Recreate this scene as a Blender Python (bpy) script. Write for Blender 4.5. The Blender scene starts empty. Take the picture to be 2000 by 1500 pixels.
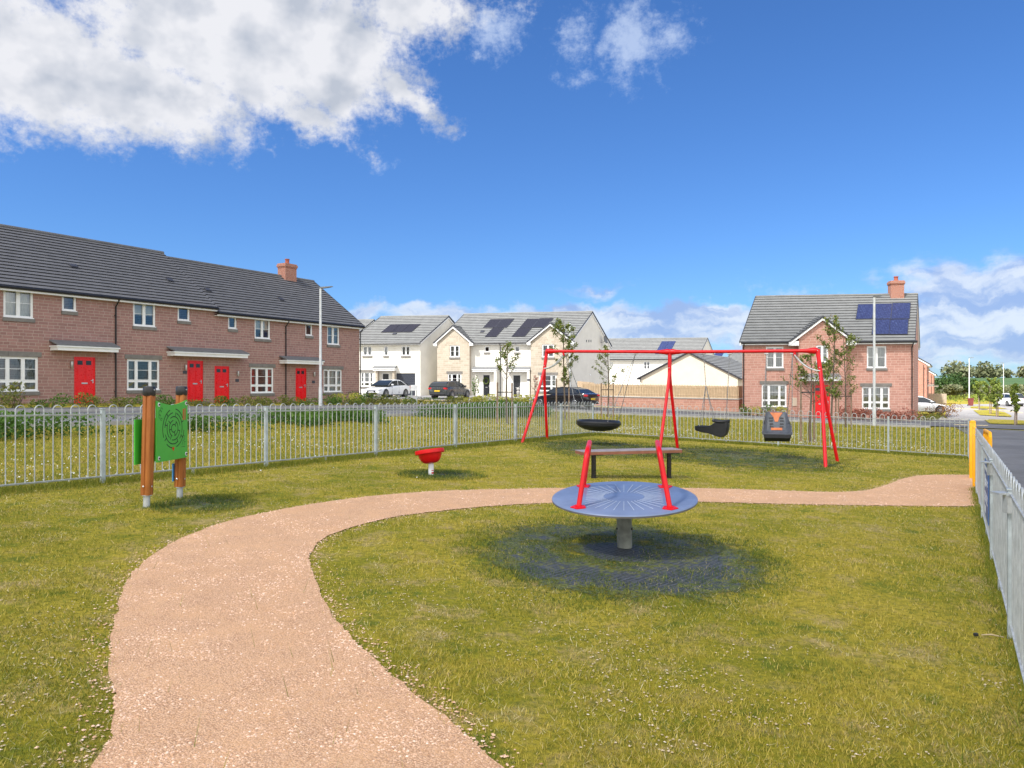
import bpy, bmesh, math, random
import numpy as np
from mathutils import Vector, Matrix
R = math.radians
S = bpy.context.scene
COL = S.collection
random.seed(7)
rng = np.random.default_rng(11)

# ------------------------------------------------------------------ camera
F, CX, CY, EYE = 1480.0, 1000.0, 750.0, 1.58
cam = bpy.data.cameras.new("camera")
cam.sensor_width = 36.0
cam.lens = 36.0 * F / 2000.0
cam.clip_end = 3000.0
cam.clip_start = 0.05
camo = bpy.data.objects.new("camera", cam)
camo.location = (0, 0, EYE)
camo.rotation_euler = (R(90), 0, 0)
COL.objects.link(camo)
S.camera = camo

# ------------------------------------------------------------------ view
S.view_settings.view_transform = 'Standard'
S.view_settings.look = 'None'
S.view_settings.exposure = 0.95
S.view_settings.gamma = 1.0
S.render.resolution_x, S.render.resolution_y = 1024, 768
S.cycles.max_bounces = 6
S.cycles.transparent_max_bounces = 12
S.cycles.use_denoising = True

SUN_EL = 50.0
SUN_H = Vector((-0.76, -0.65)).normalized()       # horizontal direction towards the sun
sd = Vector((SUN_H.x * math.cos(R(SUN_EL)), SUN_H.y * math.cos(R(SUN_EL)), math.sin(R(SUN_EL))))
sl = bpy.data.lights.new("sun", 'SUN')
sl.energy = 4.6
sl.angle = R(4.0)
sl.color = (1.0, 0.965, 0.92)
so = bpy.data.objects.new("sun", sl)
so.rotation_euler = sd.to_track_quat('Z', 'Y').to_euler()
COL.objects.link(so)


# ------------------------------------------------------------------ node helper
class NT:
    def __init__(s, tree):
        s.t = tree
        tree.nodes.clear()

    def n(s, kind, ins=None, **props):
        nd = s.t.nodes.new(kind)
        for k, v in props.items():
            setattr(nd, k, v)
        if ins:
            for k, v in ins.items():
                s.set(nd, k, v)
        return nd

    def set(s, nd, k, v):
        if isinstance(v, bpy.types.NodeSocket):
            s.t.links.new(v, nd.inputs[k])
        elif isinstance(v, bpy.types.Node):
            s.t.links.new(v.outputs[0], nd.inputs[k])
        else:
            sk = nd.inputs[k]
            if hasattr(sk.default_value, '__len__') and not hasattr(v, '__len__'):
                v = [v] * len(sk.default_value)
            if hasattr(sk.default_value, '__len__') and len(sk.default_value) == 4 and len(v) == 3:
                v = (*v, 1)
            sk.default_value = v

    def m(s, op, a, b=0.0, c=0.0, clamp=False):
        nd = s.n('ShaderNodeMath', operation=op, use_clamp=clamp)
        s.set(nd, 0, a); s.set(nd, 1, b); s.set(nd, 2, c)
        return nd.outputs[0]

    def vm(s, op, a, b=(0, 0, 0), out=0):
        nd = s.n('ShaderNodeVectorMath', operation=op)
        s.set(nd, 0, a)
        if op != 'LENGTH':
            s.set(nd, 1, b)
        return nd.outputs['Value'] if op in ('LENGTH', 'DOT_PRODUCT', 'DISTANCE') else nd.outputs[0]

    def noise(s, vec, scale, detail=3, rough=.55, dist=0.0):
        nd = s.n('ShaderNodeTexNoise', {'Vector': vec, 'Scale': scale, 'Detail': detail, 'Roughness': rough, 'Distortion': dist})
        return nd.outputs[0]

    def mix(s, f, a, b, mode='MIX'):
        nd = s.n('ShaderNodeMix', data_type='RGBA', blend_type=mode)
        s.set(nd, 0, f); s.set(nd, 6, a); s.set(nd, 7, b)
        return nd.outputs[2]

    def mr(s, v, a, b, c=0.0, d=1.0, smooth=True):
        nd = s.n('ShaderNodeMapRange', {0: v, 1: a, 2: b, 3: c, 4: d}, interpolation_type='SMOOTHSTEP' if smooth else 'LINEAR')
        return nd.outputs[0]


# ------------------------------------------------------------------ world: Nishita sky with clouds
world = bpy.data.worlds.new("World")
S.world = world
world.use_nodes = True
w = NT(world.node_tree)
tc = w.n('ShaderNodeTexCoord').outputs['Generated']
sky = w.n('ShaderNodeTexSky', sky_type='NISHITA', sun_disc=False, sun_elevation=R(SUN_EL),
          sun_rotation=math.atan2(SUN_H.x, SUN_H.y) % (2 * math.pi), altitude=50, air_density=1.0, dust_density=0.35, ozone_density=2.2)
sx = w.n('ShaderNodeSeparateXYZ', {0: tc})
X, Y, Z = sx.outputs[0], sx.outputs[1], sx.outputs[2]
az = w.m('MULTIPLY', w.m('ARCTAN2', X, Y), 57.2958)
el = w.m('MULTIPLY', w.m('ARCSINE', Z), 57.2958)
P = w.n('ShaderNodeCombineXYZ', {0: az, 1: el, 2: 0.0}).outputs[0]


def pxang(px, py):
    x, z = (px - CX) / F, (CY - py) / F
    return math.degrees(math.atan(x)), math.degrees(math.atan2(z, math.hypot(1, x)))


def blobs(lst, Pv):
    cur = None
    for (px, py, rx, ry, amp, rot) in lst:
        a, e = pxang(px, py)
        d = w.vm('SUBTRACT', Pv, (a, e, 0))
        if rot:
            d = w.n('ShaderNodeVectorRotate', {'Vector': d, 'Angle': R(rot)}, rotation_type='Z_AXIS').outputs[0]
        k = 38.0 / 1000
        d = w.vm('MULTIPLY', d, (1 / (rx * k), 1 / (ry * k), 0))
        v = w.m('MULTIPLY', w.m('SUBTRACT', 1.0, w.vm('LENGTH', d)), amp)
        cur = v if cur is None else w.m('MAXIMUM', cur, v)
    return cur


# domain warp so that outlines are ragged
wn = w.n('ShaderNodeTexNoise', {'Vector': P, 'Scale': 0.28, 'Detail': 5.0, 'Roughness': .6})
warp = w.vm('MULTIPLY', w.vm('SUBTRACT', wn.outputs[1], (.5, .5, .5)), (5.5, 4.0, 0))
Pw = w.vm('ADD', P, warp)
big = blobs([(40, 120, 300, 135, 1.3, 0), (280, 190, 240, 95, 1.15, 8), (470, 60, 350, 165, 1.35, 0), (640, 110, 200, 150, 1.2, 0),
             (800, 20, 150, 80, .9, 0), (600, 225, 130, 45, .8, 25), (790, 185, 130, 38, .75, 30), (-200, 50, 300, 170, 1, 0),
             (300, -120, 700, 150, 1, 0)], Pw)
fb = w.noise(w.vm('MULTIPLY', P, (1, 1.25, 1)), 0.42, 9, .62)
fine = w.noise(w.vm('ADD', w.vm('MULTIPLY', P, (1, 1.15, 1)), (31, 7, 0)), 1.5, 8, .68)
dens = w.m('ADD', w.m('ADD', big, w.m('MULTIPLY', w.m('SUBTRACT', fb, .5), 1.15)), w.m('MULTIPLY', w.m('SUBTRACT', fine, .5), .5))
a_big = w.mr(w.m('ADD', dens, w.m('MULTIPLY', w.m('SUBTRACT', w.noise(P, 2.6, 6, .6), .5), .35)), -.05, .62)
wisp = blobs([(975, 55, 75, 62, .8, -20), (1235, 70, 80, 95, .95, 30), (1300, 75, 75, 60, .6, -40), (1120, 75, 48, 62, .6, 30), (1125, 155, 50, 22, .45, 0),
              (1290, 150, 16, 26, .35, 0), (385, 285, 16, 18, .4, 0), (1560, 575, 150, 30, .3, 12), (740, 315, 40, 14, .3, 0)], Pw)
wd = w.m('ADD', w.m('ADD', wisp, w.m('MULTIPLY', w.m('SUBTRACT', fb, .5), .9)), w.m('MULTIPLY', w.m('SUBTRACT', fine, .5), 1.3))
a_wisp = w.m('MULTIPLY', w.mr(wd, .0, .95), .62)
# low bank of cumulus along the horizon
low = blobs([(715, 610, 70, 26, .8, 0), (900, 625, 190, 30, .75, 0), (1100, 625, 200, 38, 1.15, 0), (1330, 635, 280, 50, 1.4, 0), (1600, 645, 300, 55, 1.2, 0),
             (1960, 590, 210, 85, 1.3, 8), (1900, 660, 260, 60, 1, 0), (2300, 600, 400, 110, 1.1, 0), (1160, 565, 60, 12, .3, 0), (400, 640, 300, 40, .6, 0)], Pw)
lf = w.noise(w.vm('MULTIPLY', P, (.8, 2.0, 1)), 0.30, 6, .55)
ld = w.m('ADD', w.m('ADD', low, w.m('MULTIPLY', w.m('SUBTRACT', lf, .5), 1.5)), w.m('MULTIPLY', w.m('SUBTRACT', fine, .5), .22))
a_low = w.m('MULTIPLY', w.mr(ld, -.10, .55), .86)
# tone of the clouds: brighter where thin or on the sunward side, greyer in the thick base
fb2 = w.noise(w.vm('ADD', w.vm('MULTIPLY', Pw, (1, 1.5, 1)), (3.0, 9.0, 0)), 0.15, 4, .5)
fbs = w.noise(w.vm('ADD', w.vm('MULTIPLY', P, (1, 1.25, 1)), (-1.3, 2.2, 0)), 0.30, 3, .5)
fbl = w.noise(w.vm('MULTIPLY', P, (1, 1.25, 1)), 0.30, 3, .5)
relief = w.m('MULTIPLY', w.m('SUBTRACT', fbl, fbs), 2.2)
tone = w.m('ADD', w.m('ADD', w.m('MULTIPLY', w.mr(fb2, .30, .62), .55), relief), w.m('ADD', .33, w.m('MULTIPLY', w.m('SUBTRACT', fine, .5), .16)), clamp=True)
c_big = w.mix(tone, (.27, .295, .345), (.445, .45, .475))
ltone = w.mr(w.noise(w.vm('MULTIPLY', Pw, (.7, 2.2, 1)), 0.30, 4, .5), .36, .62)
c_low = w.mix(ltone, (.19, .26, .43), (.42, .455, .51))
# a clear sky deepened as a polarised summer sky
skc = w.mix(1.0, sky.outputs[0], w.mix(w.mr(el, 0.0, 26.0), (0.46, 0.74, 1.16), (0.44, 0.76, 1.20)), 'MULTIPLY')
K = 0.071
base = w.vm('MULTIPLY', skc, (K, K, K))
c1 = w.mix(a_low, base, c_low)
c2 = w.mix(a_wisp, c1, (.36, .42, .53))
c3a = w.mix(a_big, c2, c_big)
# broken cumulus added to the unseen sky behind and above, brightened as fill light
back = w.m('ADD', w.m('SUBTRACT', .45, w.m('MULTIPLY', Y, 1.6)), w.m('MULTIPLY', w.m('SUBTRACT', w.noise(tc, 3.2, 8, .6), .5), 2.4))
c3 = w.mix(w.m('MULTIPLY', w.mr(back, .35, .9), w.mr(Y, .35, -.05)), c3a, w.mix(tone, (.60, .62, .66), (1.12, 1.12, 1.12)))
bg = w.n('ShaderNodeBackground', {'Color': c3, 'Strength': 1.0})
w.t.links.new(bg.outputs[0], w.n('ShaderNodeOutputWorld').inputs[0])
world.cycles.sampling_method = 'MANUAL'
world.cycles.sample_map_resolution = 512


# ------------------------------------------------------------------ materials
MATS = {}


def newmat(name):
    m = bpy.data.materials.new(name)
    m.use_nodes = True
    MATS[name] = m
    return m, NT(m.node_tree)


def finish(t, col, rough=.7, metal=0.0, normal=None, **kw):
    p = t.n('ShaderNodeBsdfPrincipled', {'Base Color': col, 'Roughness': rough, 'Metallic': metal})
    for k, v in kw.items():
        t.set(p, k.replace('_', ' '), v)
    if normal is not None:
        t.set(p, 'Normal', normal)
    t.t.links.new(p.outputs[0], t.n('ShaderNodeOutputMaterial').inputs[0])
    return p


def bump(t, h, strength=.4, dist=.02):
    return t.n('ShaderNodeBump', {'Height': h, 'Strength': strength, 'Distance': dist}).outputs[0]


def pm(name, col, rough=.6, metal=0.0, var=.12, scale=6.0, bmp=0.0, bscale=60.0, **kw):
    m, t = newmat(name)
    co = t.n('ShaderNodeTexCoord').outputs['Object']
    n = t.noise(co, scale, 5, .6)
    lo = [c * (1 - var) for c in col]
    hi = [min(1, c * (1 + var)) for c in col]
    c = t.mix(t.mr(n, .3, .7), lo, hi)
    nb = bump(t, t.noise(co, bscale, 4, .6), bmp, .01) if bmp else None
    rr = t.mr(t.noise(co, scale * 2.3, 4, .6), .3, .7, max(0, rough - .07), min(1, rough + .07))
    finish(t, c, rr, metal, nb, **kw)
    return m


def stonemat(name, c1, c2, mortar, bw=.38, rh=.13, ms=.012, sc=1.0, off=.5, bmp=.6, blotch=.25):
    m, t = newmat(name)
    uv = t.n('ShaderNodeUVMap').outputs[0]
    # every other pair of courses gets a longer stone, so that the bond looks random
    b = t.n('ShaderNodeTexBrick', {'Vector': uv, 'Color1': c1, 'Color2': c2, 'Mortar': mortar, 'Scale': sc, 'Mortar Size': ms, 'Mortar Smooth': .3,
                                    'Bias': 0.0, 'Brick Width': bw, 'Row Height': rh}, offset=off, squash=.62, squash_frequency=3, offset_frequency=2)
    n1 = t.noise(uv, 3.0, 5, .6)
    n2 = t.noise(uv, 35.0, 5, .65)
    c = t.mix(t.mr(n1, .3, .72, 0, blotch), b.outputs[0], [x * .68 for x in c1])
    c = t.mix(t.mr(n2, .3, .75, 0, .35), c, [min(1, x * 1.28) for x in c2])
    h = t.m('SUBTRACT', t.m('MULTIPLY', n2, .5), t.m('MULTIPLY', b.outputs[1], 1.0))
    finish(t, c, .88, 0, bump(t, h, bmp, .015))
    return m


stonemat('red_sandstone', (.37, .205, .172), (.27, .147, .125), (.46, .36, .31), bw=.42, rh=.135, ms=.013)
stonemat('cream_stone', (.50, .435, .345), (.37, .31, .235), (.58, .53, .45), bw=.5, rh=.19, bmp=.5)
stonemat('brick_orange', (.40, .15, .095), (.32, .115, .075), (.44, .36, .30), bw=.225, rh=.075, ms=.010, blotch=.15)
stonemat('brick_red', (.44, .20, .15), (.36, .15, .11), (.50, .38, .30))
stonemat('brick_pink', (.54, .285, .222), (.41, .20, .152), (.64, .47, .385), bw=.46, rh=.165, ms=.014, blotch=.30)
stonemat('path_slab', (.36, .35, .34), (.32, .31, .30), (.22, .22, .21), bw=.6, rh=.6, ms=.01, bmp=.2)
pm('render_white', (.72, .69, .62), .9, var=.045, scale=1.2, bmp=.25, bscale=90)
pm('render_cream', (.58, .50, .39), .9, var=.05, scale=1.0, bmp=.25, bscale=90)
pm('upvc_white', (.80, .80, .79), .35, var=.03)
pm('upvc_black', (.018, .018, .020), .35, var=.1)
pm('lintel_stone', (.185, .172, .155), .85, var=.15, scale=4, bmp=.2)
pm('lead_grey', (.16, .165, .17), .6, var=.12)
pm('door_red', (.74, .003, .006), .32, var=.05)
pm('door_black', (.02, .022, .026), .3, var=.1)
pm('garage_dark', (.035, .04, .055), .4, var=.1)
pm('steel', (.55, .55, .55), .35, .9, var=.08)
pm('blind_cream', (.78, .75, .66), .8, var=.06)
pm('curtain_grey', (.30, .29, .28), .9, var=.3, scale=9)
pm('roof_tile_dark', (.125, .125, .132), .8, var=.12, scale=2.0, bmp=.12, bscale=40)
pm('roof_tile', (.175, .178, .174), .8, var=.10, scale=2.0, bmp=.12, bscale=40)
pm('tile_edge_shade', (.022, .022, .024), .9, var=.1)  # near-black, paints the shade line under each tile course into the riser colour
pm('verge_dark', (.045, .047, .060), .6, var=.1)
pm('galvanised', (.44, .46, .455), .50, .25, var=.16, scale=9, bmp=.12, bscale=60)
pm('post_galvanised', (.40, .445, .45), .55, .2, var=.2, scale=5, bmp=.15, bscale=50)
pm('yellow_paint', (.90, .42, .008), .38, var=.05)
pm('red_paint', (.64, .004, .008), .38, var=.10, scale=4, bmp=.05, Specular_IOR_Level=.35)
pm('rubber_black', (.014, .015, .018), .42, var=.2, scale=12)
pm('rubber_soft', (.02, .021, .024), .55, var=.2, scale=12)
pm('seat_grey', (.085, .095, .110), .5, var=.15, scale=12)
pm('seat_orange', (.55, .16, .05), .5, var=.12, scale=10)
pm('disc_blue', (.165, .212, .335), .36, var=.10, scale=2.5, bmp=.05)
pm('disc_edge', (.15, .14, .13), .7, var=.2)
pm('grip_white', (.42, .48, .58), .5, var=.1)
pm('bench_plank', (.30, .25, .25), .6, var=.15, scale=8)
pm('bench_edge', (.24, .09, .05), .6, var=.15, scale=8)
pm('bench_leg', (.012, .012, .014), .3, var=.1)
pm('panel_green', (.07, .42, .05), .42, var=.06, scale=3)
pm('panel_back_green', (.045, .38, .03), .42, var=.05, scale=3)
pm('groove_dark', (.012, .03, .012), .6)
pm('concrete_post', (.20, .21, .18), .85, .0, var=.3, scale=7, bmp=.4, bscale=40)
pm('white_plastic', (.75, .75, .76), .4)
pm('sticker_blue', (.06, .25, .55), .4)
pm('sign_blue', (.035, .11, .32), .45, var=.08)
pm('sign_white', (.75, .78, .80), .5)
pm('asphalt', (.135, .133, .133), .9, var=.20, scale=.7, bmp=.5, bscale=160)
pm('asphalt_light', (.19, .187, .185), .9, var=.14, scale=.7, bmp=.5, bscale=160)
pm('asphalt_pale', (.30, .285, .272), .9, var=.14, scale=.7, bmp=.5, bscale=160)
pm('paving_grey', (.25, .245, .24), .9, var=.14, scale=.9, bmp=.4, bscale=120)
pm('kerb_stone', (.38, .365, .34), .85, var=.12, scale=3)
pm('kerb_yellow', (.60, .48, .28), .85, var=.12, scale=3)
pm('bark', (.13, .10, .075), .9, var=.3, scale=20, bmp=.5)
pm('bark_pale', (.26, .20, .15), .9, var=.3, scale=20, bmp=.5)
pm('stake_wood', (.24, .17, .12), .9, var=.25, scale=10)
pm('car_white', (.78, .79, .80), .22, 0, var=.02, Coat_Weight=.6)
pm('car_grey', (.085, .092, .095), .25, .5, var=.05, Coat_Weight=.6)
pm('car_black', (.012, .013, .016), .2, .2, var=.05, Coat_Weight=.7)
pm('car_glass', (.02, .026, .032), .06, var=.05)
pm('tyre', (.02, .02, .02), .8)
pm('alloy', (.42, .43, .45), .35, .8)
pm('light_red', (.55, .01, .015), .2)
pm('chain_grey', (.22, .22, .22), .5, .3, var=.3, scale=30)
pm('lamp_column', (.58, .60, .60), .5, .1, var=.08)
pm('light_clear', (.55, .58, .62), .12)
pm('plate_yellow', (.75, .50, .03), .5)
pm('bin_red', (.22, .05, .04), .5)
pm('terracotta', (.34, .09, .055), .8)
pm('pebble', (.62, .50, .40), .9, var=.25, scale=30)
pm('daisy', (.66, .66, .60), .8, var=.05)
pm('sticker_red', (.6, .03, .03), .4)

# timber, with grain running along the object
for nm, ca, cb in (('timber_orange', (.44, .155, .032), (.30, .09, .018)), ('timber_pale', (.62, .46, .29), (.46, .33, .20)), ('timber_grey', (.44, .36, .27), (.34, .27, .20))):
    m, t = newmat(nm)
    co = t.n('ShaderNodeTexCoord').outputs['Object']
    v = t.vm('MULTIPLY', co, (26, 26, 1.6))
    n = t.noise(v, 1.0, 5, .65, .6)
    big_ = t.noise(co, 4.0, 3, .5)
    c = t.mix(t.mr(n, .3, .7), cb, ca)
    c = t.mix(t.mr(big_, .45, .75, 0, .35), c, [x * 1.3 for x in ca])
    finish(t, c, .6 if nm == 'timber_orange' else .85, 0, bump(t, n, .25, .004))

# solar panel: dark blue cells with thin lines
for nm, ca in (('solar_blue', (.013, .019, .065)), ('solar_dark', (.012, .011, .016))):
    m, t = newmat(nm)
    uv = t.n('ShaderNodeUVMap').outputs[0]
    b = t.n('ShaderNodeTexBrick', {'Vector': uv, 'Color1': ca, 'Color2': [x * 1.35 for x in ca], 'Mortar': [x * 2.6 + .01 for x in ca], 'Scale': 1.0, 'Mortar Size': .006,
                                    'Brick Width': .16, 'Row Height': .16}, offset=0.0)
    v = t.n('ShaderNodeTexVoronoi', {'Vector': uv, 'Scale': 5.0}).outputs[0]
    c = b.outputs[0]
    if nm == 'solar_blue':
        c = t.mix(t.m('MULTIPLY', t.mr(t.noise(uv, 7.0, 6, .7), .50, .68), .45), c, (.13, .18, .36))
    finish(t, c, .5, .0)

# window glass: see-through with a mirror-like face
m, t = newmat('glass')
fr = t.n('ShaderNodeFresnel', {'IOR': 1.52}).outputs[0]
wob = bump(t, t.noise(t.n('ShaderNodeTexCoord').outputs['Object'], 1.3, 2, .5), .12, .05)
gl = t.n('ShaderNodeBsdfGlossy', {'Roughness': .03, 'Color': (.95, .97, 1, 1), 'Normal': wob})
tr = t.n('ShaderNodeBsdfTransparent', {'Color': (.66, .70, .70, 1)})
mx = t.n('ShaderNodeMixShader', {0: t.m('ADD', t.m('MULTIPLY', fr, 1.4), .05, clamp=True), 1: tr.outputs[0], 2: gl.outputs[0]})
t.t.links.new(mx.outputs[0], t.n('ShaderNodeOutputMaterial').inputs[0])


def leafmat(name, a, b, c3=None, rough=.6, trans=.25):
    m, t = newmat(name)
    at = t.n('ShaderNodeAttribute', attribute_name='tint').outputs['Fac']
    cr = t.n('ShaderNodeValToRGB', {0: at})
    cr.color_ramp.elements[0].color = (*a, 1)
    cr.color_ramp.elements[1].color = (*b, 1)
    if c3:
        e = cr.color_ramp.elements.new(.93)
        e.color = (*b, 1)
        cr.color_ramp.elements[-1].color = (*c3, 1)
    d = t.n('ShaderNodeBsdfPrincipled', {'Base Color': cr.outputs[0], 'Roughness': rough, 'Specular IOR Level': .3})
    tl = t.n('ShaderNodeBsdfTranslucent', {'Color': cr.outputs[0]})
    mx = t.n('ShaderNodeMixShader', {0: trans, 1: d.outputs[0], 2: tl.outputs[0]})
    t.t.links.new(mx.outputs[0], t.n('ShaderNodeOutputMaterial').inputs[0])
    return m


leafmat('blade', (.33, .285, .022), (.60, .465, .095), (.66, .50, .27))
leafmat('blade_mat', (.040, .075, .016), (.115, .165, .030))
leafmat('blade_dark', (.12, .165, .014), (.29, .28, .032))
leafmat('leaf_green', (.045, .11, .015), (.15, .24, .035))
leafmat('leaf_tree', (.085, .14, .03), (.28, .32, .07), (.36, .22, .09))
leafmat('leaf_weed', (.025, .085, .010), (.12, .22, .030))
leafmat('leaf_olive', (.07, .10, .016), (.24, .25, .045), (.35, .22, .04))
leafmat('leaf_yellow', (.26, .29, .03), (.55, .50, .08))
leafmat('leaf_red', (.22, .06, .04), (.50, .20, .13))
leafmat('leaf_brown', (.20, .10, .04), (.40, .20, .07))
leafmat('leaf_dark', (.018, .055, .014), (.075, .13, .028))
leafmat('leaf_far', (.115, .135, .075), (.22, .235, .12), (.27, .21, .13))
leafmat('leaf_bright', (.11, .17, .025), (.26, .31, .055))
leafmat('straw', (.45, .40, .14), (.68, .58, .32))


# ------------------------------------------------------------------ terrain
def clamp(v, a, b):
    return max(a, min(b, v))


def ss(v, a, b):
    t = clamp((v - a) / (b - a), 0, 1)
    return t * t * (3 - 2 * t)


def g(x, y):
    if x < -45: z = 1.575
    elif x < 20: z = -.035 * x
    elif x < 60: z = -.7 - .015 * (x - 20)
    else: z = -1.3
    z += .02 * clamp(y - 52, 0, 18) * ss(x, -14, -2) * (1 - ss(x, 12, 20))
    z += .0205 * clamp(y - 170, 0, 330)
    return z


def ray(px, py):
    return Vector(((px - CX) / F, 1.0, (CY - py) / F))


def G(px, py):
    """where the line of sight of a point of the photograph meets the ground"""
    d = ray(px, py)
    y = 10.0
    for _ in range(60):
        h = EYE - g(d.x * y, y)
        y = .5 * y + .5 * min(900, h / max(1e-4, -d.z))
    return Vector((d.x * y, y, g(d.x * y, y)))


# ------------------------------------------------------------------ mesh builder
class MB:
    def __init__(s):
        s.v, s.f, s.m = [], [], []

    def add(s, vs, fs, m=0):
        b = len(s.v)
        s.v += [tuple(v) for v in vs]
        s.f += [[b + i for i in f] for f in fs]
        s.m += [m] * len(fs)

    def quad(s, a, b, c, d, m=0):
        s.add([a, b, c, d], [(0, 1, 2, 3)], m)

    def obox(s, o, a, b, c, m=0):
        o, a, b, c = Vector(o), Vector(a), Vector(b), Vector(c)
        if a.cross(b).dot(c) < 0:
            a, b = b, a
        vs = [o, o + a, o + a + b, o + b, o + c, o + a + c, o + a + b + c, o + b + c]
        s.add(vs, [(0, 3, 2, 1), (4, 5, 6, 7), (0, 1, 5, 4), (1, 2, 6, 5), (2, 3, 7, 6), (3, 0, 4, 7)], m)

    def box(s, c, size, m=0, M=None):
        hx, hy, hz = size[0] / 2, size[1] / 2, size[2] / 2
        A = [Vector((2 * hx, 0, 0)), Vector((0, 2 * hy, 0)), Vector((0, 0, 2 * hz))]
        if M is not None:
            A = [M @ a for a in A]
        s.obox(Vector(c) - (A[0] + A[1] + A[2]) / 2, *A, m)

    def cbox(s, c, size, ch=.01, m=0, M=None):
        """box with chamfered edges"""
        M = M or Matrix.Identity(3)
        h = [size[0] / 2, size[1] / 2, size[2] / 2]
        bm = bmesh.new()
        bmesh.ops.create_cube(bm, size=1)
        for v in bm.verts:
            v.co = Vector((v.co.x * 2 * h[0], v.co.y * 2 * h[1], v.co.z * 2 * h[2]))
        bmesh.ops.bevel(bm, geom=bm.edges[:], offset=ch, segments=2, affect='EDGES', profile=.5)
        bm.verts.index_update()
        s.add([M @ v.co + Vector(c) for v in bm.verts], [[v.index for v in f.verts] for f in bm.faces], m)
        bm.free()

    def tube(s, pts, r, seg=8, m=0, cap=True):
        pts = [Vector(p) for p in pts]
        n = len(pts)
        rs = r if hasattr(r, '__len__') else [r] * n
        T = []
        for i in range(n):
            a = pts[max(0, i - 1)]; b = pts[min(n - 1, i + 1)]
            T.append((b - a).normalized())
        ref = Vector((0, 0, 1)) if abs(T[0].z) < .9 else Vector((1, 0, 0))
        nx = T[0].cross(ref).normalized()
        vs = []
        for i in range(n):
            nx = (nx - T[i] * nx.dot(T[i])).normalized()
            ny = T[i].cross(nx)
            for k in range(seg):
                a = 2 * math.pi * k / seg
                vs.append(pts[i] + (nx * math.cos(a) + ny * math.sin(a)) * rs[i])
        fs = []
        for i in range(n - 1):
            for k in range(seg):
                k2 = (k + 1) % seg
                fs.append((i * seg + k, i * seg + k2, (i + 1) * seg + k2, (i + 1) * seg + k))
        if cap:
            fs.append(tuple(range(seg))[::-1]); fs.append(tuple((n - 1) * seg + k for k in range(seg)))
        s.add(vs, fs, m)

    def lathe(s, prof, seg=24, m=0, M=None, o=(0, 0, 0), sx=1.0, sy=1.0, close=True):
        M = M or Matrix.Identity(3)
        o = Vector(o)
        vs, fs = [], []
        for (r, z) in prof:
            for k in range(seg):
                a = 2 * math.pi * k / seg
                vs.append(o + M @ Vector((r * math.cos(a) * sx, r * math.sin(a) * sy, z)))
        for i in range(len(prof) - 1):
            for k in range(seg):
                k2 = (k + 1) % seg
                fs.append((i * seg + k, i * seg + k2, (i + 1) * seg + k2, (i + 1) * seg + k))
        if close:
            fs.append(tuple(range(seg))[::-1]); fs.append(tuple((len(prof) - 1) * seg + k for k in range(seg)))
        s.add(vs, fs, m)

    def loft(s, rings, m=0, cap=True):
        k = len(rings[0]); vs = [p for r_ in rings for p in r_]; fs = []
        for i in range(len(rings) - 1):
            for j in range(k):
                j2 = (j + 1) % k
                fs.append((i * k + j, i * k + j2, (i + 1) * k + j2, (i + 1) * k + j))
        if cap:
            fs.append(tuple(range(k))[::-1]); fs.append(tuple((len(rings) - 1) * k + j for j in range(k)))
        s.add(vs, fs, m)

    def build(s, name, parent=None, mats=('upvc_white',), smooth=False, label=None, fixn=False):
        if isinstance(mats, str):
            mats = (mats,)
        me = bpy.data.meshes.new(name)
        me.from_pydata([tuple(v) for v in s.v], [], s.f)
        for mm in mats:
            me.materials.append(MATS[mm])
        if len(mats) > 1:
            me.polygons.foreach_set('material_index', s.m)
        if fixn:
            bm = bmesh.new(); bm.from_mesh(me)
            bmesh.ops.recalc_face_normals(bm, faces=bm.faces[:])
            bm.to_mesh(me); bm.free()
        me.update()
        add_uv(me)
        if smooth:
            me.polygons.foreach_set('use_smooth', [True] * len(me.polygons))
            me.set_sharp_from_angle(angle=R(38))
        o = bpy.data.objects.new(name, me)
        COL.objects.link(o)
        if parent is not None:
            o.parent = parent
            root = parent
            while root.parent:
                root = root.parent
            L = np.array(root.location)
            co = np.empty(len(me.vertices) * 3); me.vertices.foreach_get('co', co)
            co = (co.reshape(-1, 3) - L).ravel(); me.vertices.foreach_set('co', co)
            me.update()
        if label:
            o['label'] = label
        return o


def add_uv(me):
    nl, npoly = len(me.loops), len(me.polygons)
    if nl == 0: return
    uv = me.uv_layers.new(name='UVMap')
    co = np.empty(len(me.vertices) * 3); me.vertices.foreach_get('co', co); co = co.reshape(-1, 3)
    nr = np.empty(npoly * 3); me.polygons.foreach_get('normal', nr); nr = nr.reshape(-1, 3)
    vi = np.empty(nl, dtype=np.int64); me.loops.foreach_get('vertex_index', vi)
    lt = np.empty(npoly, dtype=np.int64); me.polygons.foreach_get('loop_total', lt)
    pi = np.repeat(np.arange(npoly), lt)
    t = np.stack([-nr[:, 1], nr[:, 0], np.zeros(npoly)], 1)
    ln = np.linalg.norm(t, axis=1)
    flat = ln < .3
    t[~flat] /= ln[~flat][:, None]
    t[flat] = (1, 0, 0)
    b = np.cross(nr, t)
    b[flat] = (0, 1, 0)
    p = co[vi]
    u = (p * t[pi]).sum(1); v = (p * b[pi]).sum(1)
    uv.data.foreach_set('uv', np.stack([u, v], 1).ravel())


def thing(name, label, cat, loc=(0, 0, 0), group=None, rz=0.0):
    o = bpy.data.objects.new(name, None)
    COL.objects.link(o)
    o.location = loc
    o.rotation_euler = (0, 0, rz)
    o.empty_display_size = .2
    o['label'] = label; o['category'] = cat
    if group: o['group'] = group
    return o


def tagm(o, label, cat, group=None, kind=None):
    o['label'] = label; o['category'] = cat
    if group: o['group'] = group
    if kind: o['kind'] = kind
    return o


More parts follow.
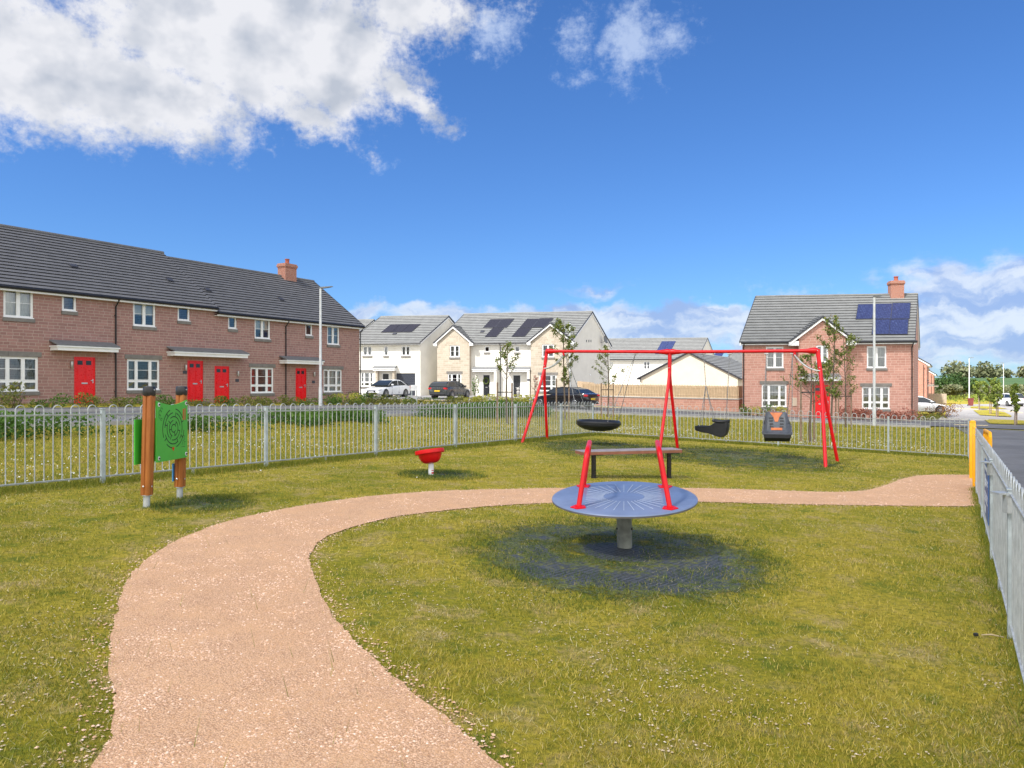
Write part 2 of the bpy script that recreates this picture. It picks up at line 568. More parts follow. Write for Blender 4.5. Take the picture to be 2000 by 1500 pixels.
def copytree(root, loc, rz=0.0, scale=1.0, label=None):
    def cp(o, par):
        c = o.copy(); COL.objects.link(c)
        c.parent = par
        for ch in [k for k in bpy.data.objects if k.parent == o]:
            cp(ch, c)
        return c
    r = cp(root, None)
    r.location = loc; r.rotation_euler = (0, 0, rz); r.scale = (scale,) * 3 if not hasattr(scale, '__len__') else scale
    if label: r['label'] = label
    return r


def fastmesh(name, verts, nper, mat, tint=None, parent=None, kind=None):
    """verts: N*nper x 3; each run of nper vertices is one face"""
    n = len(verts) // nper
    me = bpy.data.meshes.new(name)
    me.vertices.add(len(verts)); me.vertices.foreach_set('co', np.asarray(verts, dtype=np.float32).ravel())
    me.loops.add(n * nper); me.loops.foreach_set('vertex_index', np.arange(n * nper, dtype=np.int32))
    me.polygons.add(n); me.polygons.foreach_set('loop_start', np.arange(n, dtype=np.int32) * nper)
    me.materials.append(MATS[mat])
    if tint is None: tint = rng.random(n)
    at = me.attributes.new('tint', 'FLOAT', 'FACE'); at.data.foreach_set('value', np.asarray(tint, dtype=np.float32))
    me.update(calc_edges=True)
    o = bpy.data.objects.new(name, me); COL.objects.link(o)
    if parent: o.parent = parent
    if kind: o['kind'] = kind
    return o


def leafquads(P, size, aspect=.55, flat=0.0):
    """diamond leaves at points P, random orientation"""
    n = len(P)
    d = rng.normal(size=(n, 3)); d[:, 2] *= (1 - flat); d /= np.linalg.norm(d, axis=1)[:, None]
    e = rng.normal(size=(n, 3)); e[:, 2] *= (1 - flat)
    e -= d * (d * e).sum(1)[:, None]; e /= np.linalg.norm(e, axis=1)[:, None]
    s = (size * (.65 + .7 * rng.random(n)))[:, None]
    q = np.stack([P - d * s * .5, P + e * s * aspect * .5, P + d * s * .5, P - e * s * aspect * .5], 1)
    return q.reshape(-1, 3)


# ------------------------------------------------------------------ ground sheets
def grid_lines(a, b, near, far_steps):
    return near


xs = sorted(set([-900, -600, -400, -250, -160, -110, -80, -60, -45] + list(np.arange(-40, 72, 2.0)) + [80, 95, 120, 160, 220, 300, 420, 600, 900]))
ys = sorted(set([-60, -30, -12] + list(np.arange(-6, 80, 2.0)) + list(range(80, 176, 6)) + [190, 230, 280, 340, 400, 450, 500, 501, 560, 700, 1200]))
mb = MB()
nx, ny = len(xs), len(ys)
mb.v = [(x, y, g(x, y)) for y in ys for x in xs]
mb.f = [[j * nx + i, j * nx + i + 1, (j + 1) * nx + i + 1, (j + 1) * nx + i] for j in range(ny - 1) for i in range(nx - 1)]
mb.m = [0] * len(mb.f)

m, t = newmat('grass_ground')
co = t.n('ShaderNodeTexCoord').outputs['Object']
n1 = t.noise(co, .55, 5, .6)
n2 = t.noise(co, 2.6, 6, .65)
n3 = t.noise(co, 22.0, 6, .7)
n4 = t.noise(t.vm('MULTIPLY', co, (1, 1, 1)), 95.0, 4, .7)
c = t.mix(t.mr(n1, .38, .64), (.305, .270, .018), (.480, .370, .042))
c = t.mix(t.mr(n2, .48, .68, 0, .85), c, (.50, .36, .15))
c = t.mix(t.mr(n2, .46, .32, 0, .85), c, (.130, .175, .016))
c = t.mix(t.mr(n3, .38, .66, 0, .65), c, (.09, .115, .012))
c = t.mix(t.mr(n4, .60, .72, 0, .55), c, (.50, .41, .15))
hh = t.m('ADD', t.m('MULTIPLY', n3, .7), t.m('MULTIPLY', n4, .5))
finish(t, c, .95, 0, bump(t, hh, .9, .03), Specular_IOR_Level=.15)
ground = mb.build('ground', None, 'grass_ground')
ground['kind'] = 'structure'

# gravel path
m, t = newmat('gravel')
co = t.n('ShaderNodeTexCoord').outputs['Object']
n1 = t.noise(co, .9, 4, .6)
n2 = t.noise(co, 4.0, 5, .65)
vo = t.n('ShaderNodeTexVoronoi', {'Vector': co, 'Scale': 105.0, 'Randomness': 1.0})
vo2 = t.n('ShaderNodeTexVoronoi', {'Vector': co, 'Scale': 230.0, 'Randomness': 1.0})
c = t.mix(t.mr(n1, .35, .65), (.68, .37, .165), (.75, .43, .21))
stones = t.mix(t.n('ShaderNodeSeparateColor', {0: vo.outputs['Color']}).outputs[0], (.54, .30, .155), (.84, .57, .37))
patch = t.mr(t.m('ADD', n2, t.m('MULTIPLY', t.noise(co, 30.0, 3, .6), .5)), .45, 1.0, .35, 1.0)
c = t.mix(t.m('MULTIPLY', patch, .85), c, stones)
c = t.mix(t.m('MULTIPLY', t.mr(vo.outputs['Distance'], .42, .60), patch), c, (.44, .24, .13))
c = t.mix(t.mr(t.noise(co, 75.0, 4, .7), .38, .7, 0, .5), c, (.78, .50, .33))
c = t.mix(t.mr(t.noise(co, 120.0, 3, .7), .55, .75, 0, .45), c, (.42, .22, .115))
h = t.m('ADD', t.m('MULTIPLY', t.m('SUBTRACT', 1.0, vo.outputs['Distance']), t.m('ADD', t.m('MULTIPLY', patch, .9), .15)), t.m('MULTIPLY', t.m('SUBTRACT', 1.0, vo2.outputs['Distance']), .4))
finish(t, c, .95, 0, bump(t, h, .55, .010), Specular_IOR_Level=.2)


def sheet(name, poly, off, mat, maxlen=2.5, kind='structure', jit=0.0, flat=False, smoothen=0):
    """ground sheet with the given world outline, draped on the terrain"""
    bm = bmesh.new()
    pts = []
    n = len(poly)
    if jit:      # even spacing, then a ragged edge
        raw = [Vector(p[:2]) for p in poly]; per = 0.0; poly = [raw[0]]; step = .09; need = step
        for i in range(n):
            a, b = raw[i], raw[(i + 1) % n]; L_ = (b - a).length; pos = 0.0
            while L_ - pos >= need:
                pos += need; poly.append(a.lerp(b, pos / L_)); need = step
            need -= L_ - pos
        poly = poly[:-1]; n = len(poly)
        poly = [p + Vector((random.uniform(-jit, jit), random.uniform(-jit, jit))) for p in poly]; pts = list(poly); n = 0
    for i in range(n):
        a, b = Vector(poly[i][:2]), Vector(poly[(i + 1) % n][:2])
        k = max(1, int((b - a).length / maxlen))
        for j in range(k):
            pts.append(a.lerp(b, j / k))
    vs = [bm.verts.new((p.x, p.y, 0)) for p in pts]
    es = [bm.edges.new((vs[i], vs[(i + 1) % len(vs)])) for i in range(len(vs))]
    bmesh.ops.triangle_fill(bm, edges=es, use_beauty=True, use_dissolve=False)
    if not flat:
        for _ in range(6):
            lg = [e for e in bm.edges if e.calc_length() > maxlen * 1.3]
            if not lg: break
            bmesh.ops.subdivide_edges(bm, edges=lg, cuts=1)
            bmesh.ops.triangulate(bm, faces=bm.faces[:])
    for v in bm.verts:
        v.co.z = g(v.co.x, v.co.y) + off
    for f in bm.faces:
        if f.normal.z < 0: f.normal_flip()
    me = bpy.data.meshes.new(name); bm.to_mesh(me); bm.free()
    me.materials.append(MATS[mat])
    add_uv(me)
    o = bpy.data.objects.new(name, me); COL.objects.link(o)
    if kind: o['kind'] = kind
    return o


def pxpoly(pp):
    return [G(*p) for p in pp]


def catmull(pts, k=6):
    out = []
    n = len(pts)
    for i in range(n - 1):
        p0, p1, p2, p3 = pts[max(0, i - 1)], pts[i], pts[i + 1], pts[min(n - 1, i + 2)]
        for j in range(k):
            u = j / k
            out.append(.5 * ((2 * p1) + (p2 - p0) * u + (2 * p0 - 5 * p1 + 4 * p2 - p3) * u * u + (3 * p1 - p0 - 3 * p2 + p3) * u ** 3))
    out.append(pts[-1])
    return out


left_edge = [Vector((-2.1, -4, 0)), Vector((-1.75, 0, 0))] + pxpoly([(226, 1495), (222, 1400), (214, 1320), (217, 1250), (228, 1170), (262, 1112), (310, 1075), (370, 1045), (440, 1018), (560, 993), (700, 971), (850, 959), (1000, 956), (1100, 954), (1230, 953), (1360, 954), (1500, 958), (1620, 963), (1690, 961), (1735, 947), (1765, 934), (1800, 928), (1860, 928), (1899, 929)]) + [Vector((10.2, 16.3, 0))]
right_edge = [Vector((9.0, 12.6, 0))] + pxpoly([(1908, 990), (1850, 990), (1700, 988), (1500, 985), (1360, 980), (1230, 980), (1100, 982), (1000, 986), (900, 994), (800, 1005), (720, 1020), (640, 1045), (607, 1068), (604, 1100), (618, 1150), (645, 1200), (690, 1250), (740, 1300), (800, 1350), (870, 1405), (930, 1452), (985, 1498)]) + [Vector((1.2, 0, 0)), Vector((1.5, -4, 0))]
def chaikin(pts, n=3):
    for _ in range(n):
        q = [pts[0]]
        for a, b in zip(pts[:-1], pts[1:]):
            q += [a.lerp(b, .25), a.lerp(b, .75)]
        pts = q + [pts[-1]]
    return pts


path_outline = [Vector((p.x, p.y)) for p in chaikin(left_edge) + chaikin(right_edge)]


def wav(p):   # uneven, trodden edge
    return Vector((math.sin(p.y * 5.1 + p.x * 2) * .007 + math.sin(p.x * 11.3 - p.y * 7.7) * .006 + math.sin(p.y * 23 + p.x * 17) * .006,
                   math.cos(p.x * 4.7 - p.y * 1.3) * .007 + math.sin(p.x * 13.1 + p.y * 9.1) * .006))


_q = []
for a_, b_ in zip(path_outline, path_outline[1:] + path_outline[:1]):
    k_ = max(1, int((b_ - a_).length / .08))
    _q += [a_.lerp(b_, j / k_) for j in range(k_)]
path_outline = _q
for _ in range(14):
    n_ = len(path_outline)
    path_outline = [(path_outline[i - 1] + path_outline[i] * 2 + path_outline[(i + 1) % n_]) / 4 for i in range(n_)]
path_outline = [p + wav(p) * .6 for p in path_outline]
path = sheet('path', path_outline, .010, 'gravel', jit=.012, flat=True)
PATH = np.array([[p.x, p.y] for p in path_outline])


def inside(P, poly):
    x, y = P[:, 0], P[:, 1]
    c = np.zeros(len(P), bool)
    n = len(poly)
    j = n - 1
    for i in range(n):
        xi, yi = poly[i]; xj, yj = poly[j]
        if yi != yj:
            cond = ((yi > y) != (yj > y)) & (x < (xj - xi) * (y - yi) / (yj - yi) + xi)
            c ^= cond
        j = i
    return c


# fence lines (left, back, right)
AX = .58
def LF(y, d=0.0):  # left fence line
    return -11.85 + AX * y + d
def RF(y, d=0.0):
    return .384 + .584 * y + d

# roads
CROSS = lambda c, y: (c + .575 * y, y)
road = sheet('road', [CROSS(-31.3, -25), CROSS(-26.0, -25), CROSS(-26.0, 46), (6, 46.2), (14.6, 45.6), (22.5, 41.6), (30, 36.5), (40, 29), (60, 14), (72, 24), (50, 40), (31.5, 50.0), (28, 50.3), (17.5, 52.6), (8, 55.3), (-2, 57.5), (-6, 57.5), CROSS(-31.3, 52)], .035, 'asphalt')
pave_far = sheet('pavement', [CROSS(-33.2, -25), CROSS(-31.5, -25), CROSS(-31.5, 51), CROSS(-33.2, 51)], .11, 'asphalt')
pave_near = sheet('pavement', [CROSS(-25.8, -25), CROSS(-23.9, -25), CROSS(-23.9, 45.5), CROSS(-25.8, 45.8)], .11, 'asphalt_light')
pave_back = sheet('pavement', [(3.0, 45.9), (6, 44.4), (14.3, 43.9), (22, 40.0), (23, 41.0), (14.6, 45.4), (6, 46.0)], .10, 'asphalt_light')
drive = sheet('driveway', [(-18, 56), (-11, 57.7), (-2, 57.7), (8, 55.5), (7.3, 58), (6.2, 69.0), (-8, 72), (-17, 73)], .045, 'paving_grey')


def kerb(name, line, wd=.14, hgt=.13, mat='kerb_stone', down=.1):
    mb = MB()
    for i in range(len(line) - 1):
        a, b = Vector(line[i][:2]), Vector(line[i + 1][:2])
        k = max(1, int((b - a).length / 2))
        d = (b - a).normalized(); nn = Vector((-d.y, d.x)) * wd
        for j in range(k):
            p, q = a.lerp(b, j / k), a.lerp(b, (j + 1) / k)
            P0, P1 = Vector((p.x, p.y, g(p.x, p.y) - down)), Vector((q.x, q.y, g(q.x, q.y) - down))
            P0b, P1b = Vector((p.x + nn.x, p.y + nn.y, P0.z)), Vector((q.x + nn.x, q.y + nn.y, P1.z))
            up = Vector((0, 0, hgt + down))
            mb.add([P0, P1, P1b, P0b, P0 + up, P1 + up, P1b + up, P0b + up], [(4, 5, 6, 7), (0, 1, 5, 4), (3, 7, 6, 2), (0, 4, 7, 3), (1, 2, 6, 5)])
    o = mb.build(name, None, mat)
    o['kind'] = 'structure'
    return o


kerb('road_kerb', [CROSS(-31.35, -25), CROSS(-31.35, 51)])
kerb('road_kerb', [CROSS(-25.95, -25), CROSS(-25.95, 45.8), (6, 46.05), (14.6, 45.45), (22.4, 41.5)])
kerb('road_kerb', [(8, 55.35), (17.5, 52.7), (28, 50.4), (31.5, 50.1)])
kerb('path_kerb', [CROSS(-23.85, -25), CROSS(-23.85, 45.2)], .06, .12)
kerb('path_kerb', [(3.0, 45.7), (6, 44.3), (14.2, 43.8), (22, 39.9)], .06, .11)
kerb('drive_kerb', [(-11, 57.55), (-2, 57.6), (8, 55.45)], .12, .09, 'kerb_yellow')

# right-hand side: footpath outside the fence, side road, verges
sheet('footpath', [(RF(-6, .35), -6), (RF(-6, 3.6), -6), (RF(22, 3.6), 22), (RF(34, 3.2), 34), (RF(38, 3.4), 38.0), (RF(40, -.2), 40.2), (RF(33, .3), 33), (RF(20.4, .35), 20.4)], .02, 'asphalt')
kerb('path_kerb', [(RF(-6, 3.62), -6), (RF(22, 3.62), 22), (RF(33, 3.3), 33)], .06, .06, 'kerb_yellow')
sheet('driveway', [(8.5, 58.2), (19, 55.5), (24, 62), (44, 108), (10, 112), (4, 80)], .03, 'paving_grey')
sheet('side_road', pxpoly([(1859, 826), (1930, 829), (1990, 832), (2060, 835), (2400, 842), (2400, 792), (2060, 784), (1990, 789), (1860, 790), (1850, 800), (1846, 812)]), .03, 'asphalt_pale')
kerb('road_kerb', [G(1864, 831), G(1930, 833)], .3, .06, 'kerb_yellow')
kerb('road_kerb', [G(1862, 798.5), G(1920, 800.5), G(1958, 803), G(1990, 807)], .3, .08, 'kerb_yellow')
sheet('verge', pxpoly([(1901, 802.5), (1935, 802), (1962, 806), (1976, 814), (1973, 815.8), (1950, 814), (1914, 812)]), .07, 'grass_ground')
sheet('verge', pxpoly([(1921, 820.5), (1960, 821.5), (2100, 827), (2100, 832), (1990, 831.2), (1934, 829.5)]), .07, 'grass_ground')
sheet('verge', pxpoly([(1895, 795), (1920, 794.2), (1945, 795.5), (1968, 799.5), (1935, 799.6), (1896, 798.0)]), .07, 'grass_ground')
m, t = newmat('crop_green')
co = t.n('ShaderNodeTexCoord').outputs['Object']
c = t.mix(t.mr(t.noise(co, .03, 4, .6), .3, .7), (.034, .080, .016), (.050, .100, .022))
finish(t, c, 1.0)
sheet('field', [(70, 172), (600, 172), (600, 498), (-100, 498), (60, 230)], .25, 'crop_green', maxlen=40)


# ------------------------------------------------------------------ walls, windows, doors, roofs
class W:
    """vertical plane through O (2-D) running along u; n points outwards"""
    def __init__(s, O, u):
        s.O = Vector((O[0], O[1], 0)); s.u = Vector((u[0], u[1], 0)).normalized()
        s.n = Vector((s.u.y, -s.u.x, 0))

    def hit(s, px, py, off=0.0):
        d = ray(px, py)
        o = s.O + s.n * off
        t = o.dot(s.n) / d.dot(s.n)
        p = Vector((0, 0, EYE)) + d * t
        return (p - o).dot(s.u), p.z

    def pt(s, a, z, off=0.0):
        p = s.O + s.u * a + s.n * off
        return Vector((p.x, p.y, z))

    def box(s, mb, a0, a1, z0, z1, o0, o1, m=0):
        mb.obox(s.pt(a0, z0, o0), s.u * (a1 - a0), s.n * (o1 - o0), Vector((0, 0, z1 - z0)), m)

    def rect(s, x0, x1, y0, y1, off=0.0):
        """photo rectangle -> (s0, s1, z0, z1) on the wall"""
        xm = (x0 + x1) / 2
        a0 = s.hit(x0, 750, off)[0]; a1 = s.hit(x1, 750, off)[0]
        return a0, a1, s.hit(xm, y1, off)[1], s.hit(xm, y0, off)[1]


def holed(mb, w, s0, s1, z0, z1, holes, off=0.0, depth=.12, m=0):
    sx = sorted({s0, s1} | {h[0] for h in holes} | {h[1] for h in holes})
    zx = sorted({z0, z1} | {h[2] for h in holes} | {h[3] for h in holes})
    sx = [a for a in sx if s0 - 1e-6 <= a <= s1 + 1e-6]; zx = [a for a in zx if z0 - 1e-6 <= a <= z1 + 1e-6]
    for i in range(len(sx) - 1):
        for j in range(len(zx) - 1):
            cs, cz = (sx[i] + sx[i + 1]) / 2, (zx[j] + zx[j + 1]) / 2
            if any(h[0] < cs < h[1] and h[2] < cz < h[3] for h in holes): continue
            mb.quad(w.pt(sx[i], zx[j], off), w.pt(sx[i + 1], zx[j], off), w.pt(sx[i + 1], zx[j + 1], off), w.pt(sx[i], zx[j + 1], off), m)
    for (a, b, c, d) in holes:
        o2 = off - depth
        mb.quad(w.pt(a, c, off), w.pt(a, d, off), w.pt(a, d, o2), w.pt(a, c, o2), m)
        mb.quad(w.pt(b, c, off), w.pt(b, d, off), w.pt(b, d, o2), w.pt(b, c, o2), m)
        mb.quad(w.pt(a, c, off), w.pt(b, c, off), w.pt(b, c, o2), w.pt(a, c, o2), m)
        mb.quad(w.pt(a, d, off), w.pt(b, d, off), w.pt(b, d, o2), w.pt(a, d, o2), m)


def window(w, root, r, style='w2', off=0.0, lintel=False, sill=True, blind='curtain', bmat='curtain_grey', lm='lintel_stone', wide=0.12):
    a0, a1, z0, z1 = r
    o0, o1 = off - .11, off - .045
    mb = MB()
    B = .065
    w.box(mb, a0, a0 + B, z0, z1, o0, o1); w.box(mb, a1 - B, a1, z0, z1, o0, o1)
    w.box(mb, a0 + B, a1 - B, z0, z0 + B, o0, o1); w.box(mb, a0 + B, a1 - B, z1 - B, z1, o0, o1)
    H = z1 - z0; L = a1 - a0
    cols = {'w1': [], 'w1b': [], 'w2': [.5], 'w3': [.29, .71], 'w3l': [.29, .71], 'w4': [.25, .5, .75]}[style]
    if style == 'w3': tz = z0 + H * .30
    elif style == 'w4': tz = z0 + H * .30
    else: tz = None
    xs_ = [a0 + B] + [a0 + L * c for c in cols] + [a1 - B]
    for c in cols:
        x = a0 + L * c
        w.box(mb, x - .04, x + .04, z0 + B, z1 - B, o0 + .003, o1 - .003)
    for i in range(len(xs_) - 1):
        p = xs_[i] + (.04 if i else 0); q = xs_[i + 1] - (.04 if i < len(xs_) - 2 else 0)
        # casement sash
        for (zz0, zz1) in ([(z0 + B, tz - .03), (tz + .03, z1 - B)] if tz else [(z0 + B, z1 - B)]):
            e = .035
            w.box(mb, p, p + e, zz0, zz1, o0 + .01, o1 + .010); w.box(mb, q - e, q, zz0, zz1, o0 + .01, o1 + .010)
            w.box(mb, p + e, q - e, zz0, zz0 + e, o0 + .01, o1 + .010); w.box(mb, p + e, q - e, zz1 - e, zz1, o0 + .01, o1 + .010)
        if tz:
            w.box(mb, p, q, tz - .03, tz + .03, o0 + .005, o1 - .002)
            zm = (tz + z1) / 2
        else:
            zm = (z0 + z1) / 2
        if style != 'w1':
            w.box(mb, p + .035, q - .035, zm - .011, zm + .011, o0 + .02, o1)
    win = mb.build('window', root, 'upvc_white')
    gb = MB(); gb.quad(w.pt(a0 + B, z0 + B, o0 + .03), w.pt(a1 - B, z0 + B, o0 + .03), w.pt(a1 - B, z1 - B, o0 + .03), w.pt(a0 + B, z1 - B, o0 + .03))
    gb.build('pane', win, 'glass')
    bb = MB()
    if blind == 'slats':
        k = max(3, int(L / .11))
        for i in range(k):
            x = a0 + B + (L - 2 * B) * i / k
            bb.quad(w.pt(x, z0 + .04, o0 - .08), w.pt(x + (L - 2 * B) / k * .72, z0 + .04, o0 - .05), w.pt(x + (L - 2 * B) / k * .72, z1 - .05, o0 - .05), w.pt(x, z1 - .05, o0 - .08))
        bb.build('blind', win, bmat)
    elif blind == 'louvre':
        k = max(4, int(H / .09))
        for i in range(k):
            zz = z0 + .05 + (H - .1) * i / k
            bb.quad(w.pt(a0 + B, zz, o0 - .05), w.pt(a1 - B, zz, o0 - .05), w.pt(a1 - B, zz + .055, o0 - .09), w.pt(a0 + B, zz + .055, o0 - .09))
        bb.build('blind', win, bmat)
    elif blind == 'curtain':
        for (p, q) in ((a0 + .02, a0 + L * .27), (a1 - L * .27, a1 - .02)):
            k = max(4, int((q - p) / .05))
            for i in range(k):
                x0_, x1_ = p + (q - p) * i / k, p + (q - p) * (i + 1) / k
                z_ = (-.16, -.10) if i % 2 else (-.10, -.16)
                bb.quad(w.pt(x0_, z0 + .03, o0 + z_[0]), w.pt(x1_, z0 + .03, o0 + z_[1]), w.pt(x1_, z1 - .04, o0 + z_[1]), w.pt(x0_, z1 - .04, o0 + z_[0]))
            bb.build('curtain', win, bmat); bb = MB()
    elif blind == 'roller':
        bb.quad(w.pt(a0 + B, z0 + H * .45, o0 - .06), w.pt(a1 - B, z0 + H * .45, o0 - .06), w.pt(a1 - B, z1 - B, o0 - .06), w.pt(a0 + B, z1 - B, o0 - .06))
        bb.build('blind', win, bmat)
    elif blind == 'net':
        k = max(6, int(L / .06))
        for i in range(k):
            x0_, x1_ = a0 + .03 + (L - .06) * i / k, a0 + .03 + (L - .06) * (i + 1) / k
            z_ = (-.13, -.09) if i % 2 else (-.09, -.13)
            bb.quad(w.pt(x0_, z0 + .03, o0 + z_[0]), w.pt(x1_, z0 + .03, o0 + z_[1]), w.pt(x1_, z1 - .04, o0 + z_[1]), w.pt(x0_, z1 - .04, o0 + z_[0]))
        bb.build('curtain', win, bmat)
    if sill:
        sb = MB()
        w.box(sb, a0 - .04, a1 + .04, z0 - .16, z0 - .004, off - .10, off + .06)
        sb.build('sill', win, lm)
        sb = MB()
        w.box(sb, a0 - .01, a1 + .01, z0 - .002, z0 + .03, off - .05, off + .035)
        sb.build('sill', win, 'upvc_white')
    if lintel:
        sb = MB()
        xm = (a0 + a1) / 2
        w.box(sb, a0 - wide, xm - .004, z1 + .004, z1 + .22, off - .09, off + .035)
        w.box(sb, xm + .004, a1 + wide, z1 + .004, z1 + .22, off - .09, off + .035)
        sb.build('lintel', win, lm)
    return win


def door(w, root, r, off=0.0, mat='door_red', glaz=True, frame='upvc_white', step=True, hside=1):
    a0, a1, z0, z1 = r
    o0, o1 = off - .11, off - .05
    L, H = a1 - a0, z1 - z0
    mb = MB()
    w.box(mb, a0 + .05, a1 - .05, z0 + .02, z1 - .05, o0, o1)
    for (fa, fb, za, zb_) in ((.16, .46, .10, .38), (.54, .84, .10, .38), (.16, .46, .50, .78), (.54, .84, .50, .78)):
        w.box(mb, a0 + L * fa, a0 + L * fb, z0 + H * za, z0 + H * zb_, o1 - .003, o1 + .014)
        w.box(mb, a0 + L * (fa + .04), a0 + L * (fb - .04), z0 + H * (za + .02), z0 + H * (zb_ - .02), o1 + .012, o1 + .024)
    d = mb.build('door', root, mat)
    fb_ = MB()
    w.box(fb_, a0, a0 + .05, z0, z1, o0 - .01, o1 + .02); w.box(fb_, a1 - .05, a1, z0, z1, o0 - .01, o1 + .02)
    w.box(fb_, a0 + .05, a1 - .05, z1 - .05, z1, o0 - .01, o1 + .02)
    fb_.build('door_frame', d, mat if mat == 'door_red' else frame)
    if glaz:
        for (fa, fb2) in ((.18, .42), (.58, .82)):
            gb = MB(); w.box(gb, a0 + L * fa, a0 + L * fb2, z0 + H * .83, z0 + H * .92, o1 - .002, o1 + .012)
            gb.build('pane', d, 'car_glass')
    lb = MB(); w.box(lb, a0 + L * .36, a0 + L * .64, z0 + H * .425, z0 + H * .455, o1, o1 + .03); lb.build('letter_plate', d, 'steel')
    hb = MB(); x = a0 + L * (.90 if hside > 0 else .10); w.box(hb, x - .02, x + .02, z0 + H * .44, z0 + H * .53, o1, o1 + .02)
    w.box(hb, min(x, x - hside * .12), max(x, x - hside * .12), z0 + H * .49, z0 + H * .505, o1 + .02, o1 + .05); hb.build('handle', d, 'steel')
    if step:
        sb = MB(); w.box(sb, a0 - .1, a1 + .1, z0 - .14, z0 - .003, off - .10, off + .35); sb.build('doorstep', root, 'lintel_stone')
    return d


def canopy(w, root, r, off=0.0, proj=.65, posts=()):
    """flat-fronted door hood with a lead-grey lean-to top"""
    a0, a1, z0, z1 = r
    mb = MB()
    zm = z0 + (z1 - z0) * .5
    w.box(mb, a0 + .05, a1 - .05, z0, zm, off - .02, off + proj - .06, 0)
    w.box(mb, a0, a1, zm - .005, zm + .05, off - .02, off + proj, 0)
    p = [w.pt(a0, zm + .052, off + proj), w.pt(a1, zm + .052, off + proj), w.pt(a1, z1 + .10, off), w.pt(a0, z1 + .10, off)]
    q = [Vector((v.x, v.y, v.z + .06)) for v in p]
    mb.add(p + q, [(0, 1, 5, 4), (1, 2, 6, 5), (3, 7, 4, 0), (4, 5, 6, 7)], 1)
    c = mb.build('porch_canopy', root, ('upvc_white', 'lead_grey'))
    return c


def downpipe(w, root, a, z0, z1, off=0.0, m='upvc_black'):
    mb = MB()
    mb.tube([w.pt(a, z1 + .02, off + .32), w.pt(a, z1 - .12, off + .30), w.pt(a, z1 - .38, off + .06), w.pt(a, z0, off + .06)], .036, 8)
    for z in (z0 + .8, z0 + 2.6, z1 - .8):
        w.box(mb, a - .05, a + .05, z - .02, z + .02, off, off + .05)
    return mb.build('downpipe', root, m, smooth=True)


def wall_lamp(w, root, px, py, off=0.0):
    a, z = w.hit(px, py, off)
    mb = MB()
    w.box(mb, a - .03, a + .03, z - .13, z + .15, off, off + .05)
    mb.lathe([(.045, -.14), (.055, -.10), (.055, .13), (.03, .16)], 10, 0, None, w.pt(a, z, off + .10))
    return mb.build('wall_lamp', root, 'steel', smooth=True)


def slope(mb, E0, E1, R0, R1, n, lift=.05, mt=0, me=1, thick=.09):
    E0, E1, R0, R1 = map(Vector, (E0, E1, R0, R1))
    N = (E1 - E0).cross(R0 - E0).normalized()
    if N.z < 0: N = -N
    L = lambda a, b, k: a.lerp(b, k)
    for i in range(n):
        a, b = i / n, (i + 1) / n
        p0, p1 = L(E0, R0, a), L(E1, R1, a)
        q0, q1 = L(E0, R0, b), L(E1, R1, b)
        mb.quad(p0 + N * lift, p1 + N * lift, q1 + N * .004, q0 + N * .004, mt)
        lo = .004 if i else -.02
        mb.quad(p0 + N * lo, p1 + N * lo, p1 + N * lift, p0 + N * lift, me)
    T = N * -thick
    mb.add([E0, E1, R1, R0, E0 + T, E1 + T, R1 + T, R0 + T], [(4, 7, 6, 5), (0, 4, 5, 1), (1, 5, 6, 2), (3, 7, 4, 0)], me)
    return N


class Roof:
    """plane through the eave line and ridge line; photo points can be laid on it"""
    def __init__(s, E0, E1, R0):
        s.o = Vector(E0); s.u = (Vector(E1) - s.o).normalized()
        d = Vector(R0) - s.o
        s.N = s.u.cross(d).normalized()
        if s.N.z < 0: s.N = -s.N
        s.b = d.normalized()
        s.len = d.length

    def hit(s, px, py):
        d = ray(px, py); c = Vector((0, 0, EYE))
        t = (s.o - c).dot(s.N) / d.dot(s.N)
        p = c + d * t - s.o
        k = s.u.dot(s.b)
        pu, pb = p.dot(s.u), p.dot(s.b)
        b = (pb - k * pu) / (1 - k * k)
        return pu - k * b, b

    def pt(s, a, b, off=0.0):
        return s.o + s.u * a + s.b * b + s.N * off


def panel(rf, root, x0, x1, y0, y1, mat='solar_blue', n=1, slant=None):
    """solar panels: a row of n, between photo corners (lower-left, upper-right by default)"""
    a0, b0 = rf.hit(x0, y1); a1, b1 = rf.hit(x1, y0)
    for i in range(n):
        mb = MB()
        p, q = a0 + (a1 - a0) * i / n + .015, a0 + (a1 - a0) * (i + 1) / n - .015
        mb.obox(rf.pt(p, b0, .03), rf.u * (q - p), rf.b * (b1 - b0), rf.N * .05, 0)
        pa = mb.build('solar_panel', root, mat)
        fb = MB()
        for (aa, ab, ba, bb_) in ((p - .025, p - .001, b0 - .025, b1 + .025), (q + .001, q + .025, b0 - .025, b1 + .025), (p, q, b0 - .025, b0 - .001), (p, q, b1 + .001, b1 + .025)):
            fb.obox(rf.pt(aa, ba, .03), rf.u * (ab - aa), rf.b * (bb_ - ba), rf.N * .06, 0)
        fb.build('panel_frame', pa, 'verge_dark')


def roof_vent(rf, root, px, py):
    a, b = rf.hit(px, py)
    mb = MB(); mb.obox(rf.pt(a - .17, b - .12, .02), rf.u * .34, rf.b * .26, rf.N * .09, 0)
    mb.build('roof_vent', root, 'verge_dark')


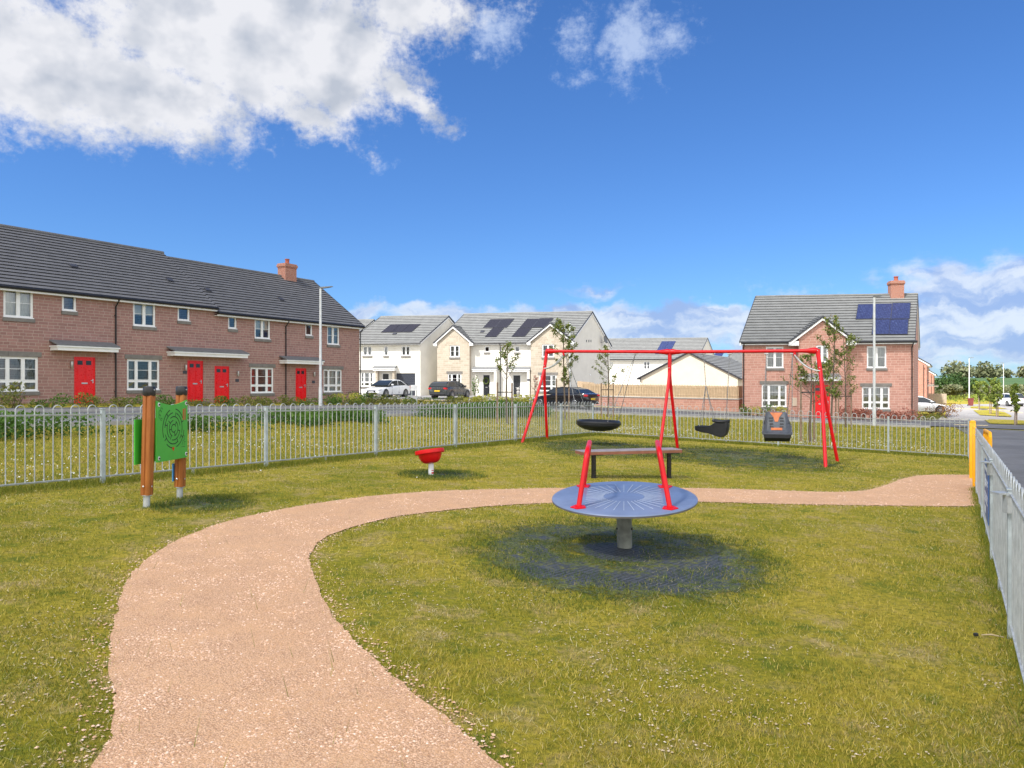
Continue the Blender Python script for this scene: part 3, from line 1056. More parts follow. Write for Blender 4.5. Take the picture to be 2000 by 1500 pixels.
def chimney(root_roof, c, u, v, z0, z1, zp, wid=.95, dep=.62, mat='brick_orange'):
    mb = MB()
    u = Vector((u[0], u[1], 0)); v = Vector((v[0], v[1], 0))
    def bx(cc, a, b, za, zb, m):
        mb.obox(Vector((cc[0], cc[1], za)) - u * a / 2 - v * b / 2, u * a, v * b, Vector((0, 0, zb - za)), m)
    bx(c, wid, dep, z0, z1 - .30, 0)
    bx(c, wid + .05, dep + .05, z1 - .30, z1 - .225, 0)
    bx(c, wid + .12, dep + .12, z1 - .225, z1 - .075, 0)
    bx(c, wid + .04, dep + .04, z1 - .075, z1, 0)
    st = mb.build('chimney', root_roof, mat)
    return st


def chimney_pot(root, c, z1, zp):
    pb = MB()
    pb.lathe([(.17, z1), (.17, z1 + .06), (.14, z1 + .08), (.13, zp - .08), (.16, zp - .06), (.16, zp), (.11, zp), (.11, zp - .2)], 14, 0, None, (c[0], c[1], 0), close=False)
    pb.build('chimney_pot', root, 'terracotta', smooth=True)


def house(name, label, O, u, v, L, D, zb, ze, zr, wm, holes=(), courses=17, group=None, eo=.32, vo=.10, ends=(True, True), tiles='roof_tile', gables=(True, True), cat='house',
          fascia=True, bays=(), wallcuts=(), backov=True, sidewm=None):
    """gabled house; O front-left corner, u along the front, v away from it. Returns root, front wall W, front Roof"""
    u2 = Vector((u[0], u[1], 0)).normalized(); v2 = Vector((v[0], v[1], 0)).normalized()
    w = W(O, u)
    root = thing(name, label, cat, (O[0] + (u2.x * L + v2.x * D) / 2, O[1] + (u2.y * L + v2.y * D) / 2, zb), group)
    s_ = (zr - ze) / (D / 2 + eo)
    zw = ze + eo * s_
    Pf = lambda a, t, z: Vector((O[0] + u2.x * a + v2.x * t, O[1] + u2.y * a + v2.y * t, z))
    mb = MB()
    holed(mb, w, 0, L, zb - .6, zw - .05, list(holes))
    mb.quad(Pf(0, D, zb - .6), Pf(L, D, zb - .6), Pf(L, D, zw - .05), Pf(0, D, zw - .05))
    for k, a in enumerate((0, L)):
        mb.add([Pf(a, 0, zb - .6), Pf(a, D, zb - .6), Pf(a, D, zw - .06), Pf(a, D / 2, zr - .12), Pf(a, 0, zw - .06)], [(0, 1, 2, 3, 4)], 1 if sidewm else 0)
    wall = mb.build('wall', root, (wm, sidewm) if sidewm else wm)
    rb = MB()
    va, vb = (-vo if gables[0] else 0), (L + vo if gables[1] else L)
    E0, E1 = Pf(va, -eo, ze), Pf(vb, -eo, ze)
    R0, R1 = Pf(va, D / 2, zr), Pf(vb, D / 2, zr)
    B0, B1 = Pf(va, D + eo, ze), Pf(vb, D + eo, ze)
    slope(rb, E0, E1, R0, R1, courses)
    slope(rb, B1, B0, R1, R0, courses)
    rb.tube([R0 + Vector((0, 0, .02)), R1 + Vector((0, 0, .02))], .10, 8, 0)
    roof = rb.build('roof', root, (tiles, 'tile_edge_shade'))
    if fascia:
        fb = MB()
        w.box(fb, va + .02, vb - .02, ze - .20, ze - .03, eo - .06, eo - .03)
        w.box(fb, va + .02, vb - .02, ze - .20, ze - .17, .0, eo - .06)
        fb.build('fascia', root, 'upvc_white')
        gb = MB()
        gb.tube([w.pt(va, ze - .05, eo + .03), w.pt(vb, ze - .05, eo + .03)], .075, 8)
        gb.build('gutter', root, 'upvc_black', smooth=True)
    for k, (a, on) in enumerate(((va, gables[0]), (vb, gables[1]))):
        if not on: continue
        vb_ = MB()
        sg = -1 if k == 0 else 1
        for (e, r_) in ((Pf(a, -eo, ze), Pf(a, D / 2, zr)), (Pf(a, D + eo, ze), Pf(a, D / 2, zr))):
            d = r_ - e
            vb_.obox(e + Vector((0, 0, -.06)), d, u2 * sg * .035, Vector((0, 0, .12)), 0)
            vb_.obox(e + Vector((0, 0, -.235)), d, u2 * sg * -.09, Vector((0, 0, .17)), 1)
        vb_.build('bargeboard', root, ('verge_dark', 'upvc_white' if k == 1 else 'upvc_white'))
    return root, w, Roof(E0, E1, R0), roof, wall, Pf, zw


def bay(root, w, main_w, a0, a1, zb, ze, zr, prot, holes, wm, zw_main, slope_main, eo=.30, am=None, courses=9):
    """front gable that breaks forward; ridge runs back into the main roof"""
    am = am or (a0 + a1) / 2
    mb = MB()
    k = (zr - ze) / ((a1 - a0) / 2 + eo)
    zw = ze + eo * k
    holed(mb, w, a0, a1, zb - .6, zw - .05, [h for h in holes if h[3] < zw - .05] + [(h[0], h[1], h[2], zw - .05) for h in holes if h[3] >= zw - .05], off=prot)
    # gable triangle, cut round a window that rises into it
    top = [h for h in holes if h[3] >= zw - .05]
    A, B, C = (a0, zw - .05), (a1, zw - .05), (am, zr - .14)
    if top:
        h = top[0]
        zt = h[3]
        f = lambda s: (zw - .05) + (zr - .14 - zw + .05) * (1 - abs(s - am) / ((a1 - a0) / 2))
        mb.add([w.pt(a0, zw - .05, prot), w.pt(h[0], zw - .05, prot), w.pt(h[0], f(h[0]), prot)], [(0, 1, 2)])
        mb.add([w.pt(h[1], zw - .05, prot), w.pt(a1, zw - .05, prot), w.pt(h[1], f(h[1]), prot)], [(0, 1, 2)])
        mb.add([w.pt(h[0], zt, prot), w.pt(h[1], zt, prot), w.pt(h[1], f(h[1]), prot), w.pt(am, C[1], prot), w.pt(h[0], f(h[0]), prot)], [(0, 1, 2, 3, 4)])
        for q in (h[0], h[1]):
            mb.quad(w.pt(q, zw - .05, prot), w.pt(q, zt, prot), w.pt(q, zt, prot - .12), w.pt(q, zw - .05, prot - .12))
        mb.quad(w.pt(h[0], zt, prot), w.pt(h[1], zt, prot), w.pt(h[1], zt, prot - .12), w.pt(h[0], zt, prot - .12))
    else:
        mb.add([w.pt(*A, prot), w.pt(*B, prot), w.pt(*C, prot)], [(0, 1, 2)])
    for a in (a0, a1):
        mb.quad(w.pt(a, zb - .6, 0), w.pt(a, zb - .6, prot), w.pt(a, zw - .05, prot), w.pt(a, zw - .05, 0))
    wall = mb.build('bay_wall', root, wm)
    rb = MB()
    back = -((zr - ze) / slope_main) + .30
    vo = .16
    for sg, ax in ((-1, a0 - eo), (1, a1 + eo)):
        slope(rb, w.pt(ax, ze, prot + vo), w.pt(ax, ze, .28), w.pt(am, zr, prot + vo), w.pt(am, zr, back), courses)
    rb.tube([w.pt(am, zr + .02, prot + vo), w.pt(am, zr + .02, back)], .08, 8, 0)
    rb.build('bay_roof', root, ('roof_tile', 'tile_edge_shade'))
    bb = MB()
    for sg, ax in ((-1, a0 - eo), (1, a1 + eo)):
        e, r_ = w.pt(ax, ze, prot + vo), w.pt(am, zr, prot + vo)
        d = r_ - e
        bb.obox(e + Vector((0, 0, -.05)) + w.n * .005, d, w.n * .03, Vector((0, 0, .10)), 1)
        bb.obox(e + Vector((0, 0, -.25)), d, w.n * -.03, Vector((0, 0, .20)), 0)
        # boxed eave end
        x0_, x1_ = (ax, a0) if sg < 0 else (a1, ax)
        w.box(bb, x0_ + .01, x1_ - .01, ze - .28, ze + .02, .3, prot + vo - .035, 0)
    bb.build('bargeboard', root, ('upvc_white', 'verge_dark'))
    return wall


# ------------------------------------------------------------------ terrace of four red sandstone houses
TU = (.496, .868); TV = (-.868, .496)
TO = (-21.46, 31.76)
TW = W(TO, TU)
def ts(px, off=0.0): return TW.hit(px, 750, off)[0]
TD = 8.6
sA, s12, s23, s34, sEnd = -1.3, ts(226), ts(418), ts(558), ts(702)
terr = []
spec = [
    ('terraced_house', 'red stone terraced house outside the frame edge with two matching windows', sA - 5.8, sA, 0,
     [], [], None, []),
    ('terraced_house', 'nearest red stone terraced house, the widest ground floor window beside its red door', sA, s12, 0,
     [((6.5, 65.5, 562, 621), 'w2', False, 'net', 'blind_cream'), ((121, 149.5, 576, 608), 'w1', False, None, None), ((-48, 75, 696, 765), 'w4', True, 'curtain', 'curtain_grey')],
     [(144.7, 186.5, 697, 789)], (111, 234, 670, 686), [138]),
    ('terraced_house', 'red stone terraced house whose red door stands under the near end of the long canopy', s12, s23, 0,
     [((260, 304, 589, 638), 'w2', False, 'roller', 'blind_cream'), ((347, 371, 598, 627), 'w1', False, None, None), ((248, 312, 702, 762), 'w3', True, 'curtain', 'curtain_grey')],
     [(366, 397, 704, 785)], (340, 486, 680, 697), [361]),
    ('terraced_house', 'red stone terraced house past the roof step, red curtains in its ground floor window', s23, s34, 1,
     [((445.6, 462.6, 617.6, 642.6), 'w1', False, None, None), ((497.4, 528, 623, 662), 'w2', False, 'roller', 'blind_cream'), ((489.4, 534.6, 717.8, 768), 'w3', True, 'curtain', 'door_red')],
     [(419, 448, 715, 787)], None, [463]),
    ('terraced_house', 'red sandstone end terrace house with the brick chimney above its red door', s34, sEnd, 1,
     [((596.6, 610.4, 632, 656), 'w1', False, None, None), ((639, 663, 637, 673.6), 'w2', False, 'net', 'curtain_grey'), ((632, 668, 721.6, 766), 'w3', True, 'slats', 'blind_cream')],
     [(577.4, 598.6, 719, 786)], (559, 633, 699, 711), [612]),
]
for i, (nm, lb, a0, a1, low_, wins, doors, cnp, lamps) in enumerate(spec):
    ze, zr = (5.70, 9.02) if not low_ else (5.47, 8.79)
    O = (TO[0] + TU[0] * a0, TO[1] + TU[1] * a0)
    w = W(O, TU)
    zb = g(O[0] + TU[0] * 3, O[1] + TU[1] * 3)
    rects = [(w.rect(*r[0]), r) for r in wins]
    drs = [w.rect(*d) for d in doors]
    holes = [r for r, _ in rects] + drs
    if i == 0:
        k = 1.2
        rects = [((.8, 2.0, 3.7, 5.0), (0, 'w2', False, 'net', 'blind_cream')), ((.7, 2.4, 1.2, 2.75), (0, 'w3', True, 'curtain', 'curtain_grey')), ((4.2, 4.8, 3.9, 4.6), (0, 'w1', False, None, None))]
        drs = [(3.7, 4.7, zb + .1, zb + 2.2)]
        holes = [r for r, _ in rects] + drs
        lb = 'red stone terraced house at the near end of the terrace, almost wholly out of view'
    root, w, rf, roof, wall, Pf, zw = house(nm, lb, O, TU, TV, a1 - a0, TD, zb, ze, zr, 'red_sandstone', holes, courses=19, group='red stone terraced houses', tiles='roof_tile_dark',
                                            gables=(i == 0 or False, i == 4), vo=.12)
    if i == 3:   # exposed strip of the higher neighbour's party wall is closed by that neighbour
        pass
    for r, q in rects:
        window(w, root, r, q[1], 0, q[2], True, q[3], q[4] or 'curtain_grey')
    for d in drs:
        door(w, root, d)
    if cnp:
        c = w.rect(cnp[0], cnp[1], cnp[2], cnp[3], .6)
        canopy(w, root, (c[0], c[1], c[2], c[2] + .32))
    if i == 0: canopy(w, root, (3.3, 5.1, zb + 2.35, zb + 2.67))
    for lx in lamps:
        wall_lamp(w, root, lx, {138: 712, 361: 718, 463: 730, 612: 731}[lx])
        mbp = MB(); a, z = w.hit(lx, {138: 730, 361: 727, 463: 743, 612: 746}[lx]); w.box(mbp, a - .12, a + .12, z - .08, z + .08, 0, .02)
        if lx != 138: mbp.build('number_plate', root, 'verge_dark')
    if i in (1, 3):
        downpipe(w, root, a1 - a0 - .03, zb - .3, ze - .05)
    if i == 4:
        downpipe(w, root, a1 - a0 + .04, zb - .3, ze - .05)
        cx, cy = rf.hit(565, 547)
        pr = rf.pt(cx, rf.len - .1)
        cpos = (pr.x, pr.y)
        dist = cpos[1]
        z1 = EYE + (750 - 516) / F * dist
        ch = chimney(roof, cpos, TU, TV, zr - .75, z1, z1 + .3, 1.0, .72)
        chimney_pot(ch, cpos, z1, EYE + (750 - 506) / F * dist)
    for (vx, vy) in {1: [(143, 522)], 2: [(331, 549)], 3: [(405, 568)], 4: [(548, 586)]}.get(i, []):
        roof_vent(rf, root, vx, vy)


# ------------------------------------------------------------------ detached red brick house on the right
def unit(a, b):
    l = math.hypot(b[0] - a[0], b[1] - a[1]); return ((b[0] - a[0]) / l, (b[1] - a[1]) / l), l
AV = (.498, .867)
RL, RR = (.304 * 51.6, 51.6), (.5300 * 50.0, 50.0)
RU, RLn = unit(RL, RR)
w0 = W(RL, RU)
ze = EYE + 83.3 / F * 50.4; zr = 7.95
zb = -.60
PROT = .55
rr = lambda *a: w0.rect(*a)
wins = [((1496, 1530.5, 677, 719), 'w2', 0, False), ((1487.5, 1536.5, 750.5, 795), 'w3', 0, True), ((1693, 1731.5, 676, 719), 'w2', 0, False), ((1683.5, 1738, 755, 799), 'w3', 0, True)]
a0b, a1b = w0.hit(1560, 700, PROT)[0], w0.hit(1652, 700, PROT)[0]
holes = [rr(*q[0]) for q in wins] + [(a0b + .15, a1b - .15, zb + .05, 4.0)]
RZE = ze
root, w, rf, roof, wall, Pf, zw = house('detached_house', 'detached pink brick house with a small front gable, red door and blue solar panels', RL, RU, AV, RLn, 9.2, zb, ze, zr, 'brick_pink', holes, courses=17, vo=.10)
sm = (zr - ze) / (4.6 + .32)
for q in wins:
    window(w, root, rr(*q[0]), q[1], 0, q[3], True, 'slats', 'blind_cream', 'lintel_stone')
bh = [w.rect(1594, 1618, 674, 708, PROT), w.rect(1587, 1621, 752, 818, PROT)]
zra = w.hit(1604.5, 618, PROT + .16)[1]
am = w.hit(1606, 700, PROT)[0]
bay(root, w, None, a0b, a1b, zb, ze, zra, PROT, bh, 'brick_pink', zw, sm, eo=.62, am=am)
window(w, root, bh[0], 'w2', PROT, False, True, 'slats', 'blind_cream')
door(w, root, bh[1], PROT)
c = w.rect(1564, 1643, 733, 744, PROT + .6); canopy(w, root, (c[0], c[1], c[2], c[2] + .34), PROT, .65)
downpipe(w, root, RLn - .12, zb, ze - .05); downpipe(w, root, .06, zb, ze - .05)
# solar panels laid to the photo on the roof plane
for (x0, x1, y0, y1) in ((1671, 1707, 596, 624.5), (1705.5, 1742, 595, 624.5), (1739.5, 1778, 593.5, 624.5), (1702, 1738.5, 625.5, 654.5), (1735.5, 1774, 625.5, 654.5)):
    panel(rf, root, x0, x1, y0, y1, 'solar_blue')
a, b = rf.hit(1750, 577)
cp = rf.pt(a, rf.len - .1); cpos = (cp.x, cp.y)
z1 = EYE + (750 - 549) / F * cpos[1]
ch = chimney(roof, cpos, RU, (-RU[1], RU[0]), zr - .6, z1, z1 + .3, .88, .66)
chimney_pot(ch, cpos, z1, EYE + (750 - 540) / F * cpos[1])
mbp = MB(); a, z = w.hit(1552.5, 785); w.box(mbp, a - .18, a + .18, z - .28, z + .28, 0, .04); mbp.build('meter_box', root, 'render_cream')
wall_lamp(w, root, 1628, 762, PROT)

# ------------------------------------------------------------------ cream semi-detached pair in the middle
SR = (5.41, 69.0)
yl = 71.7; SL = (-.0966 * yl, yl)
SU, SLn = unit(SL, SR)
w0 = W(SL, SU)
zb, ze, zr = .40, 5.42, 8.50
sm = (zr - ze) / (4.5 + .32)
PR = .55
wins = [((946, 956.5, 676, 688), 'w1'), ((1005, 1015.5, 676, 688), 'w1')]
la0, la1 = 0.02, w0.hit(917, 700, PR)[0]
ra0, ra1 = w0.hit(1036.5, 700, PR)[0], SLn - .02
drs = [(943, 957.2, 731.5, 776), (1001.5, 1017, 732, 777)]
holes = [w0.rect(*q[0]) for q in wins] + [w0.rect(*d) for d in drs] + [(la0 + .2, la1 - .2, zb, 4.9), (ra0 + .2, ra1 - .2, zb, 4.9)]
root, w, rf, roof, wall, Pf, zw = house('semi_detached_house', 'cream semi-detached pair with two stone-faced front gables, black doors and dark solar panels', SL, SU, AV, SLn, 9.0, zb, ze, zr, 'render_white', holes, courses=17, vo=.10)
for q in wins: window(w, root, w.rect(*q[0]), q[1], 0, False, True, None, 'curtain_grey', 'lintel_stone')
for d in drs: door(w, root, w.rect(*d), 0, 'door_black', False, 'upvc_white')
for (a0_, a1_, ups, lows, apx, apy) in ((la0, la1, (878.4, 897.6, 674.4, 697.6), (874.4, 900.8, 729.6, 758), 884.5, 635.5), (ra0, ra1, (1058.7, 1082, 672.4, 697.6), (1053, 1086.7, 732, 764), 1069, 630.5)):
    hs = [w.rect(*ups, PR), w.rect(*lows, PR)]
    bay(root, w, None, a0_, a1_, zb, ze, w.hit(apx, apy, PR + .16)[1], PR, hs, 'cream_stone', zw, sm, eo=.35, courses=10)
    window(w, root, hs[0], 'w2', PR, False, True, 'louvre' if a0_ < 1 else None, 'blind_cream')
    window(w, root, hs[1], 'w3', PR, True, True, 'curtain', 'blind_cream')
for (x0, x1) in ((922.4, 971), (988.7, 1036)):
    c = w.rect(x0, x1, 717, 726, .5)
    cn = canopy(w, root, (c[0], c[1], c[2], c[2] + .34), 0, .7)
    pb = MB()
    for xx in ((c[1] - .28, c[1] - .04) if x0 < 950 else (c[1] - .30, c[1] - .06),):
        w.box(pb, xx[0], xx[1], zb - .3, c[2] - .003, .02, .62)
    pb.build('porch_pier', root, 'render_white')
for (x0, x1, y0, y1) in ((945, 980.5, 624.8, 641), (967.5, 1004, 624.3, 641), (948.5, 984, 641.8, 658.8)):
    panel(rf, root, x0 - 1, x1, y0, y1, 'solar_dark')
for (x0, x1, y0, y1) in ((1016.5, 1053, 624, 640.8), (1041, 1081, 622.8, 640.5), (1001, 1038.5, 641.6, 658.4)):
    panel(rf, root, x0 - 1, x1, y0, y1, 'solar_dark')
roof_vent(rf, root, 942, 649)
downpipe(w, root, w.hit(977.5, 700)[0], zb, ze - .05, m='verge_dark')
# wreath on the first door
a, z = w.hit(949.5, 744)
wb = MB(); wb.tube([w.pt(a + .24 * math.cos(k * .3142), z + .28 * math.sin(k * .3142), .02) for k in range(21)], .07, 6)
tagm(wb.build('wreath', None, 'leaf_olive'), 'round green wreath hung on the black front door', 'wreath')
# dish and vents on the gable end
ge = W((SR[0], SR[1]), AV)
a, z = ge.hit(1174, 664)
Md = Matrix(((ge.n.x, -ge.n.y, 0), (ge.n.y, ge.n.x, 0), (0, 0, 1))) @ Matrix.Rotation(R(75), 3, 'Y')
db = MB(); db.lathe([(.0, .0), (.18, .02), (.32, .07), (.40, .12), (.41, .11), (.33, .05), (.18, -.01), (.0, -.03)], 20, 0, Md, ge.pt(a, z, .38), close=False)
dish = db.build('satellite_dish', root, 'lead_grey', smooth=True)
ab = MB(); ab.tube([ge.pt(a, z - .25, 0), ge.pt(a, z - .2, .3), ge.pt(a, z, .38)], .02, 6); ab.tube([ge.pt(a, z - .2, .3), ge.pt(a + .1, z - .25, .8)], .015, 6); ab.build('bracket', dish, 'lead_grey')
for xx in (1145.5, 1150, 1154):
    a, z = ge.hit(xx, 666); vb = MB(); ge.box(vb, a - .08, a + .08, z - .11, z + .11, 0, .03); vb.build('wall_vent', root, 'lead_grey')
vb = MB(); a, z = ge.hit(1152, 732); ge.box(vb, a - .14, a + .14, z - .08, z + .08, 0, .06); vb.build('wall_vent', root, 'upvc_white')
mbp = MB(); a, z = w.hit(1032.5, 742, .62); w.box(mbp, a - .14, a + .14, z - .08, z + .08, .62, .64); mbp.build('number_plate', root, 'verge_dark')

# ------------------------------------------------------------------ white house with the integral garage
WR = (-.1209 * 71, 71.0); yl = 72.0; WL = (-.2125 * yl, yl)
WU, WLn = unit(WL, WR)
w0 = W(WL, WU)
zb, ze, zr = .44, 5.42, 8.28
rects = [((708.8, 726.4, 676, 695), 'w2', False), ((749.6, 758.4, 676, 695), 'w1b', False), ((784, 801, 676, 695), 'w2', False), ((704, 729, 727, 755), 'w3', True)]
dr = (746.5, 760, 729, 773.5); ga = (774, 811, 729, 774.5)
holes = [w0.rect(*q[0]) for q in rects] + [w0.rect(*dr), w0.rect(*ga)]
root, w, rf, roof, wall, Pf, zw = house('white_house', 'white rendered house with dark garage door and three dark solar panels', WL, WU, AV, WLn, 9.0, zb, ze, zr, 'render_white', holes, courses=16)
for q in rects: window(w, root, w.rect(*q[0]), q[1], 0, q[2], True, 'louvre', 'blind_cream')
door(w, root, w.rect(*dr), 0, 'door_black', False)
a0_, a1_, z0_, z1_ = w.rect(*ga)
gb = MB()
nr = 5
for i in range(nr):
    w.box(gb, a0_, a1_, z0_ + (z1_ - z0_) * i / nr + .004, z0_ + (z1_ - z0_) * (i + 1) / nr - .004, -.11, -.06)
gb.build('garage_door', root, 'garage_dark')
c = w.rect(727.5, 772, 715.5, 724, .6); canopy(w, root, (c[0], c[1], c[2], c[2] + .34), 0, .7)
for xx in (736.5, 769.5):
    pb = MB()
    a = w.hit(xx, 740, .3)[0]; w.box(pb, a - .10, a + .10, zb - .2, c[2] - .003, .01, .5)
    pb.build('porch_pier', root, 'cream_stone')
for i in range(3):
    x0 = 744.5 + i * 19.6
    a_, b_ = rf.hit(744.5, 650); a2, b2 = rf.hit(803.5, 650); _, bt = rf.hit(822, 634)
mbs = None
for i in range(3):
    p = a_ + (a2 - a_) * i / 3; q = a_ + (a2 - a_) * (i + 1) / 3
    sb = MB(); sb.obox(rf.pt(p + .015, b_, .03), rf.u * (q - p - .03), rf.b * (bt - b_), rf.N * .05); sb.build('solar_panel', root, 'solar_dark')
roof_vent(rf, root, 771, 653)

# house just behind it, seen between the terrace and the white house
O = (-22.5, 83.5); U2, L2 = unit(O, (-18.3, 81.1 + .8))
O = (-26.3, 83.9)
U2, L2 = unit(O, (-18.0, 82.2))
root, w, rf, roof, wall, Pf, zw = house('white_house', 'pale gabled house peeping out behind the end of the red terrace', O, U2, AV, L2, 9.0, .5, 5.9, 8.85, 'render_cream',
                                        [(1, 2.2, 1.6, 2.8), (1, 2.2, 4.0, 5.2), (5, 6.2, 4.0, 5.2)])
for r in ((1, 2.2, 1.6, 2.8), (1, 2.2, 4.0, 5.2), (5, 6.2, 4.0, 5.2)): window(w, root, r, 'w2', 0, False, True, None)

# long white house behind the timber fence
BR = (25.8, 105.1); BL = (11.5, 107.6)
BU, BLn = unit(BL, BR)
w0 = W(BL, BU)
zb = -.3; ze = EYE + 49 / F * 105.5; zr = EYE + 89 / F * 109.5
rs = [w0.rect(1257, 1269.5, 706, 721.5), w0.rect(1191, 1197.5, 706, 721.5), w0.rect(1320, 1330, 706, 721.5)]
root, w, rf, roof, wall, Pf, zw = house('white_house', 'long white house with a grey roof and one blue solar panel behind the timber fence', BL, BU, AV, BLn, 9.0, zb, ze, zr, 'render_white', rs, courses=14)
for r in rs: window(w, root, r, 'w2', 0, False, False, None)
sb = MB()
a_, b_ = rf.hit(1279, 692); a2, _ = rf.hit(1307, 692); _, bt = rf.hit(1326, 667)
for i in range(2):
    p = a_ + (a2 - a_) * i / 2; q = a_ + (a2 - a_) * (i + 1) / 2
    sb = MB(); sb.obox(rf.pt(p + .015, b_, .03), rf.u * (q - p - .03), rf.b * (bt - b_), rf.N * .05); sb.build('solar_panel', root, 'solar_blue')

# cream garage block, gable towards the road
GY = 80.0
gl, gr = (250 / F * 80.6, 80.6), (441 / F * 78.6, 78.6)
root = thing('garage_block', 'low cream garage block with a wide gable above the timber fence', 'garage', ((gl[0] + gr[0]) / 2, GY, -.3))
w = W(gl, unit(gl, gr)[0]); Lg = unit(gl, gr)[1]
zae = EYE + 11 / F * 80; zar = EYE + 62 / F * 80
mb = MB()
mb.add([w.pt(0, -.9, 0), w.pt(Lg, -.9, 0), w.pt(Lg, zae + .1, 0), w.pt(Lg / 2, zar - .08, 0), w.pt(0, zae + .1, 0)], [(0, 1, 2, 3, 4)])
A3 = Vector((AV[0], AV[1], 0)) * 17
q = [w.pt(0, -.9, 0), w.pt(0, zae + .1, 0), w.pt(Lg, -.9, 0), w.pt(Lg, zae + .1, 0), w.pt(Lg / 2, zar - .08, 0)]
mb.quad(q[0], q[1], q[1] + A3, q[0] + A3); mb.quad(q[2], q[3], q[3] + A3, q[2] + A3)
mb.add([p + A3 for p in (q[0], q[2], q[3], q[4], q[1])], [(0, 1, 2, 3, 4)])
mb.build('wall', root, 'render_cream')
rb = MB()
n_ = w.n * .18
for sg, a in ((-1, -.35), (1, Lg + .35)):
    zz = zae - .05
    slope(rb, w.pt(a, zz, .18), w.pt(a, zz, 0) + A3, w.pt(Lg / 2, zar, .18), w.pt(Lg / 2, zar, 0) + A3, 14)
rb.build('roof', root, ('roof_tile', 'tile_edge_shade'))
bb = MB()
for a in (-.35, Lg + .35):
    e, r_ = w.pt(a, zae - .05, .2), w.pt(Lg / 2, zar, .2)
    bb.obox(e + Vector((0, 0, -.05)), r_ - e, w.n * .03, Vector((0, 0, .12)), 0)
bb.build('bargeboard', root, 'verge_dark')
downpipe(w, root, 0.05, -.9, zae, -.1)

# small cream house further back beside it
O = (31.5, 112.0)
root, w, rf, roof, wall, Pf, zw = house('white_house', 'small cream house with a blue roof panel seen beyond the garage block', O, unit(O, (39, 110.5))[0], AV, 7.6, 8.0, -.6, 4.5, 6.5, 'render_cream', [(1, 2.2, 2.8, 4.0), (5, 6.2, 2.8, 4.0)], courses=12)
for r in ((1, 2.2, 2.8, 4.0), (5, 6.2, 2.8, 4.0)): window(w, root, r, 'w2', 0, False, True, None)
panel(rf, root, 1392, 1413, 691, 700, 'solar_blue')


# red houses along the side street, their gable ends towards us
for k, (xe, ye, Yd, wd, lb) in enumerate(((1822, 713, 85, 9, 'red brick house standing directly behind the detached one, gable end on'), (1832, 732, 118, 9, 'farthest red brick house of the side street, only a sliver of gable showing'))):
    Xr = (xe - 12 * 85 / Yd - CX) / F * Yd
    zb = g(Xr, Yd)
    ze = EYE + (750 - ye) / F * Yd + .1
    # front faces right: u points away along AV's reverse so that the outward normal is to the right
    O = (Xr, Yd)
    u = (AV[0], AV[1]); v = (-AV[1], AV[0])
    root, w, rf, roof, wall, Pf, zw = house('brick_house', lb, O, u, v, 11.0, wd, zb, ze, ze + 3.1, 'brick_red', [(1.5, 2.9, zb + 3.2, zb + 4.4), (7, 8.4, zb + 3.2, zb + 4.4), (1.5, 2.9, zb + .9, zb + 2.3)], courses=12, group='red brick houses along the side street')
    for r in ((1.5, 2.9, zb + 3.2, zb + 4.4), (7, 8.4, zb + 3.2, zb + 4.4), (1.5, 2.9, zb + .9, zb + 2.3)): window(w, root, r, 'w2', 0, False, True, None)
    canopy(w, root, (4.0, 6.0, zb + 2.4, zb + 2.75)); door(w, root, (4.5, 5.5, zb + .05, zb + 2.2), 0, 'door_red')
    ge = W((O[0] + v[0] * wd, O[1] + v[1] * wd), (-v[0], -v[1]))
    downpipe(ge, root, wd - .3, zb, ze - .1, -.03)


# ------------------------------------------------------------------ bow-top railings
def gz(x, y): return Vector((x, y, g(x, y)))


def post_at(root, p, h=1.03, s=.055, mat='post_galvanised', dirv=(.5, .866)):
    mb = MB()
    d = Vector((dirv[0], dirv[1], 0)).normalized(); nn = Vector((-d.y, d.x, 0))
    M = Matrix((d, nn, Vector((0, 0, 1)))).transposed()
    mb.cbox(Vector((p[0], p[1], g(*p[:2]) + h / 2 - .15)), (s, s, h + .3), .006, 0, M)
    mb.cbox(Vector((p[0], p[1], g(*p[:2]) + h + .004)), (s + .012, s + .012, .014), .004, 0, M)
    return mb.build('post', root, mat)


def rail_panel(root, a, b, nb=12, foot=True, mat='galvanised', seg=6):
    """a, b plan points of the panel's ends"""
    mb = MB()
    A, B = gz(*a[:2]), gz(*b[:2])
    d = (B - A); L = d.length; dh = Vector((d.x, d.y, 0)).normalized(); nn = Vector((-dh.y, dh.x, 0))
    e = dh * .035
    z = lambda k, h: A.lerp(B, k) + Vector((0, 0, h))
    for hh in (.965, .095):
        mb.obox(A + e + nn * -.016 + Vector((0, 0, hh - .005)), d - 2 * e, nn * .032, Vector((0, 0, .010)))
        mb.obox(A + e + nn * -.004 + Vector((0, 0, hh - .017)), d - 2 * e, nn * .008, Vector((0, 0, .012)))
    pit = (L - .07) / nb
    r = .0075
    for i in range(nb):
        x0 = .035 + pit * (i + .25); x1 = .035 + pit * (i + .75); w_ = (x1 - x0) / 2
        P0, P1 = A.lerp(B, x0 / L), A.lerp(B, x1 / L)
        pts = [P0 + Vector((0, 0, .08)), P0 + Vector((0, 0, 1.05 - w_ * .4))]
        mid = A.lerp(B, (x0 + x1) / 2 / L)
        for k in range(1, 8):
            t_ = math.pi * k / 8
            pts.append(mid + dh * (-math.cos(t_) * w_) + Vector((0, 0, 1.05 - w_ * .4 + math.sin(t_) * w_ * 1.05)))
        pts += [P1 + Vector((0, 0, 1.05 - w_ * .4)), P1 + Vector((0, 0, .08))]
        mb.tube(pts, r, seg)
    if foot:
        m_ = A.lerp(B, .5)
        mb.box(m_ + Vector((0, 0, .02)), (.03, .03, .16), 0)
    return mb.build('rail_panel', root, mat)


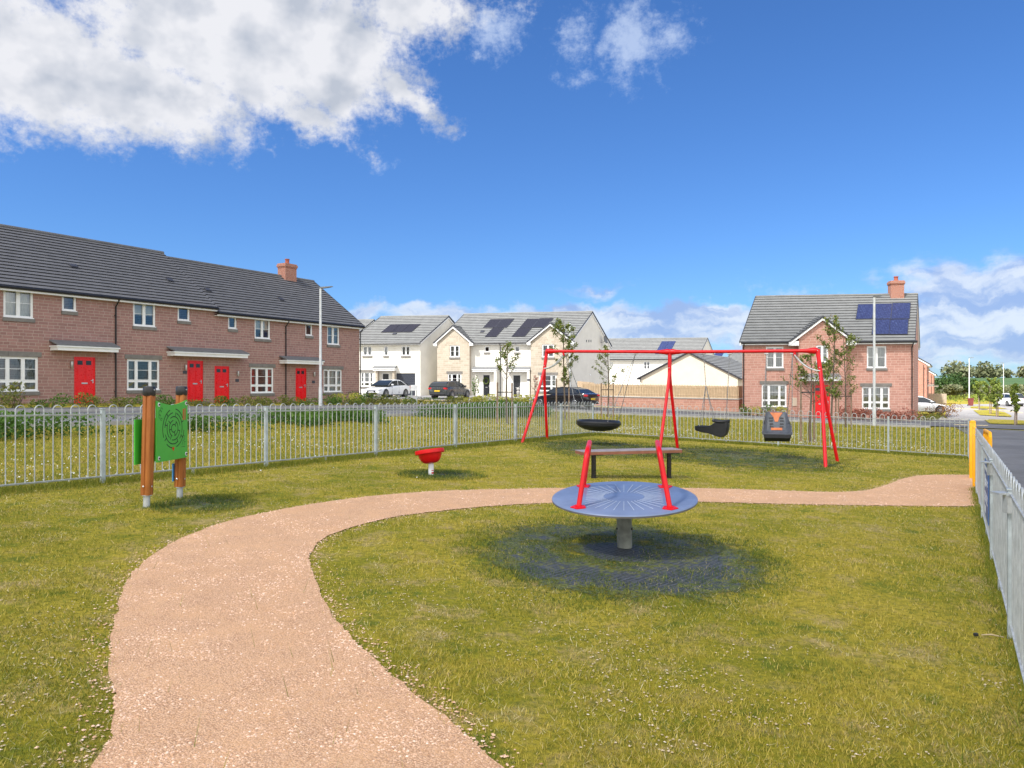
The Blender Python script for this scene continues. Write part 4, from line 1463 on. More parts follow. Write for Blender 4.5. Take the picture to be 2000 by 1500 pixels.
def fence_run(name, label, pts, group, nb=12):
    root = thing(name, label, 'railings', gz(*pts[0]), group)
    for i in range(len(pts) - 1):
        d = (pts[i + 1][0] - pts[i][0], pts[i + 1][1] - pts[i][1])
        post_at(root, pts[i], dirv=d)
        L = math.hypot(*d)
        rail_panel(root, pts[i], pts[i + 1], nb=max(2, round(L / .24)))
    post_at(root, pts[-1], dirv=d)
    return root


GF = 'galvanised bow-top railings round the playground'
C1 = (LF(25.05), 25.05)
C2 = (12.28, 20.37)
ly = [0.6, 3.1, 5.6, 8.1, 10.58, 13.1, 15.6, 18.1, 20.6, 23.0, 25.05]
fence_run('railings', 'galvanised bow-top railings along the grass strip facing the red terrace', [(LF(y), y) for y in ly], GF)
nb_ = 4
bp = [C1, (4.95, 23.75), (7.4, 22.7), (9.9, 21.45), C2]
bp = [C1]
for px in (1323, 1520, 1735):
    k = (px - CX) / F
    # on the back line from C1 to C2
    tx, ty = C2[0] - C1[0], C2[1] - C1[1]
    s_ = (k * C1[1] - C1[0]) / (tx - k * ty)
    bp.append((C1[0] + tx * s_, C1[1] + ty * s_))
bp.append(C2)
BACK = bp
fr = thing('railings', 'galvanised bow-top railings behind the swings along the lane', 'railings', gz(*C1), GF)
for i in range(len(bp) - 1):
    d = (bp[i + 1][0] - bp[i][0], bp[i + 1][1] - bp[i][1])
    if i: post_at(fr, bp[i], dirv=d)
    rail_panel(fr, bp[i], bp[i + 1], nb=max(2, round(math.hypot(*d) / .24)))
post_at(fr, C2, dirv=d)
# right run with its gateway
fr2 = thing('railings', 'galvanised bow-top railings beside the asphalt footpath, seen almost end on', 'railings', gz(RF(5), 5), GF)
ys_ = [20.2, 17.9, 15.35]
for i in range(2):
    rail_panel(fr2, (RF(ys_[i]), ys_[i]), (RF(ys_[i + 1]), ys_[i + 1]), nb=11)
post_at(fr2, (RF(17.9), 17.9))
ys_ = [13.75, 12.6, 10.1, 7.55, 5.05, 2.55, .05, -2.45]
for i in range(len(ys_) - 1):
    rail_panel(fr2, (RF(ys_[i]), ys_[i]), (RF(ys_[i + 1]), ys_[i + 1]), nb=max(3, round((ys_[i] - ys_[i + 1]) * 1.158 / .24)), seg=8)
    if i: post_at(fr2, (RF(ys_[i]), ys_[i]), .99)
post_at(fr2, (RF(-2.45), -2.45))
for y_ in (7.55, 5.05):   # latch-like clamps under the top rail
    mb = MB(); mb.box(gz(RF(y_, -.045), y_ - .02) + Vector((0, 0, .90)), (.03, .05, .12)); mb.box(gz(RF(y_, -.06), y_ + .02) + Vector((0, 0, .965)), (.09, .10, .012))
    mb.build('clamp', fr2, 'galvanised')
# yellow gate
gt = thing('gate', 'yellow play area gate, its leaf folded back outside the railings', 'gate', gz(RF(14.6), 14.6))
for (yy, h, s) in ((15.3, 1.12, .115), (13.82, 1.06, .065)):
    mb = MB()
    p = gz(RF(yy, -.02), yy)
    M = Matrix.Rotation(R(-30), 3, 'Z')
    mb.cbox(p + Vector((0, 0, h / 2 - .1)), (s, s, h + .2), .012, 0, M)
    mb.lathe([(s * .52, h), (s * .5, h + .03), (s * .3, h + .05)], 14, 0, None, p)
    mb.build('gate_post', gt, 'yellow_paint', smooth=True)
mb = MB()
p0, p1 = gz(RF(13.7, .16), 13.7) + Vector((0, 0, .12)), gz(RF(12.35, .20), 12.35) + Vector((0, 0, .12))
up = Vector((0, 0, .93))
mb.tube([p0, p0 + up * .93, p0.lerp(p1, .06) + up, p0.lerp(p1, .94) + up, p1 + up * .93, p1, p0], .026, 8)
for k in range(1, 11):
    q = p0.lerp(p1, k / 11); mb.tube([q, q + up], .009, 6)
mb.build('gate_leaf', gt, 'yellow_paint', smooth=True)
# blue notice on the railings
y0_, y1_ = 8.72, 7.82
P0, P1 = gz(RF(y0_, -.03), y0_), gz(RF(y1_, -.03), y1_)
root = thing('notice_board', 'blue playground notice fixed to the near railings', 'sign', P0 + Vector((0, 0, .3)))
d = P1 - P0; nn = Vector((-.866, .5, 0))
mb = MB(); mb.obox(P0 + Vector((0, 0, .29)), d, nn * .006, Vector((0, 0, .63)), 0); mb.build('board', root, 'sign_blue')
mb = MB()
for (u0, u1, z0_, z1_) in ((.08, .92, .81, .85), (.08, .30, .62, .75), (.36, .85, .70, .72), (.36, .80, .66, .68), (.08, .85, .54, .56), (.08, .75, .50, .52), (.08, .80, .46, .48), (.08, .35, .33, .40)):
    mb.obox(P0 + d * u0 + nn * .006 + Vector((0, 0, z0_)), d * (u1 - u0), nn * .002, Vector((0, 0, z1_ - z0_)), 0)
mb.build('lettering', root, 'sign_white')


# ------------------------------------------------------------------ spinning disc
base = G(1220, 1070)
th = thing('roundabout_disc', 'tilted blue-grey spinning disc with two red handrails on a concrete grey post', 'roundabout', base)
tilt = Matrix.Rotation(-math.atan2(base.x, base.y), 3, 'Z') @ Matrix.Rotation(R(5.2), 3, 'X') @ Matrix.Rotation(R(-.8), 3, 'Y')
ax = tilt @ Vector((0, 0, 1))
Hd = .515
top = base + ax * Hd
mb = MB()
mb.lathe([(.074, -.15), (.074, Hd - .035)], 28, 0, tilt, base)
po = mb.build('pole', th, 'concrete_post', smooth=True)
mb = MB()
for a in (200, 340):
    c = base + tilt @ Vector((.073 * math.cos(R(a)), .073 * math.sin(R(a)), .20)); mb.lathe([(.011, -.012), (.011, .012)], 8, 0, tilt @ Matrix.Rotation(R(a), 3, 'Z') @ Matrix.Rotation(R(90), 3, 'Y'), c)
mb.build('bolt_hole', po, 'upvc_black')
RD = .705
mb = MB()
mb.lathe([(.0, 0), (RD - .012, 0), (RD, -.008), (RD + .002, -.014)], 96, 0, tilt, top, close=False)
dk = mb.build('disc', th, 'disc_blue', smooth=True)
mb = MB()
mb.lathe([(RD + .002, -.0145), (RD, -.030), (RD - .02, -.036), (.0, -.036)], 96, 0, tilt, top, close=False)
mb.lathe([(.30, -.04), (.10, -.09), (.08, -.12)], 40, 0, tilt, top, close=False)
mb.build('rim', dk, 'disc_edge', smooth=True)
mb = MB()
for k in range(36):
    a = 2 * math.pi * k / 36 + R(90)
    r0, r1 = .20, min(.53, .37 / max(.01, abs(math.cos(a))))
    d = Vector((math.cos(a), math.sin(a), 0)); nn = Vector((-d.y, d.x, 0))
    o = top + tilt @ (d * r0 - nn * .0025 + Vector((0, 0, .0005)))
    mb.obox(o, tilt @ (d * (r1 - r0)), tilt @ (nn * .005), tilt @ Vector((0, 0, .003)))
mb.build('grip_line', dk, 'grip_white')
for sgn in (-1, 1):
    mb = MB()
    fx, fy, tx, ty, hz = .418, .44, .335, .27, .51
    path_ = [Vector((fx * sgn, -fy, 0))]
    cf, cb = Vector((tx * sgn, -ty, hz)), Vector((tx * sgn, ty, hz))
    bf = path_[0]; bb_ = Vector((fx * sgn, fy, 0))
    rr_ = .10
    def arc(p, c, q):
        a = (p - c).normalized() * rr_; b = (q - c).normalized() * rr_
        return [c + a * (1 - t_) ** 2 + b * t_ ** 2 for t_ in [i / 6 for i in range(7)]]
    pts = [bf] + arc(bf, cf, cb) + arc(cf, cb, bb_) + [bb_]
    mb.tube([top + tilt @ p for p in pts], .0235, 14)
    hr = mb.build('handrail', th, 'red_paint', smooth=True)
    for (qx, qy) in ((fx, -fy), (fx, fy)):
        fb = MB()
        q = Vector((qx * sgn, qy, 0))
        ang = math.atan2(qy, qx * sgn)
        fb.lathe([(.078, .001), (.078, .008), (.07, .012)], 5, 0, tilt @ Matrix.Rotation(ang + (math.pi if qy > 0 else math.pi), 3, 'Z'), top + tilt @ q)
        fb.lathe([(.032, .010), (.030, .022)], 14, 0, tilt, top + tilt @ q)
        fb.build('flange', hr, 'red_paint')

# ------------------------------------------------------------------ bench
bl = Vector((1.205, 12.87, 0)); bd = Vector((.965, .26, 0)).normalized(); bn = Vector((-bd.y, bd.x, 0))
zt = .43
th = thing('bench', 'backless bench with a long plank seat on two black posts', 'bench', (bl.x + .9, bl.y + .3, g(bl.x + .9, bl.y)))
L_ = 1.86
mb = MB()
mb.obox(bl + Vector((0, 0, zt - .012)), bd * L_, bn * .40, Vector((0, 0, .012)), 0)
mb.obox(bl + Vector((0, 0, zt - .06)) + bd * .002 + bn * .002, bd * (L_ - .004), bn * .396, Vector((0, 0, .0475)), 1)
mb.build('seat', th, ('bench_plank', 'bench_edge'))
for k in (.13, .90):
    c = bl + bd * (L_ * k + .03) + bn * .2
    zg = g(c.x, c.y)
    mb = MB()
    mb.lathe([(.042, zg - .1), (.042, zt - .075)], 16, 0, None, (c.x, c.y, 0))
    mb.lathe([(.05, zg), (.05, zg + .015)], 16, 0, None, (c.x, c.y, 0))
    lg = mb.build('leg', th, 'bench_leg', smooth=True)
    mb = MB(); mb.obox(c + Vector((0, 0, zt - .076)) - bd * .11 - bn * .17, bd * .22, bn * .34, Vector((0, 0, .014))); mb.build('bracket', lg, 'bench_leg')

# ------------------------------------------------------------------ red bowl spinner
b0 = G(842, 928)
th = thing('bowl_spinner', 'red tilted spinning bowl seat on a short pale post', 'play spinner', b0)
tl = Matrix.Rotation(R(-8), 3, 'Y') @ Matrix.Rotation(R(-7), 3, 'X')
hc = b0 + Vector((0, 0, .20))
mb = MB()
prof = [(.0, 0.0), (.085, .002), (.130, .018), (.165, .06), (.188, .11), (.200, .158), (.203, .164), (.240, .160), (.248, .166), (.250, .176), (.248, .222), (.240, .230), (.215, .232), (.195, .222), (.19, .17), (.14, .08), (.0, .055)]
mb.lathe(prof, 40, 0, tl, hc, close=False)
mb.build('bowl', th, 'red_paint', smooth=True)
mb = MB(); mb.lathe([(.045, -.1), (.045, .185), (.03, .20), (.028, .23)], 20, 0, None, b0)
po = mb.build('post', th, 'white_plastic', smooth=True)
mb = MB()
for (z0_, z1_, m_) in ((.075, .088, 0), (.028, .055, 0)):
    vs = []
    for zz in (z0_, z1_):
        for k in range(5):
            a = R(-75 + k * 20); vs.append(b0 + Vector((.0458 * math.cos(a), .0458 * math.sin(a), zz)))
    mb.add(vs, [(k, k + 1, k + 6, k + 5) for k in range(4)])
mb.build('sticker', po, 'sticker_red')

# ------------------------------------------------------------------ maze panel on two timber posts
pL, pR = G(286, 991), G(351, 973)
th = thing('maze_play_panel', 'green maze play panel between two orange timber posts with black caps', 'play panel', (pL + pR) / 2)
dv = (pR - pL); dv.z = 0; dv.normalize(); nv = Vector((dv.y, -dv.x, 0))     # nv points to +X
lean = [Vector((.035, 0, 0)), Vector((.025, 0, 0))]
for p, ln in ((pL, lean[0]), (pR, lean[1])):
    zt_ = EYE - (754 - 750) / F * p.y
    up = Vector((ln.x, 0, zt_ - p.z)); L_ = up.length; upn = up.normalized()
    z_ax = upn; x_ax = dv; y_ax = z_ax.cross(x_ax).normalized()
    M = Matrix((y_ax.cross(z_ax), y_ax, z_ax)).transposed()
    prof = []
    # rounded square with a groove down each face
    sec = []
    h = .055
    for q in range(4):
        ca, sa = round(math.cos(q * math.pi / 2)), round(math.sin(q * math.pi / 2))
        for (x, y) in ((h, -h * .62), (h, -.010), (h - .012, -.003), (h - .012, .003), (h, .010), (h, h * .62), (h * .93, h * .82), (h * .82, h * .93)):
            sec.append((x * ca - y * sa, x * sa + y * ca))
    rings = [[p + M @ Vector((x * k, y * k, z_)) for x, y in sec] for (z_, k) in ((.145, .93), (.155, 1), (L_ - .105, 1))]
    mb = MB(); mb.loft(rings)
    pp = mb.build('post', th, 'timber_orange', smooth=True)
    mb = MB(); mb.lathe([(.066, L_ - .112), (.069, L_ - .106), (.069, L_ - .02), (.062, L_ - .004), (.0, L_)], 24, 0, M, p, close=False); mb.build('cap', pp, 'upvc_black', smooth=True)
    mb = MB(); mb.lathe([(.037, -.1), (.037, .16)], 20, 0, M, p); mb.lathe([(.055, .138), (.055, .146)], 20, 0, M, p); mb.build('post_shoe', pp, 'galvanised', smooth=True)
    for (zz, dd) in ((.245, nv), (L_ - .045, nv), (.25, -dv)):
        mb = MB(); c = p + upn * zz + (nv * .064 if dd is nv else -dv * .064) - (dv * .01)
        mb.lathe([(.011, 0), (.011, .006), (.005, .010)], 10, 0, Matrix.Rotation(R(90), 3, 'Y') if dd is nv else Matrix.Rotation(R(90), 3, 'X'), c); mb.build('bolt', pp, 'steel')
# front panel lies on the +X face, plane through the posts
PW = W((pL.x + nv.x * .068 + .02, pL.y + nv.y * .068), (dv.x, dv.y))
gapL = (pR - pL).length
a0, a1 = .035, gapL - .005
zt_, zb_ = 1.235 + (pL.z + .0), .515 + pL.z
mb = MB()
N_ = 14
rings = []
front, back = [], []
outl = [(a0, zb_), (a1, zb_)] + [(a1 + (a0 - a1) * k / N_, zt_ - .055 * math.sin(math.pi * k / N_)) for k in range(N_ + 1)]
vsF = [PW.pt(a, z, .016) for a, z in outl]; vsB = [PW.pt(a, z, .0) for a, z in outl]
n_ = len(outl)
mb.add(vsF + vsB, [tuple(range(n_)), tuple(range(2 * n_ - 1, n_ - 1, -1))] + [(k, (k + 1) % n_, n_ + (k + 1) % n_, n_ + k) for k in range(n_)])
fp = mb.build('front_panel', th, 'panel_green')
# second, taller-set panel on the far side
BW = W((pL.x - nv.x * .075 - .01, pL.y - nv.y * .075), (dv.x, dv.y))
mb = MB(); BW.box(mb, -.085, a1 - .1, pL.z + .50, pL.z + 1.02, -.014, 0); mb.build('back_panel', th, 'panel_back_green')
# maze grooves
mb = MB()
ca, cz = (a0 + a1) / 2 + .02, (zt_ + zb_) / 2 + .02
random.seed(5)
def stroke(pts, wd=.006):
    for i in range(len(pts) - 1):
        (xa, za), (xb, zb2) = pts[i], pts[i + 1]
        l = math.hypot(xb - xa, zb2 - za) or 1; nx_, nz_ = -(zb2 - za) / l * wd, (xb - xa) / l * wd
        P_ = lambda x, z: PW.pt(x, z, .0175)
        mb.quad(P_(xa + nx_, za + nz_), P_(xb + nx_, zb2 + nz_), P_(xb - nx_, zb2 - nz_), P_(xa - nx_, za - nz_))
for ri, (ra, rz) in enumerate(((.05, .045), (.098, .09), (.146, .135), (.194, .18), (.24, .225))):
    arcs = {0: [(20, 330)], 1: [(95, 250), (280, 420)], 2: [(10, 120), (150, 230), (255, 345)], 3: [(-20, 70), (95, 175), (200, 300), (315, 335)], 4: [(30, 80), (110, 205), (230, 262), (285, 352)]}[ri]
    for (s0_, s1_) in arcs:
        k = max(3, int((s1_ - s0_) / 9))
        stroke([(ca + ra * math.cos(R(s0_ + (s1_ - s0_) * j / k)), cz + rz * 1.05 * math.sin(R(s0_ + (s1_ - s0_) * j / k))) for j in range(k + 1)])
for (a_, r0, r1) in ((50, .05, .10), (140, .10, .15), (190, .05, .10), (240, .10, .15), (300, .15, .20), (75, .15, .20), (20, .19, .24), (130, .19, .24), (165, .14, .19), (215, .19, .24), (330, .19, .24), (290, .05, .10), (345, .1, .15)):
    stroke([(ca + r0 * math.cos(R(a_)), cz + r0 * math.sin(R(a_))), (ca + r1 * math.cos(R(a_)), cz + r1 * math.sin(R(a_)))])
mb.build('maze_groove', fp, 'groove_dark'); mb = MB()
# small engraved doodles: a looping cloud top left, a stepped mark bottom right
for (cx_, cz_, r_) in ((a0 + .07, cz + .20, .028), (a0 + .10, cz + .235, .022), (a0 + .06, cz + .155, .02), (a0 + .095, cz + .12, .015)):
    stroke([(cx_ + r_ * math.cos(k * .63), cz_ + r_ * math.sin(k * .63)) for k in range(9)], .003)
mb.build('engraving', fp, 'groove_dark'); mb = MB()
xx = a1 - .13
stroke([(xx, cz - .22), (xx + .02, cz - .16), (xx + .05, cz - .16), (xx + .05, cz - .10), (xx + .02, cz - .10), (xx + .02, cz - .13)], .003)
stroke([(xx - .02, cz - .24), (xx + .07, cz - .24)], .003)
stroke([(xx + .05, cz - .22), (xx + .05, cz - .18), (xx + .08, cz - .18)], .003)
mb.build('engraving', fp, 'groove_dark')
mb = MB()
PW.box(mb, a1 - .115, a1 - .075, zt_ - .25, zt_ - .11, .0165, .0172); PW.box(mb, a1 - .065, a1 - .045, zt_ - .25, zt_ - .10, .0165, .0172); mb.build('slot', fp, 'timber_orange')
mb = MB(); P_ = lambda x, z: PW.pt(x, z, .019)
hx, hz_ = ca - .01, cz - .245
mb.add([P_(hx, hz_ - .03), P_(hx + .025, hz_ + .005), P_(hx + .015, hz_ + .022), P_(hx, hz_ + .010), P_(hx - .015, hz_ + .022), P_(hx - .025, hz_ + .005)], [(0, 1, 2, 3, 4, 5)])
mb.build('maze_bead', fp, 'red_paint')
for (x, z) in ((a0 + .045, zt_ - .045), (a1 - .035, zt_ - .045), (a0 + .045, zb_ + .045), (a1 - .035, zb_ + .045)):
    mb = MB()
    Mx = Matrix((Vector((0, 0, 1)), PW.u, PW.n)).transposed()
    mb.lathe([(.024, 0), (.024, .004)], 16, 0, Mx, PW.pt(x, z, .0165)); mb.build('washer', fp, 'white_plastic')
    mb = MB(); mb.lathe([(.011, .004), (.011, .012)], 12, 0, Mx, PW.pt(x, z, .0165)); mb.build('bolt', fp, 'upvc_black')
mb = MB(); q = pR + Vector((-.058, -.035, .33)); mb.box(q, (.010, .08, .22), 0); mb.build('sticker', th, 'sticker_blue')

# ------------------------------------------------------------------ swing frame
TL = Vector((.987, 21.47, EYE + 64 / F * 21.47)); TM = Vector((4.12, 19.78, EYE + 62.5 / F * 19.78)); TR = Vector((7.29, 18.07, EYE + 65 / F * 18.07))
th = thing('swing_frame', 'long red swing frame with three splayed leg pairs and grey corner braces', 'swing frame', (TM.x, TM.y, g(TM.x, TM.y)))
def flare(A, B, n=8):
    pts = [A.lerp(B, t_) for t_ in (0, .02, .05, .09, .5, .91, .95, .98, 1)]
    return pts, [.072, .080, .062, .043, .040, .043, .062, .080, .072]
for A, B in ((TL, TM), (TM, TR)):
    mb = MB(); p_, r_ = flare(A, B); mb.tube(p_, r_, 16)
    mb.build('top_beam', th, 'red_paint', smooth=True)
legs = (((1018, 865), (1069, 859), TL), ((1287, 884), (1324, 877), TM), ((1613, 913), (1637, 901), TR))
beam_d = (TR - TL).normalized()
for (f1, f2, T) in legs:
    foot = [G(*f1), G(*f2)]
    mid = (foot[0] + foot[1]) / 2
    down = (mid - T).normalized()
    J = T + down * .62
    mb = MB(); mb.tube([T + Vector((0, 0, .03)), T + down * .1, T + down * .55, J], [.055, .05, .048, .05], 14)
    nn = Vector((beam_d.y, -beam_d.x, 0)).normalized()
    mb.build('leg_head', th, 'red_paint', smooth=True)
    cb = MB()
    for dd in (0.0, .42):
        c = T + down * dd + nn * .052
        cb.lathe([(.014, 0), (.014, .012), (.006, .018)], 10, 0, Matrix((Vector((0, 0, 1)), nn.cross(Vector((0, 0, 1))), nn)).transposed(), c)
    cb.build('bolt', th, 'steel')
    for ft in foot:
        mb = MB(); mb.tube([J - down * .14, J + (ft - J) * .12, ft - Vector((0, 0, .08))], [.038, .040, .040], 14)
        mb.build('leg', th, 'red_paint', smooth=True)
for T, sg, (f1, f2) in ((TL, 1, legs[0][:2]), (TR, -1, legs[2][:2])):
    foot = (G(*f1) + G(*f2)) / 2
    down = (foot - T).normalized()
    c0 = T + beam_d * sg * .52 - Vector((0, 0, .10)); c1 = T + down * .50
    ctrl = c1.lerp(c0, .55) + Vector((0, 0, -.20))
    pts = [c0 * (1 - k) ** 2 + ctrl * 2 * k * (1 - k) + c1 * k * k for k in [i / 10 for i in range(11)]]
    for s_ in (-.05, .05):
        nn = Vector((beam_d.y, -beam_d.x, 0)).normalized() * s_
        mb = MB(); mb.tube([p + nn for p in pts], .016, 8); mb.build('brace', th, 'galvanised', smooth=True)
    mb = MB(); mb.tube([T + beam_d * sg * .52, c0 + Vector((0, 0, -.03))], .034, 10); mb.build('brace_lug', th, 'red_paint', smooth=True)


def on_beam(px, drop=0.0):
    k = (px - CX) / F
    d = TR - TL
    s_ = (k * TL.y - TL.x) / (d.x - k * d.y)
    return TL + d * s_ - Vector((0, 0, drop))


def hanger(root, px):
    p = on_beam(px)
    mb = MB()
    nn = beam_d
    mb.tube([p + nn * -.035 + Vector((0, 0, .02)), p + nn * -.035 - Vector((0, 0, .075))], .012, 6)
    mb.tube([p + nn * .035 + Vector((0, 0, .02)), p + nn * .035 - Vector((0, 0, .075))], .012, 6)
    mb.tube([p - nn * .05 - Vector((0, 0, .075)), p + nn * .05 - Vector((0, 0, .075))], .016, 8)
    mb.build('hanger', root, 'galvanised', smooth=True)
    return p - Vector((0, 0, .08))


def chain(root, a, b, n=None, r=.0085, name='chain', mat='chain_grey'):
    """twisted links drawn as a beaded line"""
    n = n or max(8, int((b - a).length / .035))
    pts, rs = [], []
    for i in range(n + 1):
        pts.append(a.lerp(b, i / n)); rs.append(r * (1.35 if i % 2 else .75))
    mb = MB(); mb.tube(pts, rs, 6)
    return mb.build(name, root, mat, smooth=True)


# basket swing
cb_ = on_beam(1169)
zc = EYE - 79 / F * cb_.y
bc = Vector((cb_.x, cb_.y, zc + .04))
th = thing('basket_swing', 'wide black basket swing seat hanging in the far bay of the red frame', 'swing', bc)
mb = MB()
prof = [(.0, -.22), (.18, -.215), (.36, -.185), (.50, -.13), (.585, -.07), (.60, -.02), (.61, .02), (.60, .055), (.57, .075), (.53, .07), (.50, .04), (.44, .0), (.30, -.06), (.0, -.09)]
mb.lathe(prof, 48, 0, Matrix.Rotation(R(1.5), 3, 'Y'), bc, close=False)
seat = mb.build('seat', th, 'rubber_black', smooth=True)
mb = MB()
mb.lathe([(.612, -.035), (.616, -.03), (.612, -.025)], 48, 0, Matrix.Rotation(R(1.5), 3, 'Y'), bc, close=False)
mb.build('seam', seat, 'rubber_soft')
h1, h2 = hanger(th, 1104), hanger(th, 1241)
nrm = Vector((-beam_d.y, beam_d.x, 0)).normalized()
if nrm.y < 0: nrm = -nrm
for h, sg in ((h1, -1), (h2, 1)):
    for q in (-1, 1):
        att = bc + beam_d * sg * .42 + nrm * q * .40 + Vector((0, 0, .06 - (beam_d * sg * .42).z))
        j = h.lerp((bc + beam_d * sg * .42), .35)
        chain(th, h, att, r=.009, name='chain')

# parent-and-toddler swing seat
h1, h2 = hanger(th0 := thing('toddler_swing', 'black two-part toddler and adult swing seat hanging in the near bay', 'swing', on_beam(1392) - Vector((0, 0, 1.9))), 1374), hanger(th0, 1425)
sc = on_beam(1392); zc = EYE - 86 / F * sc.y
sc = Vector((sc.x, sc.y, zc))
fd = -beam_d.copy(); fd.z = 0; fd.normalize()      # seat looks to the left
sdv = Vector((-fd.y, fd.x, 0))
def P3(a, b, z): return sc + fd * a + sdv * b + Vector((0, 0, z))
mb = MB()
# flat front lip running into a deep bucket
sec = [(.43, .12, -.035, .045), (.41, .17, -.065, .06), (.28, .20, -.10, .06), (.12, .21, -.12, .055), (-.00, .20, -.155, .09), (-.08, .195, -.185, .15), (-.18, .19, -.21, .17), (-.28, .175, -.20, .185), (-.35, .155, -.15, .20), (-.39, .13, -.05, .20), (-.405, .11, .05, .20)]
rings = []
for (a, hw, zb_, zt2) in sec:
    rings.append([P3(a, -hw, zt2 - .018), P3(a, -hw * .9, zb_ + .01), P3(a, 0, zb_ - .02), P3(a, hw * .9, zb_ + .01), P3(a, hw, zt2 - .018), P3(a, hw * .85, zt2 - .005), P3(a, hw * .55, max(zb_ + .03, zt2 - .06)), P3(a, -hw * .55, max(zb_ + .03, zt2 - .06)), P3(a, -hw * .85, zt2 - .005)])
mb.loft(rings)
st = mb.build('seat', th0, 'rubber_black', smooth=True)
mb = MB()
pts = [P3(-.21 - .19 * math.cos(R(k)) * 1.0, .185 * math.sin(R(k)), .185 + .01 * math.cos(R(k * 2))) for k in range(0, 361, 20)]
mb.tube(pts, [.035] * len(pts), 10)
for k in (40, 320): 
    p = P3(-.21 - .19 * math.cos(R(k)), .185 * math.sin(R(k)), .185); mb.tube([p, p - Vector((0, 0, .16))], .03, 8)
mb.build('bucket_rim', st, 'rubber_soft', smooth=True)
chain(th0, h2, P3(-.36, .12, .2)); chain(th0, h2, P3(-.30, -.17, .2))
jn = h1.lerp(P3(.1, 0, .1), .45)
chain(th0, h1, jn); chain(th0, jn, P3(-.06, .19, .20)); chain(th0, jn, P3(-.02, -.19, .18)); chain(th0, jn, P3(.30, .15, .05)); chain(th0, jn, P3(.30, -.15, .05))

# inclusive high-backed seat
sc = on_beam(1517); 
th1 = thing('inclusive_swing', 'grey high-backed swing seat with orange pads in the near bay', 'swing', (sc.x, sc.y, .6))
h1, h2 = hanger(th1, 1497), hanger(th1, 1548)
zc = EYE - 82 / F * sc.y
sc = Vector((sc.x, sc.y, zc))
fd = Vector((-.30, -1, 0)).normalized(); sdv = Vector((-fd.y, fd.x, 0)); Z1 = Vector((0, 0, 1))
def Q3(a, b, z): return sc + fd * a + sdv * b + Vector((0, 0, z))
sh = []
# shell: rows from the top of the back down to the front lip (distance forward, half width, height, side depth)
rows = [(-.30, .20, .34, .02), (-.265, .245, .315, .05), (-.20, .275, .20, .12), (-.13, .295, .08, .16), (-.06, .30, -.04, .17), (.02, .315, -.12, .18), (.12, .335, -.165, .15), (.24, .345, -.18, .09), (.33, .34, -.175, .05)]
rings = []
for (a, hw, z, dp) in rows:
    tx = Vector((0, 0, 1)) if z > .0 else Vector((0, 0, 1))
    inner = [(hw * k, max(0, (abs(k) - .72) / .28) ** 1.4 * dp) for k in (-1, -.93, -.84, -.72, -.4, 0, .4, .72, .84, .93, 1)]
    back_ = fd * -.045 if z > -.03 else Vector((0, 0, 0))
    dn = Vector((0, 0, -.05)) if z <= -.03 else Vector((0, 0, -.02))
    fw = fd if z > -.03 else fd * .2 + Z1
    rings.append([Q3(a, b_, z) + (fd * d_ if z > -.03 else Z1 * d_ + fd * -.0) for b_, d_ in inner] + [Q3(a, b_ * 1.02, z) + (fd * (d_ * .9) if z > -.03 else Z1 * d_ * .9) + back_ + dn for b_, d_ in inner[::-1]])
mb = MB(); mb.loft(rings)
shell = mb.build('seat_shell', th1, 'seat_grey', smooth=True)
# base box under the lip
mb = MB()
rr_ = []
for (a, hw, z0_, z1_) in ((-.16, .24, -.34, -.10), (-.05, .28, -.38, -.20), (.20, .31, -.36, -.22), (.335, .325, -.27, -.185)):
    rr_.append([Q3(a, -hw, z1_), Q3(a, -hw * .92, z0_), Q3(a, hw * .92, z0_), Q3(a, hw, z1_)])
mb.loft(rr_); mb.build('seat_base', th1, 'rubber_black')
mb = MB()
def onback(z, k):   # point on the front face of the back
    for i in range(len(rows) - 1):
        if rows[i][2] >= z >= rows[i + 1][2]:
            t_ = (rows[i][2] - z) / (rows[i][2] - rows[i + 1][2]); a = rows[i][0] + (rows[i + 1][0] - rows[i][0]) * t_
            hw = rows[i][1] + (rows[i + 1][1] - rows[i][1]) * t_
            return Q3(a, 0, z) + fd * .006, hw
    return Q3(-.06, 0, z), .3
def backquad(mb, z0_, z1_, x00, x01, x10, x11, t_=.008):
    A, _ = onback(z0_, 0); B, _ = onback(z1_, 0)
    mb.add([A + sdv * x00, A + sdv * x01, B + sdv * x11, B + sdv * x10, A + sdv * x00 + fd * t_, A + sdv * x01 + fd * t_, B + sdv * x11 + fd * t_, B + sdv * x10 + fd * t_], [(4, 5, 6, 7), (0, 1, 5, 4), (1, 2, 6, 5), (2, 3, 7, 6), (3, 0, 4, 7)])
backquad(mb, .20, .32, -.065, .065, -.15, .15); backquad(mb, .10, .20, -.035, .035, -.065, .065)
mb.build('pad', shell, 'seat_orange')
mb = MB(); backquad(mb, -.10, -.045, -.13, .13, -.13, .13); mb.build('pad', shell, 'seat_orange')
for sg in (-1, 1):
    for zz, off_ in ((.185, .125), (.12, .125), (.045, .12), (-.02, .115)):
        mb = MB(); backquad(mb, zz - .016, zz + .016, sg * off_ - .045, sg * off_ + .045, sg * off_ - .04, sg * off_ + .04, .004); mb.build('slot', shell, 'upvc_black')
for h, sg in ((h1, -1), (h2, 1)):
    chain(th1, h, Q3(.26, sg * .33, -.12)); chain(th1, h, Q3(-.22, sg * .25, .20))

